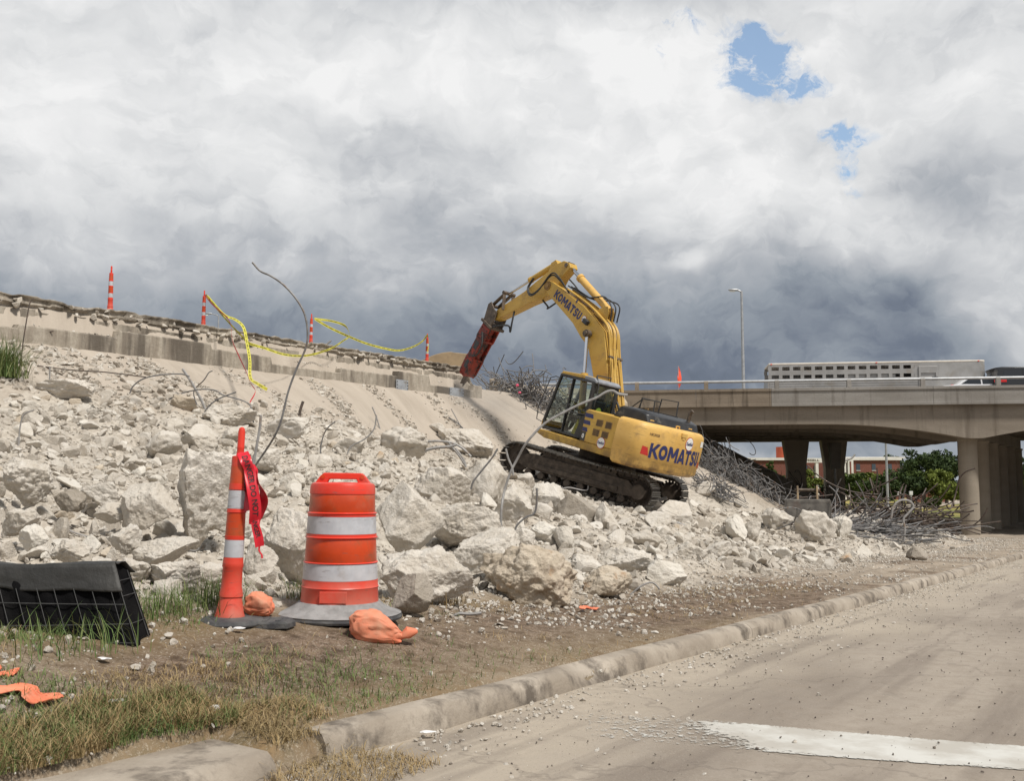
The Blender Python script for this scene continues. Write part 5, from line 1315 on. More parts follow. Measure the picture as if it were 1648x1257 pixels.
cw_ = [[(.95, 1.08), (1.42, 1.39), (1.85, 1.40), (1.85, 1.06)], [(1.92, 1.06), (1.92, 1.40), (2.45, 1.40), (2.98, 1.06)]]
o_ = at(1508, 615, 49.0); car('sedan', 'white car in front of the trailer nose, only its top showing over the parapet', 'car', (o_[0]-.15, 48.2, 3.64), cp_, cw_, M_WCAR, 1.8, (.8, 3.55), (-.01, .35, .78, .90))

# ------------------------------------------------------------------ things beyond the bridge
M_BRK = bpy.data.materials.new('red_brick'); M_BRK.use_nodes = True
def _brick():
    t = NT(M_BRK.node_tree); b = t.n['Principled BSDF']; g = t.node('ShaderNodeTexCoord').outputs['Object']
    br = t.node('ShaderNodeTexBrick'); t.l.new(t.mapping(g, (1, 1, 1), rot=(PI/2, 0, 0)), br.inputs['Vector']); br.inputs['Scale'].default_value = 3.2
    br.inputs['Color1'].default_value = (.17, .045, .028, 1); br.inputs['Color2'].default_value = (.13, .036, .024, 1); br.inputs['Mortar'].default_value = (.28, .20, .16, 1); br.inputs['Mortar Size'].default_value = .012
    t.l.new(br.outputs[0], b.inputs['Base Color']); b.inputs['Roughness'].default_value = .9
_brick()
M_CREAM = material('white_cornice', (.70, .68, .63), .8, col2=(.62, .60, .55), scale=1)
M_WIN = material('building_glass', (.06, .08, .10), .15, spec=.7)
def building():
    D = 128.0; t = empty('brick_building', (0, 0, 0), label='low red brick building with white cornice and white entrance frame behind the trees', cat='building')
    X = lambda px: at(px, 750, D)[0]; Z = lambda py: at(1400, py, D)[2]; g = -2.5; dep = 16
    xa, xb = X(1190), X(1448); zt = Z(741)
    MB().span(xa, X(1284), D, D+dep, g, zt).build('wall', M_BRK, t); MB().span(X(1284)+.003, X(1361), D+2.4, D+dep, g, zt).build('wall', M_BRK, t)
    MB().span(X(1361)+.003, xb, D, D+dep, g, zt).build('wall', M_BRK, t)
    MB().span(xa-.2, X(1284)-.02, D-.25, D+dep, zt+.003, zt+.32).build('cornice', M_CREAM, t); MB().span(X(1371), xb+.2, D-.25, D+dep, zt+.003, zt+.32).build('cornice', M_CREAM, t)
    MB().span(X(1371), xb+2, D+3, D+dep, zt+.325, zt+.5).build('roof', M_CREAM, t)
    # entrance portico with the name over it
    za, zb_ = Z(737.5), Z(744.8)
    pf = MB().span(X(1284), X(1361), D-.6, D+.0-.003, zb_, za).build('entrance_beam', M_CREAM, t)
    for px in (1288.5, 1313, 1335, 1357): MB().span(X(px-2.2), X(px+2.2), D-.55, D-.05, g, zb_-.003).build('entrance_pillar', M_CREAM, t)
    V, F = text_mesh('RUSSELL', (za-zb_)*.62, .012, xs=1.0); xs_ = [v[0] for v in V]; wid = max(xs_)-min(xs_); tw = X(1316.5)-X(1287.5); cx = (X(1316.5)+X(1287.5))/2
    MB().add([(cx+x/wid*tw, D-.63, (za+zb_)/2+y) for x, y in V], F).build('lettering', material('dull_lettering', (.17, .15, .12), .8), t)
    MB().span(X(1362), X(1370.5), D-.7, D-.003, g, za).build('white_pylon', M_CREAM, t); MB().span(X(1364.4), X(1367), D-.72, D-.695, g, Z(743)).build('pylon_recess', M_BRK, t)
    for px in (1381, 1406, 1432):
        w = MB().span(X(px-3), X(px+3), D-.05, D+.1, Z(757), Z(747)).build('window', M_WIN, t); MB().span(X(px-3.4), X(px+3.4), D-.09, D-.051, Z(758), Z(757.2)).build('sill', M_CREAM, w)
    for px in (1296, 1305, 1322): MB().span(X(px-3), X(px+3), D+2.3, D+2.45, g+.3, Z(749)).build('window', M_WIN, t)
    # round orange stair tower
    M_TW = material('orange_panel', (.50, .095, .035), .7, col2=(.42, .075, .03), scale=.6)
    cx = X(1286); MB().lathe([(1.0*(X(1299)-X(1286)), 0), (1.0*(X(1299)-X(1286)), Z(716.5)-zt-.35)], 32, (cx, D+7, zt+.35)).build('tower', M_TW, t, True)
    MB().box((X(1299.8), D+6.2, Z(721)), (.35, .35, .35)).build('security_light', M_CREAM, t, False, .05)
    MB().span(X(1470), X(1560), D+14, D+26, g, g+3.4).build('annex_wall', M_BRK, t)
building()
tag(MB().span(*(at(1470, 800, 112)[0], at(1525, 800, 112)[0]), 112, 114, -2.5, -.2).build('brick_wall', M_BRK, None), 'low red brick wall between tree trunks under the bridge', 'brick wall')

def leaf_mat(name, a, b_):
    m = bpy.data.materials.new(name); m.use_nodes = True; t = NT(m.node_tree); b = t.n['Principled BSDF']
    g = t.node('ShaderNodeNewGeometry'); c = t.mix(g.outputs['Random Per Island'], a, b_); n = t.noise(g.outputs['Position'], .8, 3, .6); c = t.mix(t.ramp(n, [(.4, 0.), (.62, .6)]), c, tuple(k*.55 for k in a))
    t.put(b.inputs['Base Color'], c); b.inputs['Roughness'].default_value = .65; b.inputs['Specular IOR Level'].default_value = .2
    return m
M_LF = [leaf_mat('dark_leaves', (.030, .052, .016), (.062, .092, .026)), leaf_mat('mid_leaves', (.050, .080, .018), (.095, .130, .032)), leaf_mat('bright_leaves', (.11, .145, .022), (.18, .21, .045))]
M_BARK = material('bark', (.10, .075, .055), .9, col2=(.06, .045, .035), scale=6, bump=.5)
def tree(px, pbase, ptop, wpx, D, kind, label, seed, grp='trees beyond the bridge', name='tree', lean=0):
    rs_ = np.random.RandomState(seed); x = at(px, pbase, D)[0]; zb_ = -2.45; zt = at(px, ptop, D)[2]; Hh = zt-zb_; Wd = wpx/FPX*D/2
    t = empty(name, (x, D, zb_), label=label, cat='tree' if name == 'tree' else 'shrub', group=grp)
    b = MB(); th = Hh*.30; b.tube([(0, 0, -.2), (.05*Hh*lean, 0, th*.6), (.1*Hh*lean, .05, th*1.3), (.12*Hh*lean, 0, th*2)], [.035*Hh, .028*Hh, .02*Hh, .008*Hh], 8)
    for i in range(6):
        a = rs_.uniform(0, 6.28); b.tube([(.06*Hh*lean, 0, th*rs_.uniform(.7, 1.2)), (math.cos(a)*Wd*.4, math.sin(a)*Wd*.4, th*1.7), (math.cos(a)*Wd*.75, math.sin(a)*Wd*.75, th*rs_.uniform(1.9, 2.5))], [.015*Hh, .009*Hh, .003*Hh], 6)
    b.build('trunk', M_BARK, t, True)
    nc = 34; C = []; R = []
    for i in range(nc):
        d = rs_.randn(3); d /= np.linalg.norm(d); rr = rs_.uniform(.35, .86); c = d*rr*np.array([Wd, Wd, Hh*.40]); c[2] += Hh*.60; C.append(c); R.append(rs_.uniform(.16, .34)*min(Wd, Hh*.45))
    C = np.array(C); R = np.array(R); n = int(min(9000, 2400+900*Wd)); k = rs_.randint(nc, size=n); d = rs_.randn(n, 3); d /= np.linalg.norm(d, axis=1, keepdims=True)
    P = C[k]+d*R[k][:, None]*(rs_.rand(n)**.45)[:, None]*np.array([1.05, 1.05, .8]); P[:, 0] += Hh*.12*lean; P = P[P[:, 2] > Hh*.14*rs_.rand(len(P))+.1]
    n = len(P); a1 = rs_.randn(n, 3); a1 /= np.linalg.norm(a1, axis=1, keepdims=True); a2 = np.cross(a1, rs_.randn(n, 3)); a2 /= np.linalg.norm(a2, axis=1, keepdims=True); s = (.05+.07*rs_.rand(n))[:, None]*max(1, Wd/3)**.5*1.25
    V = np.stack([P-a1*s*1.5, P-a2*s*.7, P+a1*s*1.5, P+a2*s*.7], 1).reshape(-1, 3); F = np.arange(n*4).reshape(-1, 4)
    mesh_from('crown', V, F, M_LF[kind], t)
TR = [(1488, 815, 719, 112, 104, 0, 'darkest big tree left of the bridge column'), (1524, 815, 719, 90, 106, 0, 'tall dark tree partly hidden by the bridge column'), (1440, 812, 726, 88, 140, 0, 'distant dark tree rising over the brick building roof'),
      (1452, 815, 748, 84, 96, 1, 'mid-green bushy tree beside the thin street lamp'), (1510, 815, 752, 60, 92, 2, 'bright yellow-green tree left of the bridge column'), (1400, 812, 754, 78, 94, 2, 'light green tree in front of the brick wall windows'),
      (1374, 812, 757, 60, 92, 1, 'green tree right of the white downpipe'), (1302, 800, 752, 54, 100, 2, 'small bright tree in front of the white entrance pillars'), (1425, 815, 762, 66, 90, 0, 'dark low tree left of the thin street lamp'),
      (1475, 812, 762, 74, 93, 0, 'dark low tree right of the thin street lamp'), (1535, 815, 775, 50, 88, 2, 'low bright bush against the bridge column'), (1240, 760, 738, 22, 125, 1, 'tiny tree top over the slope at left'), (1264, 780, 762, 26, 118, 0, 'low tree in front of the left part of the brick building'),
      (1612, 818, 732, 60, 98, 1, 'tree between the two bridge columns, left part'), (1650, 818, 722, 70, 104, 0, 'tall dark tree at the right edge under the bridge'), (1632, 820, 762, 48, 90, 2, 'bright small tree at the right edge under the bridge'), (1345, 812, 758, 50, 96, 0, 'dark tree behind the right-hand hammerhead pier')]
for i, (a, b_, c, w, D, k, lab) in enumerate(TR): tree(a, b_, c, w, D, k, lab, 50+i)
for i, (a, w, D, lab) in enumerate(((1390, 40, 84, 'clipped green hedge bush under the light green tree'), (1500, 44, 84, 'clipped hedge bush left of the bridge column'), (1622, 34, 86, 'clipped hedge bush at the right edge'))):
    tree(a, 818, 800, w, D, 1, lab, 90+i, 'hedge bushes beyond the bridge', 'hedge_bush')
# small bollard-like signs by the far road
M_SG = material('far_sign', (.6, .6, .58), .6)
for px, pt, lab in ((1447, 792, 'small grey far post beside the thin street lamp'), (1466, 791, 'small white-headed far post right of the thin street lamp'), (1637, 812, 'small far post at the right edge')):
    p = at(px, pt, 80); t = empty('marker_post', (p[0], 80, -2.35), label=lab, cat='post', group='small posts by the far street'); MB().cyl((0, 0, 0), (0, 0, p[2]+2.35-.3), .06, 8).build('pole', M_POLE, t); MB().box((0, 0, p[2]+2.35-.15), (.28, .12, .32)).build('head', M_SG, t, False, .03)
# ------------------------------------------------------------------ excavator
M_Y = material('yellow_machine_paint', (.56, .355, .075), .45, col2=(.50, .305, .06), scale=1.8, grime=(.36, .22, .075), gscale=2.6, glo=.54, ghi=.75, bump=.08, bscale=12, spec=.4)
M_YC = material('yellow_counterweight_paint', (.68, .43, .13), .5, col2=(.62, .375, .10), scale=1.4, grime=(.42, .26, .10), gscale=2.2, glo=.56, ghi=.76, bump=.1, bscale=14, spec=.4)
def _wear(mat):
    t = NT(mat.node_tree); b = t.n['Principled BSDF']; src = b.inputs['Base Color'].links[0].from_socket
    g = t.node('ShaderNodeTexCoord').outputs['Object']; s = t.node('ShaderNodeSeparateXYZ'); t.l.new(g, s.inputs[0])
    low = t.ramp(t.m('SUBTRACT', 1.75, s.outputs[2]), [(.25, 0.), (.62, 1.)]); n = t.noise(g, 3.2, 6, .7)
    c = t.mix(t.m('MULTIPLY', low, t.ramp(n, [(.42, 0.), (.58, .9)])), src, (.16, .095, .05))
    sc = t.noise(t.mapping(g, (1, 1, 14)), 3.0, 4, .6); c = t.mix(t.ramp(sc, [(.62, 0.), (.66, .55)]), c, (.20, .13, .07))
    t.put(b.inputs['Base Color'], c)
_wear(M_YC); _wear(M_Y)
M_YD = material('dirty_yellow_paint', (.36, .215, .07), .7, col2=(.20, .125, .06), scale=5, grime=(.10, .07, .045), gscale=5, bump=.3)
M_STEEL = material('dirty_track_steel', (.055, .043, .034), .75, .3, col2=(.10, .08, .063), scale=6, grime=(.045, .036, .03), gscale=5, bump=.3)
M_SHOE = material('worn_track_shoes', (.05, .044, .039), .5, .5, col2=(.11, .10, .09), scale=9, grime=(.05, .042, .036), gscale=6)
M_GROUS = material('polished_grousers', (.34, .33, .31), .4, .7, col2=(.22, .21, .19), scale=14)
M_BLKP = material('black_machine_paint', (.016, .016, .018), .38, col2=(.030, .030, .031), scale=3, grime=(.10, .095, .085), gscale=3, glo=.58)
M_CABF = material('charcoal_cab_frame', (.030, .030, .032), .5, col2=(.045, .044, .043), scale=4)
M_BLUE = material('dark_blue_decal', (.022, .028, .11), .5, col2=(.03, .036, .12), scale=9)
M_WHT = material('white_decal', (.78, .78, .76), .5)
M_REDD = material('red_decal', (.50, .03, .025), .5)
M_CHR = material('chrome_rod', (.62, .63, .66), .12, 1.0)
M_HOSE = material('black_hose', (.018, .018, .018), .6, col2=(.04, .04, .04), scale=9)
M_HAM = material('red_hammer_paint', (.33, .036, .018), .55, col2=(.22, .026, .015), scale=3, grime=(.045, .026, .022), gscale=3.4, glo=.46, ghi=.58, bump=.2)
M_BRN = material('worn_brown_steel', (.16, .125, .095), .6, .4, col2=(.085, .066, .052), scale=7, bump=.2)
M_GLASS = bpy.data.materials.new('cab_glass'); M_GLASS.use_nodes = True
def _gl():
    t = NT(M_GLASS.node_tree); t.n.clear(); tr = t.node('ShaderNodeBsdfTransparent'); tr.inputs[0].default_value = (.80, .85, .84, 1); gl = t.node('ShaderNodeBsdfGlossy'); gl.inputs['Roughness'].default_value = .04
    mx = t.node('ShaderNodeMixShader'); mx.inputs[0].default_value = .05; t.l.new(tr.outputs[0], mx.inputs[1]); t.l.new(gl.outputs[0], mx.inputs[2])
    o = t.node('ShaderNodeOutputMaterial'); t.l.new(mx.outputs[0], o.inputs[0])
_gl()
EX_POS = Vector((2.324, 29.172, -.275)); EA, EB, YT, YH = -.233, .107, 2.661, 2.263
NB = Matrix.Rotation(EB, 4, 'X') @ Matrix.Rotation(-EA, 4, 'Y')
RT = NB @ Matrix.Rotation(YT, 4, 'Z')
HM = Matrix.Rotation(YH-YT, 4, 'Z')            # upper structure relative to the tracks
def excavator():
    X = empty('excavator', (0, 0, 0), label='yellow tracked excavator with a red hydraulic hammer climbing the rubble slope', cat='excavator')
    X.matrix_world = Matrix.Translation(EX_POS) @ RT
    LT = 2.33; G = 1.32; S = .62
    # tracks
    def belt_path(n):
        r = .43; zc = .46; a = LT-r; per = 4*a+2*PI*r; out = []
        for i in range(n):
            s = per*i/n
            if s < 2*a: p = (-a+s, zc+r); ang = 0; sag = -.035*math.sin(PI*s/(2*a))**2 if True else 0; p = (p[0], p[1]+sag)
            elif s < 2*a+PI*r: q = (s-2*a)/r; p = (a+r*math.sin(q), zc+r*math.cos(q)); ang = -q
            elif s < 4*a+PI*r: p = (a-(s-2*a-PI*r), zc-r); ang = -PI
            else: q = (s-4*a-PI*r)/r; p = (-a-r*math.sin(q), zc-r*math.cos(q)); ang = -PI-q
            out.append((p[0], p[1], ang))
        return out
    for sg in (1, -1):
        y = sg*G; n = 50; sh = MB(); gr = MB(); ln = MB()
        for (px, pz, a) in belt_path(n):
            R = Matrix.Rotation(-a, 3, 'Y'); nrm = R @ Vector((0, 0, 1)); tx = R @ Vector((1, 0, 0))
            c = Vector((px, y, pz))
            sh.box(c+nrm*.012, (.182, S, .022), R)
            for dx in (-.055, .0, .055): gr.box(c+nrm*.038+tx*dx, (.014, S-.01, .030), R)
            for yy in (-.09, .09): ln.box(c-nrm*.045+Vector((0, yy, 0)), (.16, .035, .085), R)
        b = sh.build('track', M_SHOE, X); gr.build('grouser', M_GROUS, b); ln.build('track_chain', M_STEEL, b)
        f = MB(); f.prism([(-1.72, .30), (-1.78, .52), (-1.55, .70), (1.5, .70), (1.8, .58), (1.8, .36), (1.55, .27), (-1.5, .27)], 'y', y-.17, y+.17)
        f.span(-1.3, 1.3, y+sg*.172, y+sg*.20, .33, .46)
        f.prism([(-1.2, .70), (-1.1, .80), (1.1, .80), (1.2, .70)], 'y', y-.10, y+.10)
        f.span(-.5, .1, y+sg*.172, y+sg*.185, .52, .60); f.build('track_frame', M_STEEL, X, False, .02)
        pl = MB()
        for k in range(8): pl.lathe([(.05, -.16), (.10, -.15), (.11, -.08), (.085, -.06), (.085, .06), (.11, .08), (.10, .15), (.05, .16)], 14) if False else None
        for k in range(8):
            x = -1.45+k*.414; q = MB().lathe([(.04, -.17), (.10, -.165), (.115, -.09), (.085, -.07), (.085, .07), (.115, .09), (.10, .165), (.04, .17)], 14).build('roller', M_STEEL, X, True, M=Matrix.Translation((x, y, .165)) @ Matrix.Rotation(PI/2, 4, 'X'))
        for x in (-.75, .75): MB().lathe([(.03, -.12), (.07, -.12), (.07, .12), (.03, .12)], 12).build('carrier_roller', M_STEEL, X, True, M=Matrix.Translation((x, y, .80)) @ Matrix.Rotation(PI/2, 4, 'X'))
        # idler at the front, toothed sprocket at the rear
        MB().lathe([(.05, -.12), (.16, -.12), (.20, -.06), (.33, -.06), (.36, -.05), (.36, .05), (.33, .06), (.20, .06), (.16, .12), (.05, .12)], 32).build('idler', M_STEEL, X, True, M=Matrix.Translation((LT-.43, y, .46)) @ Matrix.Rotation(PI/2, 4, 'X'))
        sp = MB().lathe([(.05, -.22), (.20, -.22), (.24, -.12), (.28, -.05), (.31, -.04), (.31, .04), (.28, .05), (.24, .12), (.20, .16), (.05, .16)], 32)
        for k in range(20):
            a = 2*PI*k/20; sp.box((.335*math.cos(a), .335*math.sin(a), 0), (.07, .05, .06), Matrix.Rotation(a, 3, 'Z'))
        sp.build('sprocket', M_STEEL, X, False, M=Matrix.Translation((-LT+.43, y, .46)) @ Matrix.Rotation(PI/2*(1), 4, 'X'))
    c = MB(); c.prism([(-.9, -.75), (-.55, -1.15), (.55, -1.15), (.9, -.75), (.9, .75), (.55, 1.15), (-.55, 1.15), (-.9, .75)], 'z', .52, .92)
    for sx in (-1, 1):
        for sg in (-1, 1): c.bar((sx*.5, sg*.6, .62), (sx*1.05, sg*1.2, .52), .42, .30)
    c.build('car_body', M_STEEL, X, False, .02)
    MB().lathe([(.60, .92), (.62, .93), (.62, 1.16), (.60, 1.17)], 36).build('slew_ring', M_STEEL, X, True)

    def heavy(txt, h, wtot, st=.25):
        "broad slab lettering built from thick strokes: (x, y, stroke number) and faces, centred"
        G_ = {'K': [[(.12, 0), (.12, 1)], [(.80, 1.0), (.26, .46)], [(.36, .56), (.84, 0)]], 'O': 'ring', 'M': [[(.12, 0), (.12, 1)], [(1.0, 0), (1.0, 1)], [(.18, .98), (.56, .30)], [(.94, .98), (.56, .30)]],
              'A': [[(.10, 0), (.46, 1)], [(.82, 0), (.50, 1)], [(.28, .28), (.66, .28)]], 'T': [[(0, .88), (.84, .88)], [(.42, 0), (.42, .80)]],
              'S': [[(.72, .80), (.56, .89), (.26, .88), (.14, .72), (.26, .57), (.56, .46), (.68, .28), (.54, .12), (.24, .11), (.08, .22)]], 'U': [[(.12, 1), (.12, .30), (.24, .12), (.46, .12), (.62, .30), (.62, 1)]]}
        adv = {'K': .94, 'O': 1.0, 'M': 1.20, 'A': .98, 'T': .90, 'S': .88, 'U': .80}
        V = []; F = []; x0 = 0
        for ch in txt:
            g_ = G_[ch]
            if g_ == 'ring':
                b = len(V)
                for k in range(20):
                    a = 2*PI*k/20; V += [(x0+.44+.45*math.cos(a), .5+.5*math.sin(a), 0), (x0+.44+.20*math.cos(a), .5+.23*math.sin(a), 0)]
                F += [(b+2*k, b+2*((k+1) % 20), b+2*((k+1) % 20)+1, b+2*k+1) for k in range(20)]
            else:
                for si, pl_ in enumerate(g_):
                    m_ = len(pl_); b = len(V)
                    for i, p in enumerate(pl_):
                        a = pl_[max(0, i-1)]; c_ = pl_[min(m_-1, i+1)]; dx, dy = c_[0]-a[0], c_[1]-a[1]; L = math.hypot(dx, dy); nx, ny = -dy/L, dx/L
                        if m_ == 2 and abs(dy) > 1e-6 and abs(dx) > 1e-6: nx, ny = 1.0/max(.6, abs(dy)/L)*.95, 0
                        V += [(x0+p[0]+nx*st/2, p[1]+ny*st/2, si), (x0+p[0]-nx*st/2, p[1]-ny*st/2, si)]
                    F += [(b+2*i, b+2*i+1, b+2*i+3, b+2*i+2) for i in range(m_-1)]
            x0 += adv[ch]
        x0 -= .04
        V = [((x/x0-.5)*wtot, (y-.5)*h, s) for x, y, s in V]
        # subdivide long strokes so that they can follow a curve
        return V, F
    def P(mb, name, mat, parent=X, smooth=False, bevel=0, seg=2): return mb.build(name, mat, parent, smooth, bevel, HM, seg)
    # revolving frame with side skirt
    f = MB(); f.span(-1.9, 1.0, -1.28, .98, 1.17, 1.36)
    f.build('deck_frame', M_YD, X, False, .02, HM)
    d = MB(); d.prism([(1.72, 1.30), (1.52, 1.40), (-1.75, 1.40), (-1.75, 1.18), (1.25, 1.18)], 'y', .45, 1.19); P(d, 'side_skirt', M_Y, bevel=.02)
    d = MB(); d.prism([(1.2, 1.20), (1.5, 1.40), (-1.75, 1.40), (-1.75, 1.18)], 'y', -1.42, -.75); P(d, 'side_skirt', M_Y, bevel=.02)
    # left housing behind the cab
    bp = MB(); bp.prism([(-.235, 1.403), (-.235, 2.27), (-.32, 2.32), (-1.74, 2.30), (-1.74, 1.403)], 'y', .30, 1.21); body = P(bp, 'side_housing', M_Y, bevel=.03)
    rp_ = MB(); rp_.prism([(.75, 1.403), (.75, 2.0), (.5, 2.12), (-1.74, 2.28), (-1.74, 1.403)], 'y', -1.45, -.72); P(rp_, 'right_housing', M_Y, bevel=.04)
    mid = MB(); mid.span(-1.74, -.35, -.71, .29, 1.37, 2.22); P(mid, 'engine_deck', M_BLKP, bevel=.02)
    e = .0
    st = MB()
    for k in range(3): st.prism([(-.262, 2.205-k*.20), (-.262, 2.09-k*.20), (-.60+k*.06, 2.09-k*.20), (-.56+k*.06, 2.205-k*.20)], 'y', 1.2115, 1.216)
    P(st, 'decal_stripe', M_BLUE, body)
    P(MB().span(-.262, -.44, 1.2115, 1.217, 1.42, 1.68+.0), 'number_panel', M_CABF, body)
    def decal(txt, size, bold, cx, cz, mat, parent, y=1.220, xs=1.0, ang=0):
        V, F = text_mesh(txt, size, bold, xs=xs); ca, sa = math.cos(ang), math.sin(ang)
        m_ = MB().add([(cx-(x*ca-z*sa), y, cz+(x*sa+z*ca)) for x, z in V], F); return P(m_, 'lettering', mat, parent)
    decal('0', .17, .006, -.35, 1.55, M_WHT, body)
    for gx in (-.88, -1.24):
        for gz in (2.02, 1.74):
            gx2 = gx+(.06 if gz < 1.9 else 0)
            g = MB().span(gx2-.13, gx2+.13, 1.2115, 1.218, gz-.095, gz+.095); gg = P(g, 'grille', M_YD, body)
            s = MB()
            for k in range(6): s.span(gx2-.11, gx2+.11, 1.2185, 1.224, gz-.085+k*.029, gz-.073+k*.029)
            P(s, 'slot', M_DARK, gg)
    def emblem(cx, cz, r, parent, mapper, txt='KenSol'):
        def disc(R_, o_):
            V = [mapper(cx+R_*f_*math.cos(q), cz+R_*f_*math.sin(q), o_) for f_ in (.01, .25, .5, .75, 1.0) for q in np.linspace(0, 2*PI, 33)[:-1]]
            return MB().add(V, [(i*32+k, i*32+(k+1) % 32, (i+1)*32+(k+1) % 32, (i+1)*32+k) for i in range(4) for k in range(32)])
        P(disc(r, .004), 'emblem', M_REDD, parent); P(disc(r*.90, .008), 'emblem_disc', M_WHT, parent)
        V, F = text_mesh(txt, r*.68, r*.03); w = max(v[0] for v in V)-min(v[0] for v in V); k = r*1.55/w
        P(MB().add([mapper(cx-x*k, cz+y_*k*1.25, .012) for x, y_ in V], F), 'lettering', M_BLUE, parent)
    side = lambda x, z, o: (x, 1.212+o, z)
    emblem(-1.10, 1.50, .16, body, side)
    # counterweight: rounded tail
    XW, R0 = -1.75, 2.86
    def outline(ins, n=26):
        pts = [(XW, 1.44-ins)]
        yc = 1.44-ins; 
        R = R0-ins; corner = .28
        # side run, rounded corner, arc round the back
        a_end = math.asin(min(.999, (yc-corner*.55)/R)); pts += [(XW-.25, yc), (-R*math.cos(a_end)+.30, yc-.012), (-R*math.cos(a_end)+.12, yc-.045)]
        for a in np.linspace(a_end, -a_end, n): pts.append((-R*math.cos(a), R*math.sin(a)))
        pts += [(-R*math.cos(a_end)+.12, -(yc-.045)), (-R*math.cos(a_end)+.30, -(yc-.012)), (XW-.25, -yc), (XW, -yc)]
        return pts
    prof = [(.16, 1.10), (.05, 1.16), (.02, 1.22), (.02, 1.37), (.0, 1.40), (0.0, 1.9), (.01, 2.18), (.035, 2.28), (.09, 2.34), (.17, 2.365)]
    rings = [[(x, y, z) for x, y in outline(ins)] for ins, z in prof]
    cw = MB().loft(rings); cwt = P(cw, 'counterweight', M_YC, X, True)
    def rear(s, z, o):    # s metres along the back, towards the machine's right
        ins = float(np.interp(z, [p[1] for p in prof], [p[0] for p in prof])); a = -s/R0; R = R0-ins+o+.002; return (-R*math.cos(a), R*math.sin(a), z)
    def rear_text(txt, size, bold, s0, z0, mat, xs=1, tilt=0, target=None):
        V, F = text_mesh(txt, size, bold, xs=xs); w = max(v[0] for v in V)-min(v[0] for v in V); k = target/w if target else 1
        P(MB().add([rear(s0+x*k, z0+y, .006) for x, y in V], F), 'lettering', mat, cwt)
    V, F = heavy('KOMATSU', .40, 2.10); P(MB().add([rear(.04+x, 1.66+y, .006+.0015*s) for x, y, s in V], F), 'lettering', M_BLUE, cwt)
    V, F = text_mesh("'", .40, .03); P(MB().add([rear(.45+x, 1.93+y, .006) for x, y in V], F), 'lettering', M_BLUE, cwt)
    emblem(.36+.0, 2.03, .19, cwt, lambda s, z, o: rear(.72-s, z, o) if False else rear(.36-(s-.36), z, o))
    rear_text('HK3028', .09, .003, -.95, 2.08, material('faint_lettering', (.20, .12, .05), .6))
    P(MB().add([rear(s, z, .005) for s, z in ((-1.26, 1.52), (-1.02, 1.50), (-1.08, 1.72), (-1.24, 1.74))], [(0, 1, 2, 3)]), 'red_reflector', M_REDD, cwt)
    P(MB().add([rear(s, z, .005) for s, z in ((1.12, 1.42), (1.22, 1.42), (1.24, 1.58), (1.14, 1.58))], [(0, 1, 2, 3)]), 'red_reflector', M_REDD, cwt)
    P(MB().add([rear(s, z, .005) for s, z in ((1.05, 2.0), (1.28, 2.0), (1.28, 2.16), (1.05, 2.16))], [(0, 1, 2, 3)]), 'label_sticker', M_WHT, cwt)
    l = MB()
    for s in (-1.05, .15, 1.0):
        x, y, z = rear(s*.9, 2.30, -.30); l.tube([(x, y-.07, z+.03), (x, y-.06, z+.13), (x, y+.06, z+.13), (x, y+.07, z+.03)], .022, 8)
    x, y, z = rear(.05, 2.25, 0); l.box((x+.01, y, z-.02), (.10, .22, .10)); l.box((x, y+.0, z-.1), (.06, .12, .08))
    P(l, 'lifting_lug', M_YC, cwt, True)
    # black engine hood
    h = MB(); hp = lambda y, i: [(-1.02-i*.9, y, 2.31), (-1.16-i, y, 2.56), (-1.30-i, y, 2.66-i*.6), (-2.12+i, y, 2.66-i*.6), (-2.34+i, y, 2.56), (-2.44+i*.6, y, 2.33)]
    hr = [hp(.98, .10), hp(.90, .02), hp(.5, 0), hp(-.9, 0), hp(-1.12, .03), hp(-1.22, .14)]
    hood = P(h.loft(hr), 'engine_hood', M_BLKP, X, True, .02)
    v = MB()
    for k in range(6): v.box((-1.24-k*.06*.0, .93-.0, 2.37+k*.045), (.34-.03*k, .09, .018))
    for k in range(7): v.bar((-1.055-.02*k, .86, 2.36+k*.033), (-1.055-.02*k, .10, 2.36+k*.033), .03, .012)
    P(v, 'vent_slot', M_DARK, hood)
    P(MB().span(-1.32, -2.1, .30, .325, 2.655, 2.68).span(-1.32, -2.1, -.5, -.475, 2.655, 2.68), 'hood_rib', M_BLKP, hood)
    P(MB().tube([(-2.2, -.85, 2.6), (-2.2, -.85, 2.86), (-2.26, -.86, 2.94)], .055, 10), 'exhaust_pipe', M_BRN, X, True)
    P(MB().box((-1.45, .1, 2.70), (.10, .05, .05)).box((-1.9, .6, 2.70), (.08, .04, .04)), 'hood_latch', M_YD, hood)
    # handrails on the right side
    r_ = MB()
    for pts in (((.35, -1.35, 2.05), (.15, -1.36, 2.95), (-.35, -1.36, 2.98), (-.45, -1.35, 2.15)), ((-.55, -1.35, 2.2), (-.6, -1.36, 3.08), (-1.25, -1.36, 3.1), (-1.35, -1.33, 2.3)), ((-.35, -1.36, 2.62), (-1.3, -1.36, 2.66)), ((-.6, -1.36, 2.98), (-.62, -.5, 2.98), (-.62, -.5, 2.2)), ((.9, -.85, 1.9), (.15, -1.36, 2.95))):
        r_.tube(pts, .022, 6)
    P(r_, 'handrail', M_CABF, X, True)
    P(MB().box((-.8, -1.1, 2.36), (.35, .3, .14)), 'work_lamp', M_POLE, X, False, .02)
    # cab ------------------------------------------------------------
    y0, y1 = .04, 1.05
    cab = MB(); A = (1.53, 1.42); B_ = (1.60, 1.66); C_ = (1.27, 3.16); D_ = (-.17, 3.12); E_ = (-.20, 1.42)
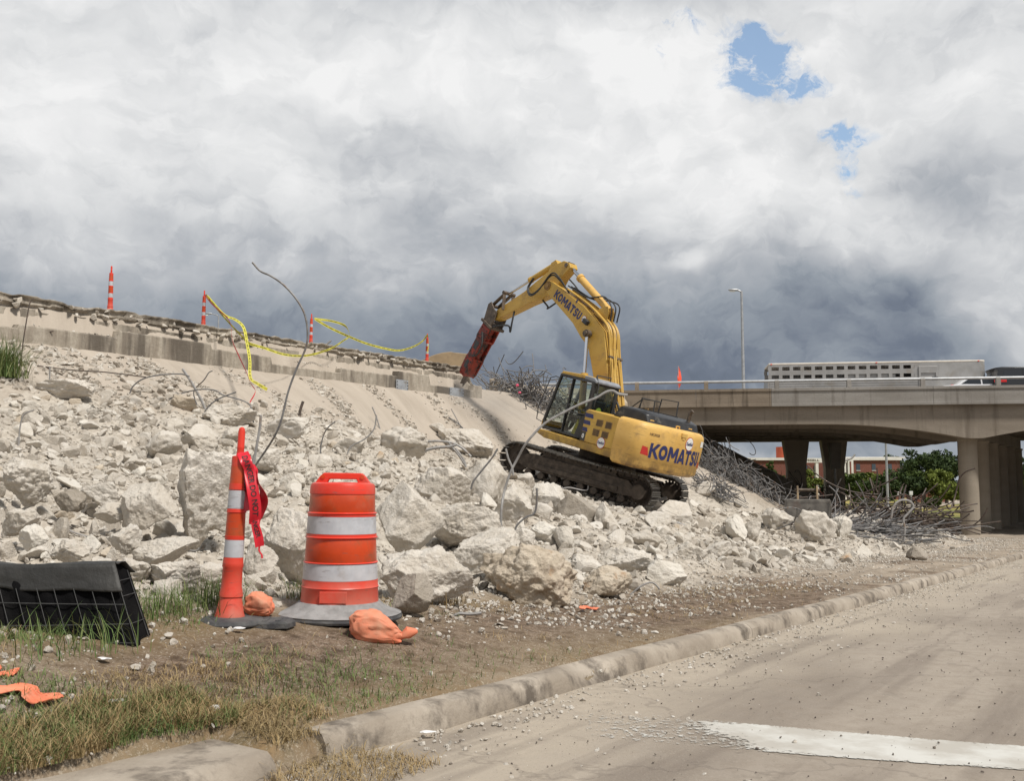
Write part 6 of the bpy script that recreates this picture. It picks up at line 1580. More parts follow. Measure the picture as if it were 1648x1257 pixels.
    for y in (y0+.035, y1-.035):
        cab.bar((B_[0], y, B_[1]), (C_[0]+.01, y, C_[1]-.03), .07, .085, (0, 1, 0)); cab.bar((A[0], y, A[1]), (B_[0], y, B_[1]+.03), .07, .08, (0, 1, 0))
        cab.bar((C_[0], y, C_[1]-.04), (D_[0], y, D_[1]-.04), .072, .10, (0, 1, 0)); cab.bar((D_[0]+.05, y, D_[1]-.05), (E_[0]+.05, y, E_[1]), .074, .12, (0, 1, 0))
        cab.bar((A[0], y, A[1]+.05), (E_[0], y, E_[1]+.05), .076, .12, (0, 1, 0)); cab.bar((.72, y, 1.45), (.72, y, 3.1), .070, .07, (0, 1, 0))
    for x, z in ((C_[0]-.02, C_[1]-.05), (A[0]-.03, A[1]+.06), (D_[0]+.05, D_[1]-.05)): cab.span(x-.04, x+.04, y0+.07, y1-.07, z-.05, z+.05)
    cab.span(-.19, -.13, y0+.07, y1-.07, 1.44, 2.12); cab.span(-.17, 1.5, y0+.07, y1-.07, 1.42, 1.50)
    cab.span(-.16, .70, y0+.02, y0+.06, 1.5, 2.2)
    cabo = P(cab, 'cab_frame', M_CABF, X, False, .015)
    rf = MB(); rf.prism([(C_[0]+.05, C_[1]-.03), (C_[0]-.03, C_[1]+.06), (.4, C_[1]+.085), (.28, C_[1]+.08), (.28, C_[1]-.02)], 'y', y0-.01, y1+.01); P(rf, 'roof', M_Y, cabo, False, .02)
    rf = MB(); rf.prism([(.277, C_[1]+.07), (-.10, C_[1]+.05), (-.22, C_[1]-.02), (-.22, C_[1]-.09), (.277, C_[1]-.03)], 'y', y0-.01, y1+.01); P(rf, 'roof_hatch', material('grey_roof_hatch', (.20, .215, .24), .45, col2=(.28, .29, .31), scale=5), cabo, False, .02)
    gl = MB(); yy = y1-.03
    gl.prism([(1.50, 1.62), (1.54, 1.68), (1.25, 3.04), (.78, 3.04), (.78, 1.62)], 'y', yy-.004, yy+.004); P(gl, 'window', M_GLASS, cabo)
    P(MB().prism([(1.50, 1.62), (1.54, 1.68), (1.25, 3.04), (.0, 3.04), (.0, 1.9)], 'y', y0+.03, y0+.038), 'window', M_GLASS, cabo)
    P(MB().add([(1.585, y0+.08, 1.74), (1.585, y1-.08, 1.74), (1.29, y1-.08, 3.05), (1.29, y0+.08, 3.05)], [(0, 1, 2, 3)]), 'windscreen', M_GLASS, cabo)
    P(MB().span(-.165, -.157, y0+.07, y1-.07, 2.13, 3.02), 'rear_window', M_GLASS, cabo)
    # door with its own frame and two panes
    dr_ = MB(); dz0, dz1, dx0, dx1 = 1.46, 3.07, -.12, .70
    for a, b_ in (((dx0, dz0), (dx0, dz1)), ((dx1, dz0), (dx1, dz1)), ((dx0, dz1), (dx1, dz1)), ((dx0, dz0), (dx1, dz0)), ((dx0, 2.14), (dx1, 2.10))): dr_.bar((a[0], y1+.012, a[1]), (b_[0], y1+.012, b_[1]), .035, .085 if a[0] == b_[0] else .10, (0, 1, 0))
    dr_.prism([(dx0, dz0), (dx0+.30, dz0), (dx0+.13, 2.1), (dx0, 2.1)], 'y', y1-.003, y1+.022)
    door = P(dr_, 'door', M_CABF, cabo, False, .01)
    P(MB().span(dx0+.03, dx1-.03, y1+.002, y1+.008, 2.17, 3.03), 'pane', M_GLASS, door); P(MB().span(dx0+.18, dx1-.03, y1+.002, y1+.008, 1.5, 2.08), 'pane', M_GLASS, door)
    P(MB().tube([(dx1-.10, y1+.035, 2.0), (dx1-.10, y1+.08, 2.03), (dx1-.10, y1+.08, 2.3), (dx1-.10, y1+.035, 2.33)], .012, 6), 'handle', M_BLKP, door)
    # grab rails
    g = MB(); g.tube([(1.60, y1+.05, 1.62), (1.72, y1+.16, 1.66), (1.76, y1+.17, 2.0), (1.52, y1+.17, 2.95), (1.36, y1+.12, 3.02), (1.30, y1+.02, 3.0)], .016, 6)
    g.tube([(-.08, y1-.1, 3.14), (-.08, y1-.1, 3.30), (-.10, y0+.35, 3.32), (-.10, y0+.35, 3.14)], .016, 6); g.tube([(-.08, y1-.1, 3.30), (-.30, y1-.05, 3.0), (-.30, y1-.05, 2.4)], .014, 6)
    P(g, 'grab_rail', M_CABF, cabo, True)
    P(MB().span(1.60, 1.66, y0, y1, 1.44, 1.70), 'front_sill', M_Y, cabo, False, .02)
    # seat, console
    s = MB(); s.box((.28, .55, 1.86), (.5, .5, .14)); s.box((.03, .55, 2.25), (.14, .48, .72), Matrix.Rotation(-.12, 3, 'Y')); s.box((-.03, .55, 2.72), (.10, .28, .2)); s.box((.28, .55, 1.66), (.35, .36, .3)); P(s, 'seat', M_BLKP, cabo, False, .04)
    P(MB().box((.45, .24, 1.95), (.5, .12, .2)).box((.45, .86, 1.95), (.5, .12, .2)).cyl((.66, .86, 2.0), (.70, .86, 2.25), .02, 8).cyl((.66, .24, 2.0), (.70, .24, 2.25), .02, 8), 'console', M_CABF, cabo, False, .02)
    P(MB().prism([(.10, 1.50), (.42, 1.50), (.26, 1.98)], 'y', .93, .96), 'yellow_warning_board', material('yellow_board', (.55, .42, .03), .6), cabo)
    # boom -------------------------------------------------------------
    YB = -.32
    foot = Vector((.10, YB, 1.97)); b2, st_, hm = .422, -.461, -1.173; E0 = Vector((1.475, YB, 4.643)); b1 = math.atan2(E0.z-foot.z, E0.x-foot.x); LA = (E0-foot).length
    dd = lambda t: Vector((math.cos(t), 0, math.sin(t)))
    Eb = foot+dd(b1)*LA; tip = Eb+dd(b2)*2.89; se = tip+dd(st_)*2.72; chs = se+dd(hm)*2.79
    # centre line with half widths
    cl = [(foot, .20), (foot+dd(b1)*.35, .28), (foot+dd(b1)*1.4, .31), (foot+dd(b1)*2.2, .36), (Eb+dd(b1)*-.25+dd(b2+PI/2)*-.02, .42), (Eb+dd(b2)*.35+dd(b2+PI/2)*-.10, .42), (Eb+dd(b2)*1.0, .36), (Eb+dd(b2)*2.0, .28), (tip+dd(b2)*-.15, .23), (tip+dd(b2)*.08, .17)]
    up = []; lo = []
    for i, (p, w) in enumerate(cl):
        q = (cl[min(i+1, len(cl)-1)][0]-cl[max(i-1, 0)][0]).normalized(); nn = Vector((-q.z, 0, q.x)); w *= .92; up.append((p+nn*w)); lo.append((p-nn*w))
    poly = [(p.x, p.z) for p in up]+[(p.x, p.z) for p in lo[::-1]]
    bw_ = .27
    boom = P(MB().prism(poly, 'y', YB-bw_, YB+bw_), 'boom', M_Y, X, False, .018)
    # raised plates and bosses
    ps = MB()
    for p, r in ((foot, .17), (tip, .15)): ps.cyl((p.x, YB-bw_-.03, p.z), (p.x, YB+bw_+.03, p.z), r, 20)
    P(ps, 'pin_boss', M_YD, boom, True)
    bp_ = Eb+dd(b2)*.10+dd(b2+PI/2)*-.20   # boom cylinder pin
    P(MB().cyl((bp_.x, YB-bw_-.26, bp_.z), (bp_.x, YB+bw_+.26, bp_.z), .075, 16), 'cylinder_pin', M_BRN, boom, True)
    cf = Vector((.95, YB, 1.55))
    for sg in (1, -1):
        y = YB+sg*(bw_+.13); a = Vector((cf.x, y, cf.z)); b_ = Vector((bp_.x, y, bp_.z)); dn = (b_-a).normalized()
        c = P(MB().cyl(a, a+dn*1.75, .105, 20).cyl(a+dn*1.70, a+dn*1.80, .12, 20), 'boom_cylinder', M_Y, X, True)
        P(MB().cyl(a+dn*1.8, b_-dn*.1, .055, 16), 'rod', M_CHR, c, True); P(MB().cyl(b_-Vector((0, .07, 0)), b_+Vector((0, .07, 0)), .12, 18), 'rod_eye', M_BRN, c, True)
    # work lamp on the boom side
    wl = Eb+dd(b2)*.45+dd(b2+PI/2)*.03
    P(MB().box((wl.x, YB+bw_+.09, wl.z), (.22, .14, .16), Matrix.Rotation(-b2, 3, 'Y')), 'boom_lamp', M_CABF, boom, False, .03)
    # lettering along the boom
    def bside(x, z, o): return (x, YB+bw_+.004+o, z)
    V, F = heavy('KOMATSU', .27, 1.55)
    o_ = Eb+dd(b2)*1.62+dd(b2+PI/2)*.0; tx = dd(b2)*-1; tz = dd(b2+PI/2)
    P(MB().add([(lambda q, s_: (q.x, YB+bw_+.004+s_*.0015, q.z))(o_+tx*x+tz*y, s) for x, y, s in V], F), 'lettering', M_BLUE, boom)
    V, F = text_mesh("'", .3, .022); P(MB().add([(lambda q: (q.x, YB+bw_+.004, q.z))(o_+tx*(x+.28)+tz*(y+.20)) for x, y in V], F), 'lettering', M_BLUE, boom)
    ec = Eb+dd(b2)*.66+dd(b2+PI/2)*.02
    emblem(ec.x, ec.z, .11, boom, bside)
    # boom back pipes: along the upper/rear face
    pm = MB()
    for i, y in enumerate((YB-.22, YB-.13, YB-.04, YB+.06, YB+.15, YB+.24)):
        off = [.06, .09, .06, .10, .07, .09][i]; pts = []
        for j in range(1, 8):
            p, wd = cl[j]; q = (cl[j+1][0]-cl[j-1][0]).normalized(); nn = Vector((-q.z, 0, q.x)); e = p+nn*(wd+off+(.04 if j in (4, 5) else 0)); pts.append((e.x, y+(.02*math.sin(j*2+i)), e.z))
        pm.tube([tuple(p) for p in spline(pts, 5)], .028 if i % 2 else .034, 8)
    P(pm, 'hydraulic_pipe', M_Y, boom, True)
    cm = MB()
    for f_ in (.9, 2.0):
        p = foot+dd(b1)*f_; nn = dd(b1+PI/2); e = p+nn*(.42+.03*f_*.3); cm.box((e.x, YB, e.z), (.05, .58, .06), Matrix.Rotation(-(b1+PI/2), 3, 'Y'))
    P(cm, 'pipe_clamp', M_BRN, boom)
    P(MB().tube([tuple(q) for q in spline([(foot.x-.35, YB+.30, 2.0), (foot.x-.1, YB+.34, 2.6), (foot.x-.15, YB+.36, 3.0), (foot.x+.1, YB+.33, 3.5), (foot.x+.3, YB+.24, 4.2)], 8)], .03, 8), 'hydraulic_pipe', M_Y, boom, True)
    # stick
    sn = dd(st_+PI/2); sd_ = dd(st_)
    sp = [tip-sd_*.95+sn*.45, tip-sd_*.72+sn*.62, tip-sd_*.45+sn*.64, tip+sd_*.25+sn*.50, tip+sd_*1.2+sn*.30, se-sd_*.12+sn*.17, se+sd_*.14+sn*.05, se+sd_*.14-sn*.12, se-sd_*.10-sn*.17, tip+sd_*1.1-sn*.20, tip+sd_*.2-sn*.26, tip-sd_*.22-sn*.20, tip-sd_*.55+sn*.10, tip-sd_*.98+sn*.28]
    stick = P(MB().prism([(p.x, p.z) for p in sp], 'y', YB-.17, YB+.17), 'stick', M_Y, X, False, .015)
    ps = MB()
    for sg in (-1, 1):
        y = YB+sg*.22
        ps.prism([(p.x, p.z) for p in (tip+dd(b2)*-.35+dd(b2+PI/2)*.24, tip+dd(b2)*.12+dd(b2+PI/2)*.14, tip+dd(b2)*.18, tip+dd(b2)*.10-dd(b2+PI/2)*.15, tip+dd(b2)*-.35-dd(b2+PI/2)*.22)], 'y', y-.04, y+.04)
    P(ps, 'boom_fork', M_Y, boom, False, .01)
    P(MB().cyl((tip.x, YB-.33, tip.z), (tip.x, YB+.33, tip.z), .10, 18), 'stick_pin', M_YD, stick, True)
    top_p = tip-sd_*.82+sn*.42
    P(MB().cyl((top_p.x, YB-.2, top_p.z), (top_p.x, YB+.2, top_p.z), .07, 14), 'cylinder_pin', M_BRN, stick, True)
    # arm cylinder on top of the boom
    ab = Eb+dd(b2)*.20+dd(b2+PI/2)*.68; dn = (top_p-ab).normalized(); L = (top_p-ab).length
    c = P(MB().cyl(ab, ab+dn*L*.72, .115, 20).cyl(ab+dn*L*.70, ab+dn*L*.74, .135, 20).cyl(ab-dn*.06, ab+dn*.05, .13, 20), 'arm_cylinder', M_YC, X, True)
    P(MB().cyl(ab+dn*L*.74, top_p-dn*.08, .06, 16), 'rod', M_CHR, c, True); P(MB().cyl((top_p.x, YB-.1, top_p.z), (top_p.x, YB+.1, top_p.z), .13, 16), 'rod_eye', M_BRN, c, True)
    P(MB().prism([(p.x, p.z) for p in (Eb+dd(b2)*-.10+dd(b2+PI/2)*.35, ab+dd(b2)*-.15, ab+dd(b2+PI/2)*.10, ab+dd(b2)*.15, Eb+dd(b2)*.6+dd(b2+PI/2)*.32)], 'y', YB+.10, YB+.15).prism([(p.x, p.z) for p in (Eb+dd(b2)*-.10+dd(b2+PI/2)*.35, ab+dd(b2)*-.15, ab+dd(b2+PI/2)*.10, ab+dd(b2)*.15, Eb+dd(b2)*.6+dd(b2+PI/2)*.32)], 'y', YB-.15, YB-.10), 'cylinder_bracket', M_Y, boom, False, .01)
    # bucket cylinder on top of the stick
    ba = tip-sd_*.20+sn*.76; lk = tip+sd_*2.15+sn*.62; dn = (lk-ba).normalized(); L = (lk-ba).length
    c = P(MB().cyl(ba, ba+dn*L*.52, .095, 18).cyl(ba+dn*L*.5, ba+dn*L*.54, .11, 18), 'bucket_cylinder', M_Y, X, True); P(MB().cyl(ba+dn*L*.54, lk, .048, 14), 'rod', M_CHR, c, True)
    P(MB().prism([(p.x, p.z) for p in (tip-sd_*.42+sn*.60, ba+sd_*-.12+sn*.08, ba+sd_*.10+sn*.06, tip+sd_*.12+sn*.5)], 'y', YB-.12, YB+.12), 'cylinder_bracket', M_Y, stick, False, .01)
    lp = tip+sd_*2.28+sn*.02; hb = se+dd(hm+1.9)*.46
    for sg in (-1, 1):
        y = YB+sg*.20
        P(MB().bar((lp.x, y, lp.z), (lk.x, y, lk.z), .05, .13, (0, 1, 0)), 'tipping_link', M_BRN, X, False, .02)
        P(MB().bar((lk.x, y-sg*.06, lk.z), (hb.x, y-sg*.06, hb.z), .06, .13, (0, 1, 0)), 'tipping_link', M_BRN, X, False, .02)
    P(MB().cyl((lk.x, YB-.26, lk.z), (lk.x, YB+.26, lk.z), .06, 12).cyl((se.x, YB-.28, se.z), (se.x, YB+.28, se.z), .075, 14).cyl((hb.x, YB-.26, hb.z), (hb.x, YB+.26, hb.z), .06, 12), 'linkage_pin', M_BRN, X, True)
    # hydraulic hammer
    hd = dd(hm); hn = dd(hm+PI/2)*.80
    br = MB()
    for sg in (-1, 1):
        y = YB+sg*.24
        br.prism([(p.x, p.z) for p in (se-hd*.16-hn*.10, se-hd*.16+hn*.12, hb-hd*.14, hb+hn*.12, se+hd*.42+hn*.44, se+hd*.46-hn*.20, se+hd*.1-hn*.2)], 'y', y-.025, y+.025)
    q0 = se+hd*.42+hn*.12; br.box((q0.x, YB, q0.z), (.10, .62, .70), Matrix.Rotation(-hm, 3, 'Y'))
    P(br, 'hammer_bracket', M_BRN, X, False, .02)
    hb_ = MB(); a = se+hd*.48+hn*.12
    for sg in (-1, 1):
        y = YB+sg*.21
        hb_.prism([(p.x, p.z) for p in (a+hn*.30, a+hd*.5+hn*.33, a+hd*.6+hn*.26, a+hd*1.25+hn*.26, a+hd*1.35+hn*.31, a+hd*1.9+hn*.26, a+hd*2.0+hn*.16, a+hd*2.0-hn*.20, a+hd*1.85-hn*.27, a+hd*1.3-hn*.29, a+hd*1.2-hn*.25, a+hd*.6-hn*.25, a+hd*.5-hn*.31, a-hn*.30)], 'y', y-.03, y+.03)
    for f_, w_ in ((.03, .58), (.52, .60), (1.28, .56), (1.93, .46)):
        q = a+hd*f_; hb_.box((q.x, YB, q.z), (.07, .48, w_*.78), Matrix.Rotation(-hm, 3, 'Y'))
    q = a+hd*1.62; hb_.box((q.x, YB, q.z), (.60, .36, .36), Matrix.Rotation(-hm, 3, 'Y'))
    ham = P(hb_, 'hammer_housing', M_HAM, X, False, .015)
    P(MB().cyl(a+hd*.08, a+hd*1.4, .165, 20).cyl(a+hd*.3, a+hd*.75, .195, 8), 'hammer_body', M_HAM, ham, True)
    tr_ = MB()
    for f_, w_ in ((.80, .14), (1.55, .12)):
        q = a+hd*f_; tr_.box((q.x, YB+.243, q.z), (.30, .008, w_*1.5), Matrix.Rotation(-hm, 3, 'Y'))
    for f_ in (.15, .45, 1.1, 1.4, 1.8):
        for k in (-.2, .2): q = a+hd*f_+hn*k; tr_.cyl((q.x, YB+.23, q.z), (q.x, YB+.26, q.z), .025, 8)
    P(tr_, 'side_plate', M_CABF, ham)
    P(MB().tube([a+hd*1.95, a+hd*2.35, chs-hd*.12, chs+hd*.08], [.085, .083, .08, .02], 16), 'chisel', M_BRN, ham, True)
    # hoses
    hz = MB()
    def hose(pts, r=.024): hz.tube([tuple(p) for p in spline(pts, 7)], r, 8)
    V3 = lambda p, y: (p.x, y, p.z)
    for y, k in ((YB+.30, 0), (YB+.34, .06), (YB-.3, .03)):
        hose([V3(Eb+dd(b2)*1.9+dd(b2+PI/2)*.30, y-.1), V3(tip+dd(b2)*-.4+dd(b2+PI/2)*(.42+k), y), V3(tip+dd(b2)*.05+dd(b2+PI/2)*(.35+k), y), V3(tip+sd_*.35+sn*(.0-k), y+.03), V3(tip+sd_*.75+sn*(-.02-k), y+.02), V3(tip+sd_*.95+sn*(.30), y-.08), V3(tip+sd_*.7+sn*.58, y-.14)])
    hose([V3(tip+dd(b2)*-.5-dd(b2+PI/2)*.25, YB), V3(tip+dd(b2)*-.35-dd(b2+PI/2)*.62, YB+.1), V3(tip+sd_*.25-sn*.60, YB+.1), V3(tip+sd_*.55-sn*.24, YB)], .03)
    hose([V3(se-sd_*.9-sn*.18, YB+.12), V3(se-sd_*.82-sn*.60, YB+.2), V3(se-sd_*.7-sn*.88, YB+.2), V3(se-sd_*.62-sn*.62, YB+.2), V3(se+sd_*.1-sn*.42, YB+.25), V3(a+hd*.2-hn*.2, YB+.1)], .03)
    hose([V3(a+hd*.25-hn*.05, YB+.30), V3(a+hd*.6-hn*.42, YB+.30), V3(a+hd*1.0-hn*.42, YB+.28), V3(a+hd*1.2-hn*.15, YB+.28)], .025)
    for i, y in enumerate((YB-.16, YB-.02, YB+.12)):
        hose([V3(Eb+dd(b2)*-.2+dd(b2+PI/2)*.50, y), V3(Eb+dd(b2)*.0+dd(b2+PI/2)*(.95-.05*i), y+.05), V3(Eb+dd(b2)*.55+dd(b2+PI/2)*(.85+.04*i), y), V3(Eb+dd(b2)*1.2+dd(b2+PI/2)*(.55), y), V3(Eb+dd(b2)*2.2+dd(b2+PI/2)*(.42), y)], .022)
    hose([(-.3, .0, 2.2), (.1, -.05, 2.55), (.45, -.02, 2.35)], .035); hose([(-.4, -.1, 2.2), (-.0, -.12, 2.7), (.4, -.12, 2.5)], .035)
    P(hz, 'hose', M_HOSE, X, True)
    # operator ---------------------------------------------------------
    return X
EXC = excavator()
def operator():
    M_VEST = material('hi_vis_vest', (.42, .52, .06), .8); M_SKIN = material('skin', (.36, .21, .14), .6); M_HAT = material('white_hard_hat', (.75, .75, .72), .4); M_JEAN = material('dark_trousers', (.03, .035, .05), .9)
    J = {'pel': (.18, .55, 1.98), 'ch': (.12, .55, 2.28), 'nk': (.14, .55, 2.50), 'hd': (.17, .55, 2.62), 'ls': (.14, .74, 2.42), 'le': (.34, .80, 2.18), 'lh': (.62, .84, 2.24), 'rs': (.14, .36, 2.42), 're': (.34, .30, 2.18), 'rh': (.62, .26, 2.24),
         'lk': (.62, .68, 2.04), 'la': (.80, .68, 1.62), 'lf': (.95, .68, 1.56), 'rk': (.62, .42, 2.04), 'ra': (.80, .42, 1.62), 'rf': (.95, .42, 1.56)}
    Rr = {'pel': .15, 'ch': .155, 'nk': .06, 'hd': .10, 'ls': .07, 'le': .05, 'lh': .04, 'rs': .07, 're': .05, 'rh': .04, 'lk': .075, 'la': .05, 'lf': .04, 'rk': .075, 'ra': .05, 'rf': .04}
    ks = list(J); E_ = [('pel', 'ch'), ('ch', 'nk'), ('nk', 'hd'), ('ch', 'ls'), ('ls', 'le'), ('le', 'lh'), ('ch', 'rs'), ('rs', 're'), ('re', 'rh'), ('pel', 'lk'), ('lk', 'la'), ('la', 'lf'), ('pel', 'rk'), ('rk', 'ra'), ('ra', 'rf')]
    me = bpy.data.meshes.new('person'); me.from_pydata([J[k] for k in ks], [(ks.index(a), ks.index(b)) for a, b in E_], []); me.materials.append(M_JEAN)
    o = bpy.data.objects.new('person', me); COL.objects.link(o); o.matrix_world = Matrix.Translation(EX_POS) @ RT @ HM
    o.modifiers.new('skin', 'SKIN'); sv = me.skin_vertices[0].data
    for i, k in enumerate(ks): sv[i].radius = (Rr[k], Rr[k])
    sv[0].use_root = True; ss_ = o.modifiers.new('sub', 'SUBSURF'); ss_.levels = ss_.render_levels = 2
    tag(o, 'seated operator in a yellow-green vest inside the excavator cab', 'person')
    MB().lathe([(.20, 1.98), (.205, 2.15), (.21, 2.35), (.17, 2.46), (.09, 2.50)], 24, (.13, .55, 0)).build('vest', M_VEST, o, True)
    MB().lathe([(.09, 2.50), (.098, 2.57), (.10, 2.62), (.09, 2.69), (.03, 2.73)], 20, (.18, .55, 0)).build('face', M_SKIN, o, True)
    MB().lathe([(.145, 2.655), (.125, 2.665), (.12, 2.72), (.08, 2.78), (.02, 2.795)], 24, (.175, .55, 0)).build('hard_hat', M_HAT, o, True)
operator()
# ------------------------------------------------------------------ reinforcing bars
M_REB = material('grey_rebar', (.145, .14, .14), .6, .35, col2=(.22, .215, .21), scale=12, grime=(.17, .11, .07), gscale=5)
M_REBL = material('dusty_rebar', (.34, .33, .32), .65, .3, col2=(.26, .25, .24), scale=12, grime=(.25, .18, .13), gscale=5)
M_REBD = material('rusty_rebar', (.085, .07, .062), .7, .2, col2=(.13, .095, .075), scale=12)
def bar(label, pts, rpx=1.6, mat=None, D=None, dd_=None, group='bent reinforcing bars sticking out of the rubble', name='bent_rebar', n=9, base=0):
    "pts: photo points along the bar; base = index of the point that rests on the ground"
    if D is None: D = hit(*pts[base][:2], rough=True)[1]
    P = []
    for i, p in enumerate(pts):
        off = p[2] if len(p) > 2 else 0; P.append(at(p[0], p[1], D+off))
    P = spline(P, n); o = np.array(P[0]); m = MB().tube([tuple(p-o) for p in P], rpx/FPX*D, 7)
    ob = m.build(name, mat or M_REB, None, True); ob.location = o; return tag(ob, label, 'rebar', group)
bar('tallest thin bent bar curving high above the wall against the clouds', [(404, 758, .3), (414, 745, .2), (447, 692), (464, 630), (478, 592), (492, 560), (495, 535), (490, 505), (476, 480), (456, 458), (436, 444), (419, 436), (406, 422)], 1.7, M_REB, base=0, D=11.2)
bar('thick straight bar end rising beside the red tape', [(406, 755), (412, 725), (418, 690), (420, 668)], 2.2, M_REBL, D=10.6)
bar('long pale bar arching up in front of the cab door and track', [(806, 853, 0), (807, 820, 0), (812, 790, .1), (822, 760, .1), (833, 738, .1), (848, 712), (875, 683), (905, 665), (935, 650), (960, 640), (975, 631), (986, 629), (996, 634), (1010, 636)], 2.0, M_REBL, D=15.0)
bar('bar crossing the long pale bar just left of the track', [(826, 765), (824, 752), (818, 738), (814, 722)], 1.7, M_REBL, D=15.1)
bar('dark bar curving down over the steep pale boulder', [(758, 788), (762, 775), (775, 758), (792, 737), (801, 722)], 1.5, M_REB, D=16.6)
bar('bar curling up to a vertical stub right of the steep boulder', [(826, 862), (832, 846), (846, 833), (860, 826), (864, 806), (864, 786)], 1.6, M_REB, D=14.0)
for i, (pts, lab) in enumerate((([(668, 742), (682, 727), (700, 721), (722, 719), (734, 716)], 'thickest pale bar in the bundle between the two upper boulders'), ([(684, 711), (705, 710), (728, 713), (745, 722), (758, 735)], 'upper long bar arching over the bundle between the two upper boulders'), ([(722, 712), (728, 720), (740, 735), (748, 748)], 'short bar dropping down from the bundle between the two upper boulders'), ([(733, 722), (745, 738), (750, 752)], 'right-hand drooping bar of the bundle between the two upper boulders'))):
    bar(lab, pts, 2.6 if i == 0 else 1.9, M_REBL, D=hit(705, 745)[1]-.4)
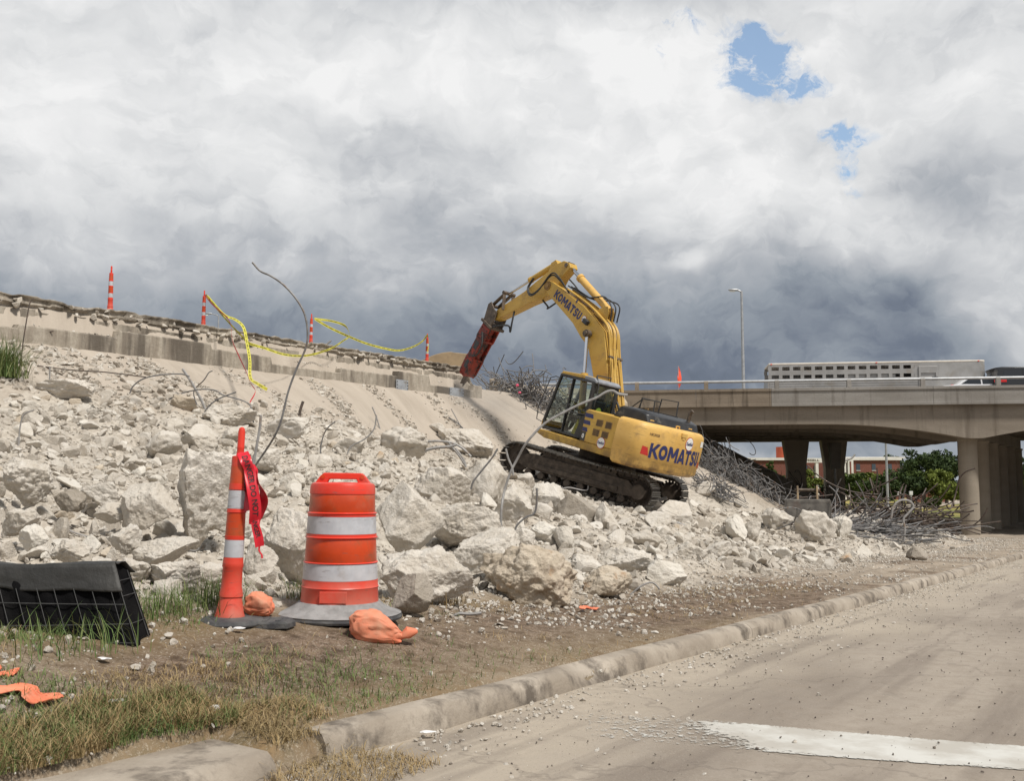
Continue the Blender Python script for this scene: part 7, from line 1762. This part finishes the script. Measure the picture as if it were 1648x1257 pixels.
for pts, lab, rp2, m in (
 ([(75, 594), (92, 603), (110, 612)], 'short thick rusty bar near the green grass clump', 2.2, M_REBD),
 ([(118, 606), (135, 613), (152, 622)], 'second short rusty bar in front of the slope at upper left', 2.6, M_REBD),
 ([(116, 612), (120, 640), (127, 670), (131, 692)], 'thick upright ribbed bar at the upper left of the heap', 2.3, M_REBL),
 ([(80, 624), (80, 610), (80, 590)], 'short thin vertical bar at the upper left of the heap', 1.2, M_REBL),
 ([(34, 590), (36, 560), (42, 520), (48, 488), (54, 481)], 'thin wire standing up in front of the wall at far left', 1.0, M_REBD),
 ([(70, 552), (68, 545), (74, 536), (86, 533)], 'short hooked wire at the foot of the wall at far left', 1.1, M_REBD),
 ([(54, 588), (85, 592), (120, 596), (170, 599), (235, 607)], 'long straight wire lying across the slope at upper left', 1.0, M_REBD),
 ([(208, 636), (214, 622), (230, 610), (255, 604), (290, 602), (305, 606)], 'wire arching over the slope above the blocky boulder', 1.2, M_REB),
 ([(332, 663), (322, 640), (308, 615), (294, 594)], 'thick straight bar leaning left across the slope', 2.2, M_REBL),
 ([(268, 645), (290, 634), (320, 627), (345, 628), (360, 636), (400, 650), (408, 680)], 'curved wire running right across the leaning thick bar', 1.1, M_REB),
 ([(325, 672), (335, 655), (352, 642), (380, 631)], 'wire rising to the right beside the leaning thick bar', 1.2, M_REB),
 ([(318, 655), (312, 630), (328, 612), (336, 600), (342, 597)], 'thin wire twisting up through the leaning thick bar', 1.0, M_REB),
 ([(30, 718), (32, 690), (38, 668), (55, 660)], 'thin wire at the far left above the half-buried boulder', 1.2, M_REBL),
 ([(48, 692), (58, 705), (72, 716), (80, 722)], 'pale bar piece in the gravel at far left', 1.7, M_REBL),
 ([(40, 702), (52, 725), (66, 735), (70, 752)], 'thin wire looping down the gravel at far left', 1.2, M_REBL),
 ([(96, 845), (118, 857), (145, 866), (168, 880)], 'thin bar lying on the rubble above the black barrier', 1.6, M_REBL),
 ([(0, 884), (10, 889), (24, 895)], 'bar end at the left edge just above the black barrier', 2.0, M_REBL),
 ([(282, 885), (283, 882), (292, 881), (306, 886), (317, 886), (320, 882)], 'hooked wire on the flat slab left of the slim post', 1.2, M_REBL),
 ([(282, 882), (290, 893), (308, 902), (318, 911)], 'wire trailing down from the flat slab left of the slim post', 1.2, M_REBL),
 ([(304, 753), (315, 741), (327, 730)], 'pipe-like bar end just above the tallest boulder', 2.6, M_REBL),
 ([(515, 744), (517, 715), (525, 692), (540, 678)], 'dark wire arching above the drum handle', 1.1, M_REB),
 ([(558, 732), (566, 718), (588, 706), (602, 690), (606, 668)], 'pale wire bending up toward the slope above the drum', 1.2, M_REBL),
 ([(612, 692), (606, 672), (599, 655)], 'short pale wire crossing the one above the drum', 1.1, M_REBL),
 ([(482, 670), (484, 658), (488, 646)], 'dark square stub of bar on the slope right of the tall bent bar', 2.4, M_REBD),
 ([(474, 640), (478, 655), (490, 675)], 'thin wire left of the dark stub on the slope', .9, M_REB),
 ([(764, 706), (748, 692), (735, 680), (722, 672)], 'thin dark wire on the slope above the long high boulder', 1.0, M_REB),
 ([(745, 694), (738, 680), (726, 658)], 'second thin wire on the slope above the long high boulder', .8, M_REBL),
 ([(656, 792), (664, 806), (670, 822)], 'bent wire on top of the leaning sawn slab', 1.4, M_REB),
 ([(712, 905), (732, 914), (763, 926)], 'bar lying in the dark gap behind the broad pale boulder', 1.5, M_REBL),
 ([(730, 992), (740, 988), (756, 989), (775, 987)], 'short pale pipe lying on the dirt in front of the boulders', 2.6, M_REBL),
 ([(1014, 958), (1030, 945), (1042, 939), (1052, 939), (1062, 949)], 'pale hooked wire at the foot of the white cracked boulder', 1.4, M_REBL),
 ([(926, 888), (940, 896), (955, 905)], 'thick bar piece right of the top of the rust-stained boulder', 2.4, M_REBL),
 ([(898, 789), (915, 785), (935, 789), (945, 789), (947, 782)], 'thin wire in front of the near track', 1.2, M_REBL),
 ([(1030, 812), (1050, 807), (1074, 802)], 'thick pale bar lying across the rear of the near track', 3.0, M_REBL),
 ([(1024, 828), (1040, 832), (1056, 838), (1072, 836)], 'bar among the stones under the rear of the tracks', 2.2, M_REBL),
 ([(1066, 836), (1085, 840), (1105, 847)], 'thick bar piece among the stones right of the tracks', 2.4, M_REBL),
 ([(1259, 822), (1268, 842), (1290, 862), (1322, 884)], 'long bent bar leaning on the block below the loose bucket', 2.0, M_REB),
 ([(1332, 850), (1340, 862), (1344, 874)], 'short dark bar left of the upright stump-shaped piece', 1.8, M_REB),
 ([(1264, 854), (1266, 866), (1270, 880)], 'short upright bar stub below the loose bucket, left one', 2.4, M_REB),
 ([(1285, 872), (1281, 885), (1278, 897)], 'short upright bar stub below the loose bucket, right one', 2.4, M_REB),
 ([(1208, 876), (1222, 882), (1236, 886), (1246, 894)], 'thick bar lying in the low rubble beyond the dark soil', 2.6, M_REB),
 ([(1455, 874), (1456, 850), (1454, 836), (1462, 826), (1470, 815), (1462, 806), (1448, 806), (1438, 816), (1434, 835)], 'pale hooked bar standing up in front of the bar bundle', 1.7, M_REBL),
 ([(1336, 768), (1350, 762), (1356, 745), (1370, 738), (1376, 732)], 'pale bent bar sticking up toward the downpipe', 1.6, M_REBL),
 ([(1272, 794), (1300, 790), (1320, 794), (1326, 812)], 'curved bar arching over the loose bucket', 1.6, M_REBL),
 ([(770, 605), (786, 622), (805, 632), (840, 640)], 'thin cable running from the hammer down to the wire heap', 1.1, M_REB),
 ([(530, 598), (524, 585), (522, 560), (533, 548)], 'hooked bar hanging over the wall face right of the bent bar', 1.6, M_REBL),
 ([(478, 590), (470, 570), (462, 556), (450, 552)], 'dark hooked bar on the wall face left of the bent bar', 1.6, M_REBD),
):
    bar(lab, pts, rp2, m)

def heap(name, label, cx, cy, cz, sx, sy, sz, n, seed, mat, r=.011, flat=0, loops=.35, ln=(.8, 2.4), slope=None, straight=.2, dirn=None):
    rs_ = np.random.RandomState(seed); m = MB()
    for i in range(n):
        c = np.array([rs_.normal(0, .42)*sx, rs_.normal(0, .42)*sy, abs(rs_.normal(0, .42))*sz])
        L = rs_.uniform(*ln); a = rs_.uniform(0, 6.28) if dirn is None else dirn+rs_.normal(0, .28); el = rs_.normal(0, .45)*(1-flat)
        d = np.array([math.cos(a)*math.cos(el), math.sin(a)*math.cos(el), math.sin(el)]); p = c-d*L/2; pts = [p]; steps = 8
        ax = rs_.randn(3); ax /= np.linalg.norm(ax); w = rs_.normal(0, .9) if rs_.rand() > straight else rs_.normal(0, .15)
        if rs_.rand() < loops: w *= 2.6
        for k in range(steps):
            if rs_.rand() < .15: ax = rs_.randn(3); ax /= np.linalg.norm(ax)
            d = d+np.cross(ax, d)*w/steps*1.6; d /= np.linalg.norm(d); p = p+d*L/steps; pts.append(p)
        if flat > .8: pts = [np.array([q[0], q[1], q[2]*.8]) for q in pts]
        pts = [q if q[2] > -.05 else np.array([q[0], q[1], -.05+.02*rs_.rand()]) for q in pts]
        m.tube([(q[0], q[1], q[2]+(slope[0]*q[0]+slope[1]*q[1] if slope else 0)) for q in spline(pts, 3)], r*rs_.uniform(.8, 1.3), 5, cap=False)
    o = mesh_from(name, m.V, m.F, mat, None, True); o.location = (cx, cy, cz); tag(o, label, 'rebar heap', kind='stuff'); return o
p = hit(868, 655); heap('rebar_heap', 'tangled heap of grey bars on the slope behind the excavator cab', p[0], p[1]+.5, p[2]-.25, 2.4, 1.6, 1.15, 330, 1, M_REB, .017, slope=(-.34, .28), loops=.45)
p = hit(845, 650); heap('rebar_heap', 'upper part of the bar tangle behind the cab with looping ends', p[0]-.2, p[1]+.9, p[2]-.1, 1.0, .8, 1.25, 110, 2, M_REB, .017, loops=.7)
p = hit(1180, 775); heap('rebar_heap', 'large wiry heap of pale grey bars right of the counterweight', p[0]-.2, p[1]+.2, p[2]-.1, 2.6, 1.5, 1.35, 680, 3, M_REB, .015, slope=(-.50, .2), loops=.65, ln=(.6, 1.7))
p = hit(1145, 790); heap('rebar_heap', 'fringe of bars just behind the rear of the tracks', p[0]-.1, p[1]-1.2, p[2]-.1, 1.0, .8, .55, 110, 4, M_REB, .013, slope=(-.4, .1), loops=.6, ln=(.6, 1.6))
p = hit(1375, 862); heap('rebar_heap', 'flattened sheaf of long bars lying between the loose bucket and the bridge column', p[0]+.3, p[1]+1.2, p[2]-.15, 2.4, 1.3, .62, 420, 5, M_REB, .015, flat=.88, loops=.05, ln=(1.2, 2.7), dirn=-.12)
p = hit(1480, 855); heap('rebar_heap', 'shaded dark bar tangle under the bridge left of the column', p[0]-.2, p[1]+3.0, p[2]-.2, 2.7, 1.2, 1.05, 330, 6, M_REBD, .022, flat=.65, loops=.25, ln=(1.2, 3.0))
p = hit(1300, 790); heap('rebar_heap', 'sparse bent bars on the shaded slope behind the loose bucket', p[0], p[1]+.8, p[2]-.1, 2.6, 1.6, .4, 45, 7, M_REBD, .016, slope=(-.35, .25), loops=.5, ln=(1.0, 2.2))
p = hit(1235, 800); heap('rebar_heap', 'low right-hand end of the wiry heap reaching toward the loose bucket', p[0], p[1]+.3, p[2]-.1, 1.5, 1.1, .55, 170, 9, M_REB, .014, slope=(-.45, .2), loops=.6, ln=(.6, 1.6))
# pink marks on the bars
M_PINK = material('pink_marker', (.80, .10, .20), .6)
for k, (px, py) in enumerate(((833, 620), (836, 632))):
    V, F = rock_verts(700+k, 3, 6, .2); o = mesh_from('pink_ribbon', V*np.array([.07, .03, .05]), F, M_PINK, None, True); o.location = at(px, py, hit(845, 650)[1]+.1)
    tag(o, ('upper' if k == 0 else 'lower')+' pink marking ribbon caught in the bar tangle behind the cab', 'ribbon', 'pink ribbons in the bar tangle')

# loose excavator bucket behind the ridge
def loose_bucket():
    D = hit(1303, 850)[1]+1.0; c = at(1300, 836, D); w = (1338-1268)/FPX*D; t = empty('excavator_bucket', c, (0, 0, -.25), 'grey steel excavator bucket standing behind the rubble ridge', 'bucket')
    M_BK = material('dusty_bucket_steel', (.10, .09, .08), .6, .3, col2=(.17, .155, .135), scale=4, grime=(.12, .095, .08), gscale=3)
    Hh = 62/FPX*D; hw = w/2*.95
    prof = [(-.45, Hh*.50), (-.50, .1), (-.42, -Hh*.35), (-.1, -Hh*.55), (.35, -Hh*.5), (.62, -Hh*.1), (.70, Hh*.25)]
    m = MB(); th = .03
    inn = [(x+(.04 if x < 0 else -.04), z+.03) for x, z in prof]
    m.prism([(a, b) for a, b in prof]+inn[::-1], 'x', -hw, hw); m.build('shell', M_BK, t, False, .008)
    for sg in (-1, 1): MB().prism([(x, z) for x, z in prof], 'x', sg*(hw+.002), sg*(hw+.035)).build('side_plate', M_BK, t, False, .008)
    for sg in (-1, 1): MB().prism([(-.42, Hh*.42), (-.30, Hh*.86), (-.12, Hh*.86), (.05, Hh*.45)], 'x', sg*.28-.025, sg*.28+.025).build('ear', M_TAN, t, False, .01)
    MB().cyl((-.36, -.22, Hh*.75), (.36, -.22, Hh*.75), .05, 12).build('pin', M_BRN, t, True)
    MB().span(-hw, hw, -.46, .1, Hh*.40, Hh*.46).build('back_plate', M_BK, t, False, .01)
    for i in range(5): MB().prism([(.66, Hh*.22), (.76, Hh*.22), (.72, Hh*.5)], 'x', -hw+.1+i*(2*hw-.2)/4-.04, -hw+.1+i*(2*hw-.2)/4+.04).build('tooth', M_BK, t, False, .005)
loose_bucket()
# dust drifting from the chisel
def dust():
    m = bpy.data.materials.new('concrete_dust'); m.use_nodes = True; t = NT(m.node_tree); t.n.clear(); o = t.node('ShaderNodeOutputMaterial'); v = t.node('ShaderNodeVolumePrincipled')
    g = t.node('ShaderNodeTexCoord').outputs['Object']; d = t.vm('LENGTH', g); n = t.noise(g, 2.2, 4, .6)
    fall = t.ramp(d, [(0.0, 1.0), (1.0, 0.0)], 'EASE')
    t.put(v.inputs['Density'], t.m('MULTIPLY', t.m('MULTIPLY', fall, t.ramp(n, [(.35, .1), (.65, 1.)])), .42)); v.inputs['Color'].default_value = (.93, .88, .82, 1); v.inputs['Anisotropy'].default_value = .2
    t.l.new(v.outputs[0], o.inputs['Volume']); V, F = ico(3); ob = mesh_from('dust', V, F, m, None, True); ob.location = at(785, 655, 33.5); ob.scale = (2.6, 1.6, 1.15); ob.rotation_euler = (0, .35, 0); tag(ob, 'thin pale dust drifting beside the hammer chisel', 'dust', kind='stuff')
dust()
